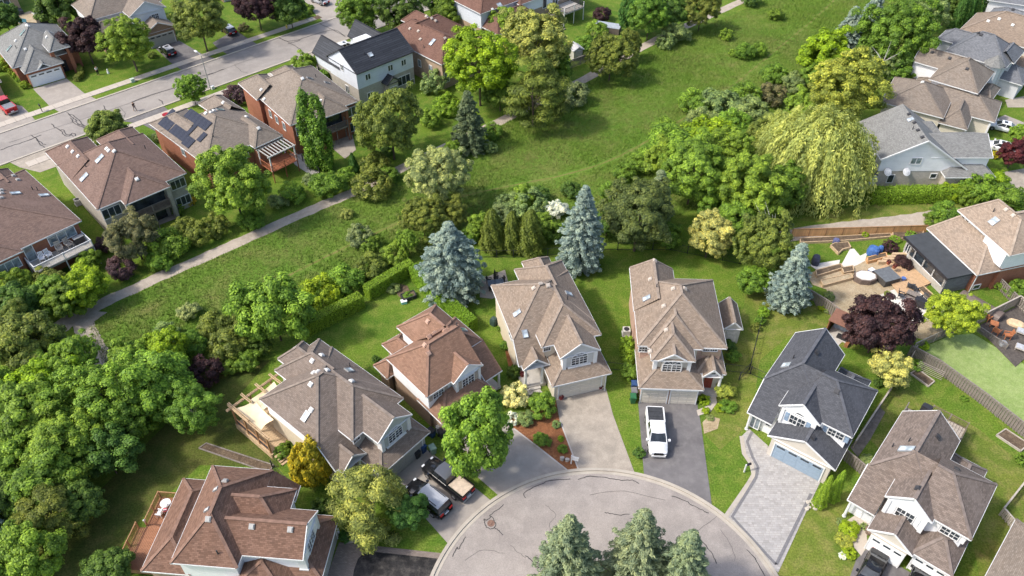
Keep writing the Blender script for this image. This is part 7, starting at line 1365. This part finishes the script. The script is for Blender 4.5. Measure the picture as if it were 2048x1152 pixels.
x, y = G(335, 1014, .75); r = empty('round_table', (x, y, .75), 0, 'white round patio table on the cedar deck', 'table'); mb = MB(); mb.tube([(0, 0, .68), (0, 0, .72)], .5, 20); mb.build('tabletop', PLASTW, r); mb = MB(); mb.tube([(0, 0, 0), (0, 0, .68)], .05, 8); mb.build('leg', PLASTW, r)
x, y = G(292, 1048, 1.0); r = empty('patio_umbrella', (x, y, .75), 0, 'folded white patio umbrella at the cedar deck rail', 'umbrella'); mb = MB(); mb.tube([(0, 0, 0), (.1, -.1, 1.0)], .03, 8); mb.build('pole', WHITE, r); mb = MB(); mb.tube([(.1, -.1, .9), (.25, -.25, 1.3), (.45, -.55, 1.8), (.5, -.62, 1.9)], [.06, .12, .09, .02], 10); mb.build('canopy', PLASTW, r)
# patio set behind the tan house
x, y = G(990, 572); r = empty('patio_umbrella', (x, y, 0), 0, 'folded black umbrella over the dark patio table', 'umbrella'); mb = MB(); mb.tube([(0, 0, 0), (0, 0, 2.9)], .03, 8); mb.build('pole', DARK, r); mb = MB(); mb.tube([(0, 0, 1.35), (0, 0, 1.7), (0, 0, 2.4), (0, 0, 2.85)], [.1, .19, .12, .02], 10); mb.build('canopy', DARK, r)
table('dark glass patio table under the folded black umbrella', 992, 574, 0.01, 10, 2.0, 1.3, glassy('smoked_glass', (.05, .055, .06), .1))
for (u, v, rz) in [(978, 565, 80), (984, 582, 150), (1004, 566, -60), (1003, 580, -100), (992, 560, 0)]: chair('dark metal chair round the dark glass patio table', u, v, .05, rz, DARK, 'dark patio chairs')
# terraced garden of the sunroom house
def planter(label, pts, h, mat, soil=SOIL, t=.12):
    P = [np.array(G(*p)) for p in pts]; o = P[0]; r = empty('raised_planter', (o[0], o[1], 0), 0, label, 'planter')
    for a, b in zip(P, P[1:] + P[:1]): m = MB(); m.bar((*(a - o), h / 2), (*(b - o), h / 2), t, h); m.build('timber', mat, r)
    m = MB(); m.face([(*(p - o), h - .08) for p in P], 0, None, (0, 0, 1)); m.build('soil', soil, r)
planter('timber edged bed along the orange-brown fence', [(1600, 480), (1780, 470), (1782, 476), (1690, 484), (1600, 488)], .35, TIMBER); planter('timber bed end with leafy plants near the gravel lane', [(1784, 466), (1846, 462), (1842, 478), (1784, 482)], .4, TIMBER)
planter('zigzag timber planter on the small lawn', [(1660, 494), (1668, 490), (1695, 488), (1700, 498), (1684, 502), (1676, 510)], .4, TIMBER); planter('long narrow planter below the garden path', [(1630, 545), (1680, 532), (1684, 540), (1632, 556)], .45, TIMBER); planter('planter by the hot tub steps', [(1732, 520), (1770, 510), (1772, 518), (1734, 528)], .5, ORANGEW)
planter('grey edged lower planter terrace', [(1640, 565), (1700, 552), (1704, 560), (1645, 576)], .5, TIMBER, DIRT); planter('planter with green herbs by the terrace stairs', [(1682, 540), (1704, 536), (1706, 546), (1686, 550)], .45, TIMBER); planter('narrow soil bed of white flowers below the sunroom', [(1808, 552), (1814, 548), (1874, 600), (1862, 606)], .3, TIMBER)
planter('wooden vegetable frame beside the weathered board fence', [(1992, 872), (2010, 860), (2056, 890), (2040, 904)], .25, PALEC); planter('pale framed soil bed beneath the trellis', [(1820, 748), (1835, 740), (1868, 764), (1856, 774)], .2, PALEC)
planter('long sunken vegetable bed edged in grey wood', [(398, 897), (413, 887), (547, 931), (538, 946)], .12, GREYW); planter('black edged planter box with greens on the lawn', [(802, 594), (828, 586), (833, 596), (808, 605)], .5, DARK)
r = boxthing('hot_tub', 'dark square hot tub with grey cover on the wooden terrace', 'hot tub', 1770, 560, 2.3, 2.3, .95, plain('hot_tub_cabinet', (.07, .065, .06), .7), 20, 0, None, plain('hot_tub_cover', (.13, .14, .15), .7)); boxthing('hot_tub', 'grey covered swim spa behind the raised terrace', 'hot tub', 1215, 62, 5.0, 2.3, 1.2, plain('spa_cabinet', (.15, .12, .10), .7), -20, 0, None, plain('spa_cover', (.33, .36, .40), .7))
r = empty('timber_terrace', (0, 0, 0), 0, 'pale wooden terrace of boards between hot tub and sunroom', 'terrace')
A, B, C_, D_ = [np.array(G(*p, .3)) for p in [(1760, 535), (1800, 512), (1862, 566), (1800, 592)]]
for i in range(22):
    f = (i + .5) / 22; p = A + (D_ - A) * f; q = B + (C_ - B) * f; m = MB(); m.bar((*p, .3), (*q, .3), np.linalg.norm(D_ - A) / 22 - .015, .05); m.build('deck_board', plain('terrace_boards', (.50, .33, .19), .8, .15, 3), r)
for i in range(4): m = MB(); p = np.array(G(1768 + i * 9, 528 - i * 4)); m.box(p[0] - .9, p[0] + .9, p[1] - .2, p[1] + .2, 0, .55 + i * .08); m.build('step', TIMBER, r)
r = empty('octagon_platform', (*G(1728, 560), 0), 0, 'low octagonal wicker-sided platform beside hot tub', 'platform'); m = MB(); m.prism([(1.5 * math.cos(a), 1.1 * math.sin(a)) for a in np.linspace(.2, 6.48, 8, endpoint=False)], 0, .75); m.build('side', plain('wicker', (.16, .12, .10), .9, .3, 8), r); m = MB(); m.prism([(1.3 * math.cos(a), .95 * math.sin(a)) for a in np.linspace(.2, 6.48, 8, endpoint=False)], .75, .8); m.build('top', PATIO, r)
def lumpy(name, label, cat, u, v, w, d, h, mat, seed):
    x, y = G(u, v); rg = random.Random(seed); m = MB(); n = 12; rings = []
    for (f, z) in ((1, 0), (1.02, h * .35), (.95, h * .75), (.7, h * .97), (.2, h)):
        rings.append([(w / 2 * f * (abs(math.cos(a)) ** .6 * math.copysign(1, math.cos(a))) * rg.uniform(.94, 1.06), d / 2 * f * (abs(math.sin(a)) ** .6 * math.copysign(1, math.sin(a))) * rg.uniform(.94, 1.06), z + rg.uniform(-.03, .03) * (z > 0)) for a in np.linspace(0, 6.283, n, endpoint=False)])
    for a, b in zip(rings, rings[1:]):
        for i in range(n): m.face([a[i], a[(i + 1) % n], b[(i + 1) % n], b[i]])
    m.face(rings[-1]); tag(m.build(name, mat, None, (x, y, .02), rg.uniform(0, 3)), label, cat)
BLUET = plain('blue_tarp', (.06, .14, .36), .5, .2, 4); lumpy('tarpaulin_heap', 'blue tarpaulin covered equipment on the small lawn', 'tarpaulin', 1744, 508, 1.5, 1.3, 1.2, BLUET, 1); lumpy('tarpaulin_heap', 'narrow blue cover beside the blue tarpaulin', 'tarpaulin', 1759, 504, .7, .6, 1.0, BLUET, 2); lumpy('covered_barbecue', 'dark blue covered barbecue on the flagstones beside spruce', 'barbecue', 1630, 526, 1.5, 1.0, 1.15, plain('navy_cover', (.05, .055, .085), .7), 3); lumpy('fabric_heap', 'beige fire pit cover on the sunken deck', 'fire pit', 2030, 650, 1.9, 1.3, .5, plain('beige_cloth', (.62, .46, .28), .9, .15, 3), 4)
lumpy('covered_barbecue', 'black covered grill beside the hedge corner', 'barbecue', 812, 548, 1.3, .8, .9, DARK, 5); boxthing('crate', 'turquoise and white plastic crate on the lawn', 'crate', 808, 606, .7, .5, .35, plain('turquoise_plastic', (.25, .6, .55), .5), 20, 0, None, PLASTW); boxthing('cool_box', 'blue and white cool box by the hot tub', 'box', 1741, 545, .7, .5, .5, plain('cool_blue', (.12, .2, .5), .5), 30, 0, None, PLASTW); lumpy('table_cover', 'dark blue patterned cover on the small table by raised bed', 'cover', 1671, 486, .9, .7, .7, plain('indigo_cloth', (.12, .13, .25), .8, .5, 12), 6)
SLING = plain('dark_sling', (.06, .065, .075), .7)
for (u, v, rz, l) in [(1800, 596, 60, 'dark sling chair at the left of the pale patio'), (1818, 578, 150, 'dark sling chair near the white flower bed'), (1842, 604, -60, 'dark lounge chair beside the patio grill'), (1828, 582, 120, 'blue-grey lounge chair on the pale patio')]: chair(l, u, v, .07, rz, SLING, None, 1.2)
table('low brown table on the patio rug', 1825, 592, .07, -40, 1.5, .9, GREYW, .45); boxthing('barbecue', 'black barbecue cabinet on pale patio by the locust tree', 'barbecue', 1838, 612, 1.4, .7, 1.0, DARK, -40, 0, None, DARK); sheet('patio_rug', [(1798, 588), (1820, 576), (1848, 598), (1828, 610)], .062, plain('rug', (.22, .19, .18), .95))
for (u, v, c, l, z) in [(1806, 560, (.08, .15, .4), 'blue glazed pot on the timber terrace', .3), (1788, 536, (.4, .12, .06), 'terracotta pot beside the hot tub', .9), (1776, 528, (.4, .12, .06), 'terracotta pot on the hot tub cover edge', .9), (1737, 1066, (.22, .16, .12), 'round brown planter pot beside the front walk', 0), (1122, 798, (.30, .05, .05), 'red flower pot at the left garage post', 0), (1200, 777, (.30, .05, .05), 'red flower pot at the right garage post', 0), (1045, 752, (.25, .06, .04), 'red geranium pot on the porch floor', .4), (1800, 526, (.35, .12, .06), 'small clay pot near the purple dwarf maple', .3)]:
    x, y = G(u, v, z); r = empty('flower_pot', (x, y, z), 0, l, 'pot'); s = .42 if u == 1737 else .28; m = MB(); m.tube([(0, 0, 0), (0, 0, s * 1.2), (0, 0, s * 1.35)], [s * .7, s, s * 1.05], 14); m.build('pot', plain('pot_%d' % u, c, .7), r)
    if u not in (1737, 1806): o = link('plant', SHRUB[2], r, (0, 0, s * 1.6)); o.scale = (s * 1.1, s * 1.1, s * .9); slot(o, LEAF['red' if c[0] > .24 else 'mid'])
# open garden hut
def hut():
    x, y = G(1680, 668); r = empty('garden_hut', (x, y, 0), math.radians(-38), 'open fronted brown garden hut beside the round purple maple', 'hut'); m = MB(); m.box(-1.6, 1.6, -1.2, 1.4, 2.25, 2.32); m.build('roof', plain('hut_roof', (.22, .11, .075), .9, .15, 3), r); m = MB(); m.box(-1.5, 1.5, 1.2, 1.28, 0, 2.25); m.build('back_wall', ORANGEW, r)
    for sx in (-1, 1): m = MB(); m.box(sx * 1.45 - .05, sx * 1.45 + .05, -1.1, 1.25, 0, 2.25); m.build('side_wall', plain('hut_boards', (.30, .13, .06), .8, .2, 4), r); m = MB(); m.box(sx * 1.3 - .2, sx * 1.3 + .2, -1.75, -1.1, 0, .5); m.build('planter', plain('hut_boards', (.30, .13, .06), .8, .2, 4), r)
    m = MB(); m.box(-1.2, 1.2, -1.1, 1.2, 0, .06); m.build('floor', CONC, r); m = MB(); m.box(-1.1, 1.1, .6, 1.15, .06, .9); m.build('bench', plain('hut_bench', (.35, .42, .5), .7), r)
    p = np.array(G(1677, 674)); q = boxthing('garden_bench', 'dark bench in front of the open garden hut', 'bench', 1684, 678, 1.3, .5, .45, DARK, -38)
hut()
# sunken deck with furniture (right edge)
r = empty('sunken_deck', (0, 0, 0), 0, 'dark weathered deck beside the putting green with garden furniture', 'deck')
A, B, C_, D_ = [np.array(G(*p)) for p in [(1952, 655), (2032, 614), (2105, 668), (2030, 735)]]
for i in range(48):
    f = (i + .5) / 48; p = A + (B - A) * f; q = D_ + (C_ - D_) * f; m = MB(); m.bar((*p, .12), (*q, .12), np.linalg.norm(B - A) / 48 - .015, .05); m.build('deck_board', plain('dark_deck_boards', (.10, .085, .075), .85, .25, 4), r)
RW = plain('red_slats', (.42, .16, .07), .75, .15)
for (u, v, rz, l) in [(1972, 640, 120, 'red slatted chair nearest the lattice fence'), (1990, 668, 130, 'red slatted chair between low table and bowl'), (2012, 676, -100, 'red slatted chair facing the fire pit')]: chair(l, u, v, .16, rz, RW, None, 1.25)
table('square orange-red table on the sunken deck', 1986, 652, .16, -30, .9, .9, RW, .5)
for (u, v, l) in [(2046, 668, 'grey padded lounger at the deck edge'), (2044, 700, 'pale grey bench with white cushions on the sunken deck')]:
    x, y = G(u, v, .16); r = empty('lounger', (x, y, .16), math.radians(-35), l, 'lounger'); m = MB(); m.box(-.8, .8, -.45, .45, .25, .34); m.build('frame', PALEC, r); m = MB(); m.box(-.75, .75, -.4, .4, .34, .48); m.build('cushion', plain('grey_cushion', (.42, .43, .45), .9), r)
    for sx in (-.7, .7):
        for sy in (-.38, .38): m = MB(); m.box(sx - .04, sx + .04, sy - .04, sy + .04, 0, .25); m.build('leg', PALEC, r)
lumpy('round_stool', 'silver round stool beside the lattice rail', 'stool', 2004, 690, 1.0, .9, .5, GREYM, 7)
m = MB(); x, y = G(1966, 624)
for i in range(10): a0, a1 = math.pi * i / 10, math.pi * (i + 1) / 10; m.face([(-2.6, 1.0 * math.cos(a0), .9 * math.sin(a0)), (2.6, 1.0 * math.cos(a0), .9 * math.sin(a0)), (2.6, 1.0 * math.cos(a1), .9 * math.sin(a1)), (-2.6, 1.0 * math.cos(a1), .9 * math.sin(a1))], 0, None, (0, math.cos(a0), math.sin(a0) + .01))
for s_ in (-2.6, 2.6): m.face([(s_, math.cos(math.pi * i / 10), .9 * math.sin(math.pi * i / 10)) for i in range(11)])
tag(m.build('barrel_shelter', plain('brown_metal_sheet', (.15, .115, .10), .5, .1), None, (x - .3, y + .5, .3), math.radians(-52)), 'brown barrel-roofed shelter between sunroom and deck', 'shelter')
# air conditioner, heat pump
def ac(label, u, v, rz): 
    x, y = G(u, v); r = empty('air_conditioner', (x, y, 0), math.radians(rz), label, 'air conditioner'); m = MB(); m.box(-.42, .42, -.42, .42, .08, .85); m.build('casing', plain('ac_casing', (.55, .54, .50), .6), r); m = MB(); m.tube([(0, 0, .85), (0, 0, .88)], .33, 16); m.build('fan_grille', DARK, r); m = MB(); m.box(-.5, .5, -.5, .5, 0, .08); m.build('pad', CONC, r)
ac('pale air conditioner on the lawn beside pink brick wall', 1252, 668, 0); ac('white heat pump in the side yard between brown roofed houses', 158, 408, 43)
lumpy('round_barrel', 'dark green rain barrel at the cream side wall', 'barrel', 988, 648, .9, .9, 1.0, plain('barrel_green', (.04, .07, .06), .5), 8)
# small white shed by the footpath, paired garage wall lights
gable_shed('white_shed', 'small white roofed shed half hidden by the pale airy tree', G(1146, 124), 25, 2.2, 2.4, 2.1, 2.7, plain('white_shed_roof', (.42, .41, .40), .7), siding('shed', (.50, .48, .43)))
# ================================================================= people
SKIN = plain('skin', (.42, .25, .17), .6, .05)
def person(label, u, v, rz, shirt, trousers, stride=.0, hair=(.03, .02, .015), H=1.72):
    x, y = G(u, v); o0 = None; k = H / 1.72
    def chain(name, verts, edges, mat, parent=None):
        me = bpy.data.meshes.new(name); import bmesh; bm = bmesh.new(); ly = bm.verts.layers.skin.verify(); vs = []
        for i, p in enumerate(verts):
            w = bm.verts.new(tuple(np.array(p[:3]) * k)); w[ly].radius = (p[3] * k, (p[4] if len(p) > 4 else p[3]) * k); w[ly].use_root = (i == 0); vs.append(w)
        for a, b in edges: bm.edges.new((vs[a], vs[b]))
        bm.to_mesh(me); bm.free(); me.materials.append(mat); o = link(name, me, parent); m = o.modifiers.new('skin', 'SKIN'); m.use_smooth_shade = True; s = o.modifiers.new('sub', 'SUBSURF'); s.levels = s.render_levels = 2; return o
    s = stride; V = [(0, 0, .95, .15, .11), (0, 0, 1.2, .14, .10), (0, 0, 1.42, .16, .10), (0, 0, 1.5, .055), (0, .02, 1.60, .085, .095), (0, .02, 1.70, .075, .08),
        (.19, 0, 1.40, .06), (.25, s * .3, 1.12, .045), (.27, s * .5 + .08, .88, .035), (-.19, 0, 1.40, .06), (-.25, -s * .3, 1.12, .045), (-.27, -s * .5 + .08, .88, .035), (.10, 0, .88, .09), (.11, -s * .4, .48, .062), (.11, -s * .9, .07, .045), (.11, -s * .9 + .16, .04, .04), (-.10, 0, .88, .09), (-.11, s * .4, .48, .062), (-.11, s * .9 - .05, .07, .045), (-.11, s * .9 + .12, .04, .04)]
    E = [(0, 1), (1, 2), (2, 3), (3, 4), (4, 5), (2, 6), (6, 7), (7, 8), (2, 9), (9, 10), (10, 11), (0, 12), (12, 13), (13, 14), (14, 15), (0, 16), (16, 17), (17, 18), (18, 19)]
    b = chain('person', V, E, SKIN); b.location = (x, y, .0); b.rotation_euler = (0, 0, math.radians(rz)); tag(b, label, 'person')
    gr = lambda p, d: tuple(p[:3]) + tuple(q + d for q in p[3:])
    chain('shirt', [gr(V[i], .02) for i in (0, 1, 2, 6, 7, 9, 10)], [(0, 1), (1, 2), (2, 3), (3, 4), (2, 5), (5, 6)], shirt, b); chain('trousers', [gr(V[i], .025) for i in (0, 12, 13, 14, 16, 17, 18)], [(0, 1), (1, 2), (2, 3), (0, 4), (4, 5), (5, 6)], trousers, b)
    chain('hair', [(0, .0, 1.66, .09, .095), (0, -.01, 1.72, .08, .085)], [(0, 1)], plain('hair_%d' % u, hair, .7), b)
CL = lambda n, c: plain('cloth_' + n, c, .9, .08)
person('person in dark top and grey shorts walking on the street', 271, 222, 60, CL('dark', (.05, .04, .04)), CL('taupe', (.25, .22, .2)), .28)
person('person in white shirt and dark trousers standing on lawn under purple maple', 197, 150, -120, CL('white', (.75, .75, .78)), CL('black', (.02, .02, .025)), .05); person('person in white shirt standing at the brick entrance', 137, 140, -60, CL('white', (.75, .75, .78)), CL('black', (.02, .02, .025)), .0); person('person in black clothes beside the garage corner', 131, 143, -30, CL('black', (.02, .02, .025)), CL('black', (.02, .02, .025)), .0)
m = MB(); x, y = G(217, 147); m.tube([(0, 0, 0), (0, 0, .15), (0, 0, .5), (0, 0, .62), (.03, 0, .8), (.05, 0, .9)], [.2, .22, .14, .1, .12, .03], 10); tag(m.build('garden_ornament', PLASTW, None, (x, y, 0)), 'small white garden ornament on the lawn near the white-shirted person', 'ornament')
m = MB(); m.prism([(.6 * math.cos(a), .6 * math.sin(a)) for a in np.linspace(0, 6.28, 16, endpoint=False)], 0, .12); x, y = G(332, 230); tag(m.build('leaf_bag', plain('red_cloth', (.30, .02, .03), .6), None, (x, y, .04)), 'low dark red object on the boulevard grass', 'object')
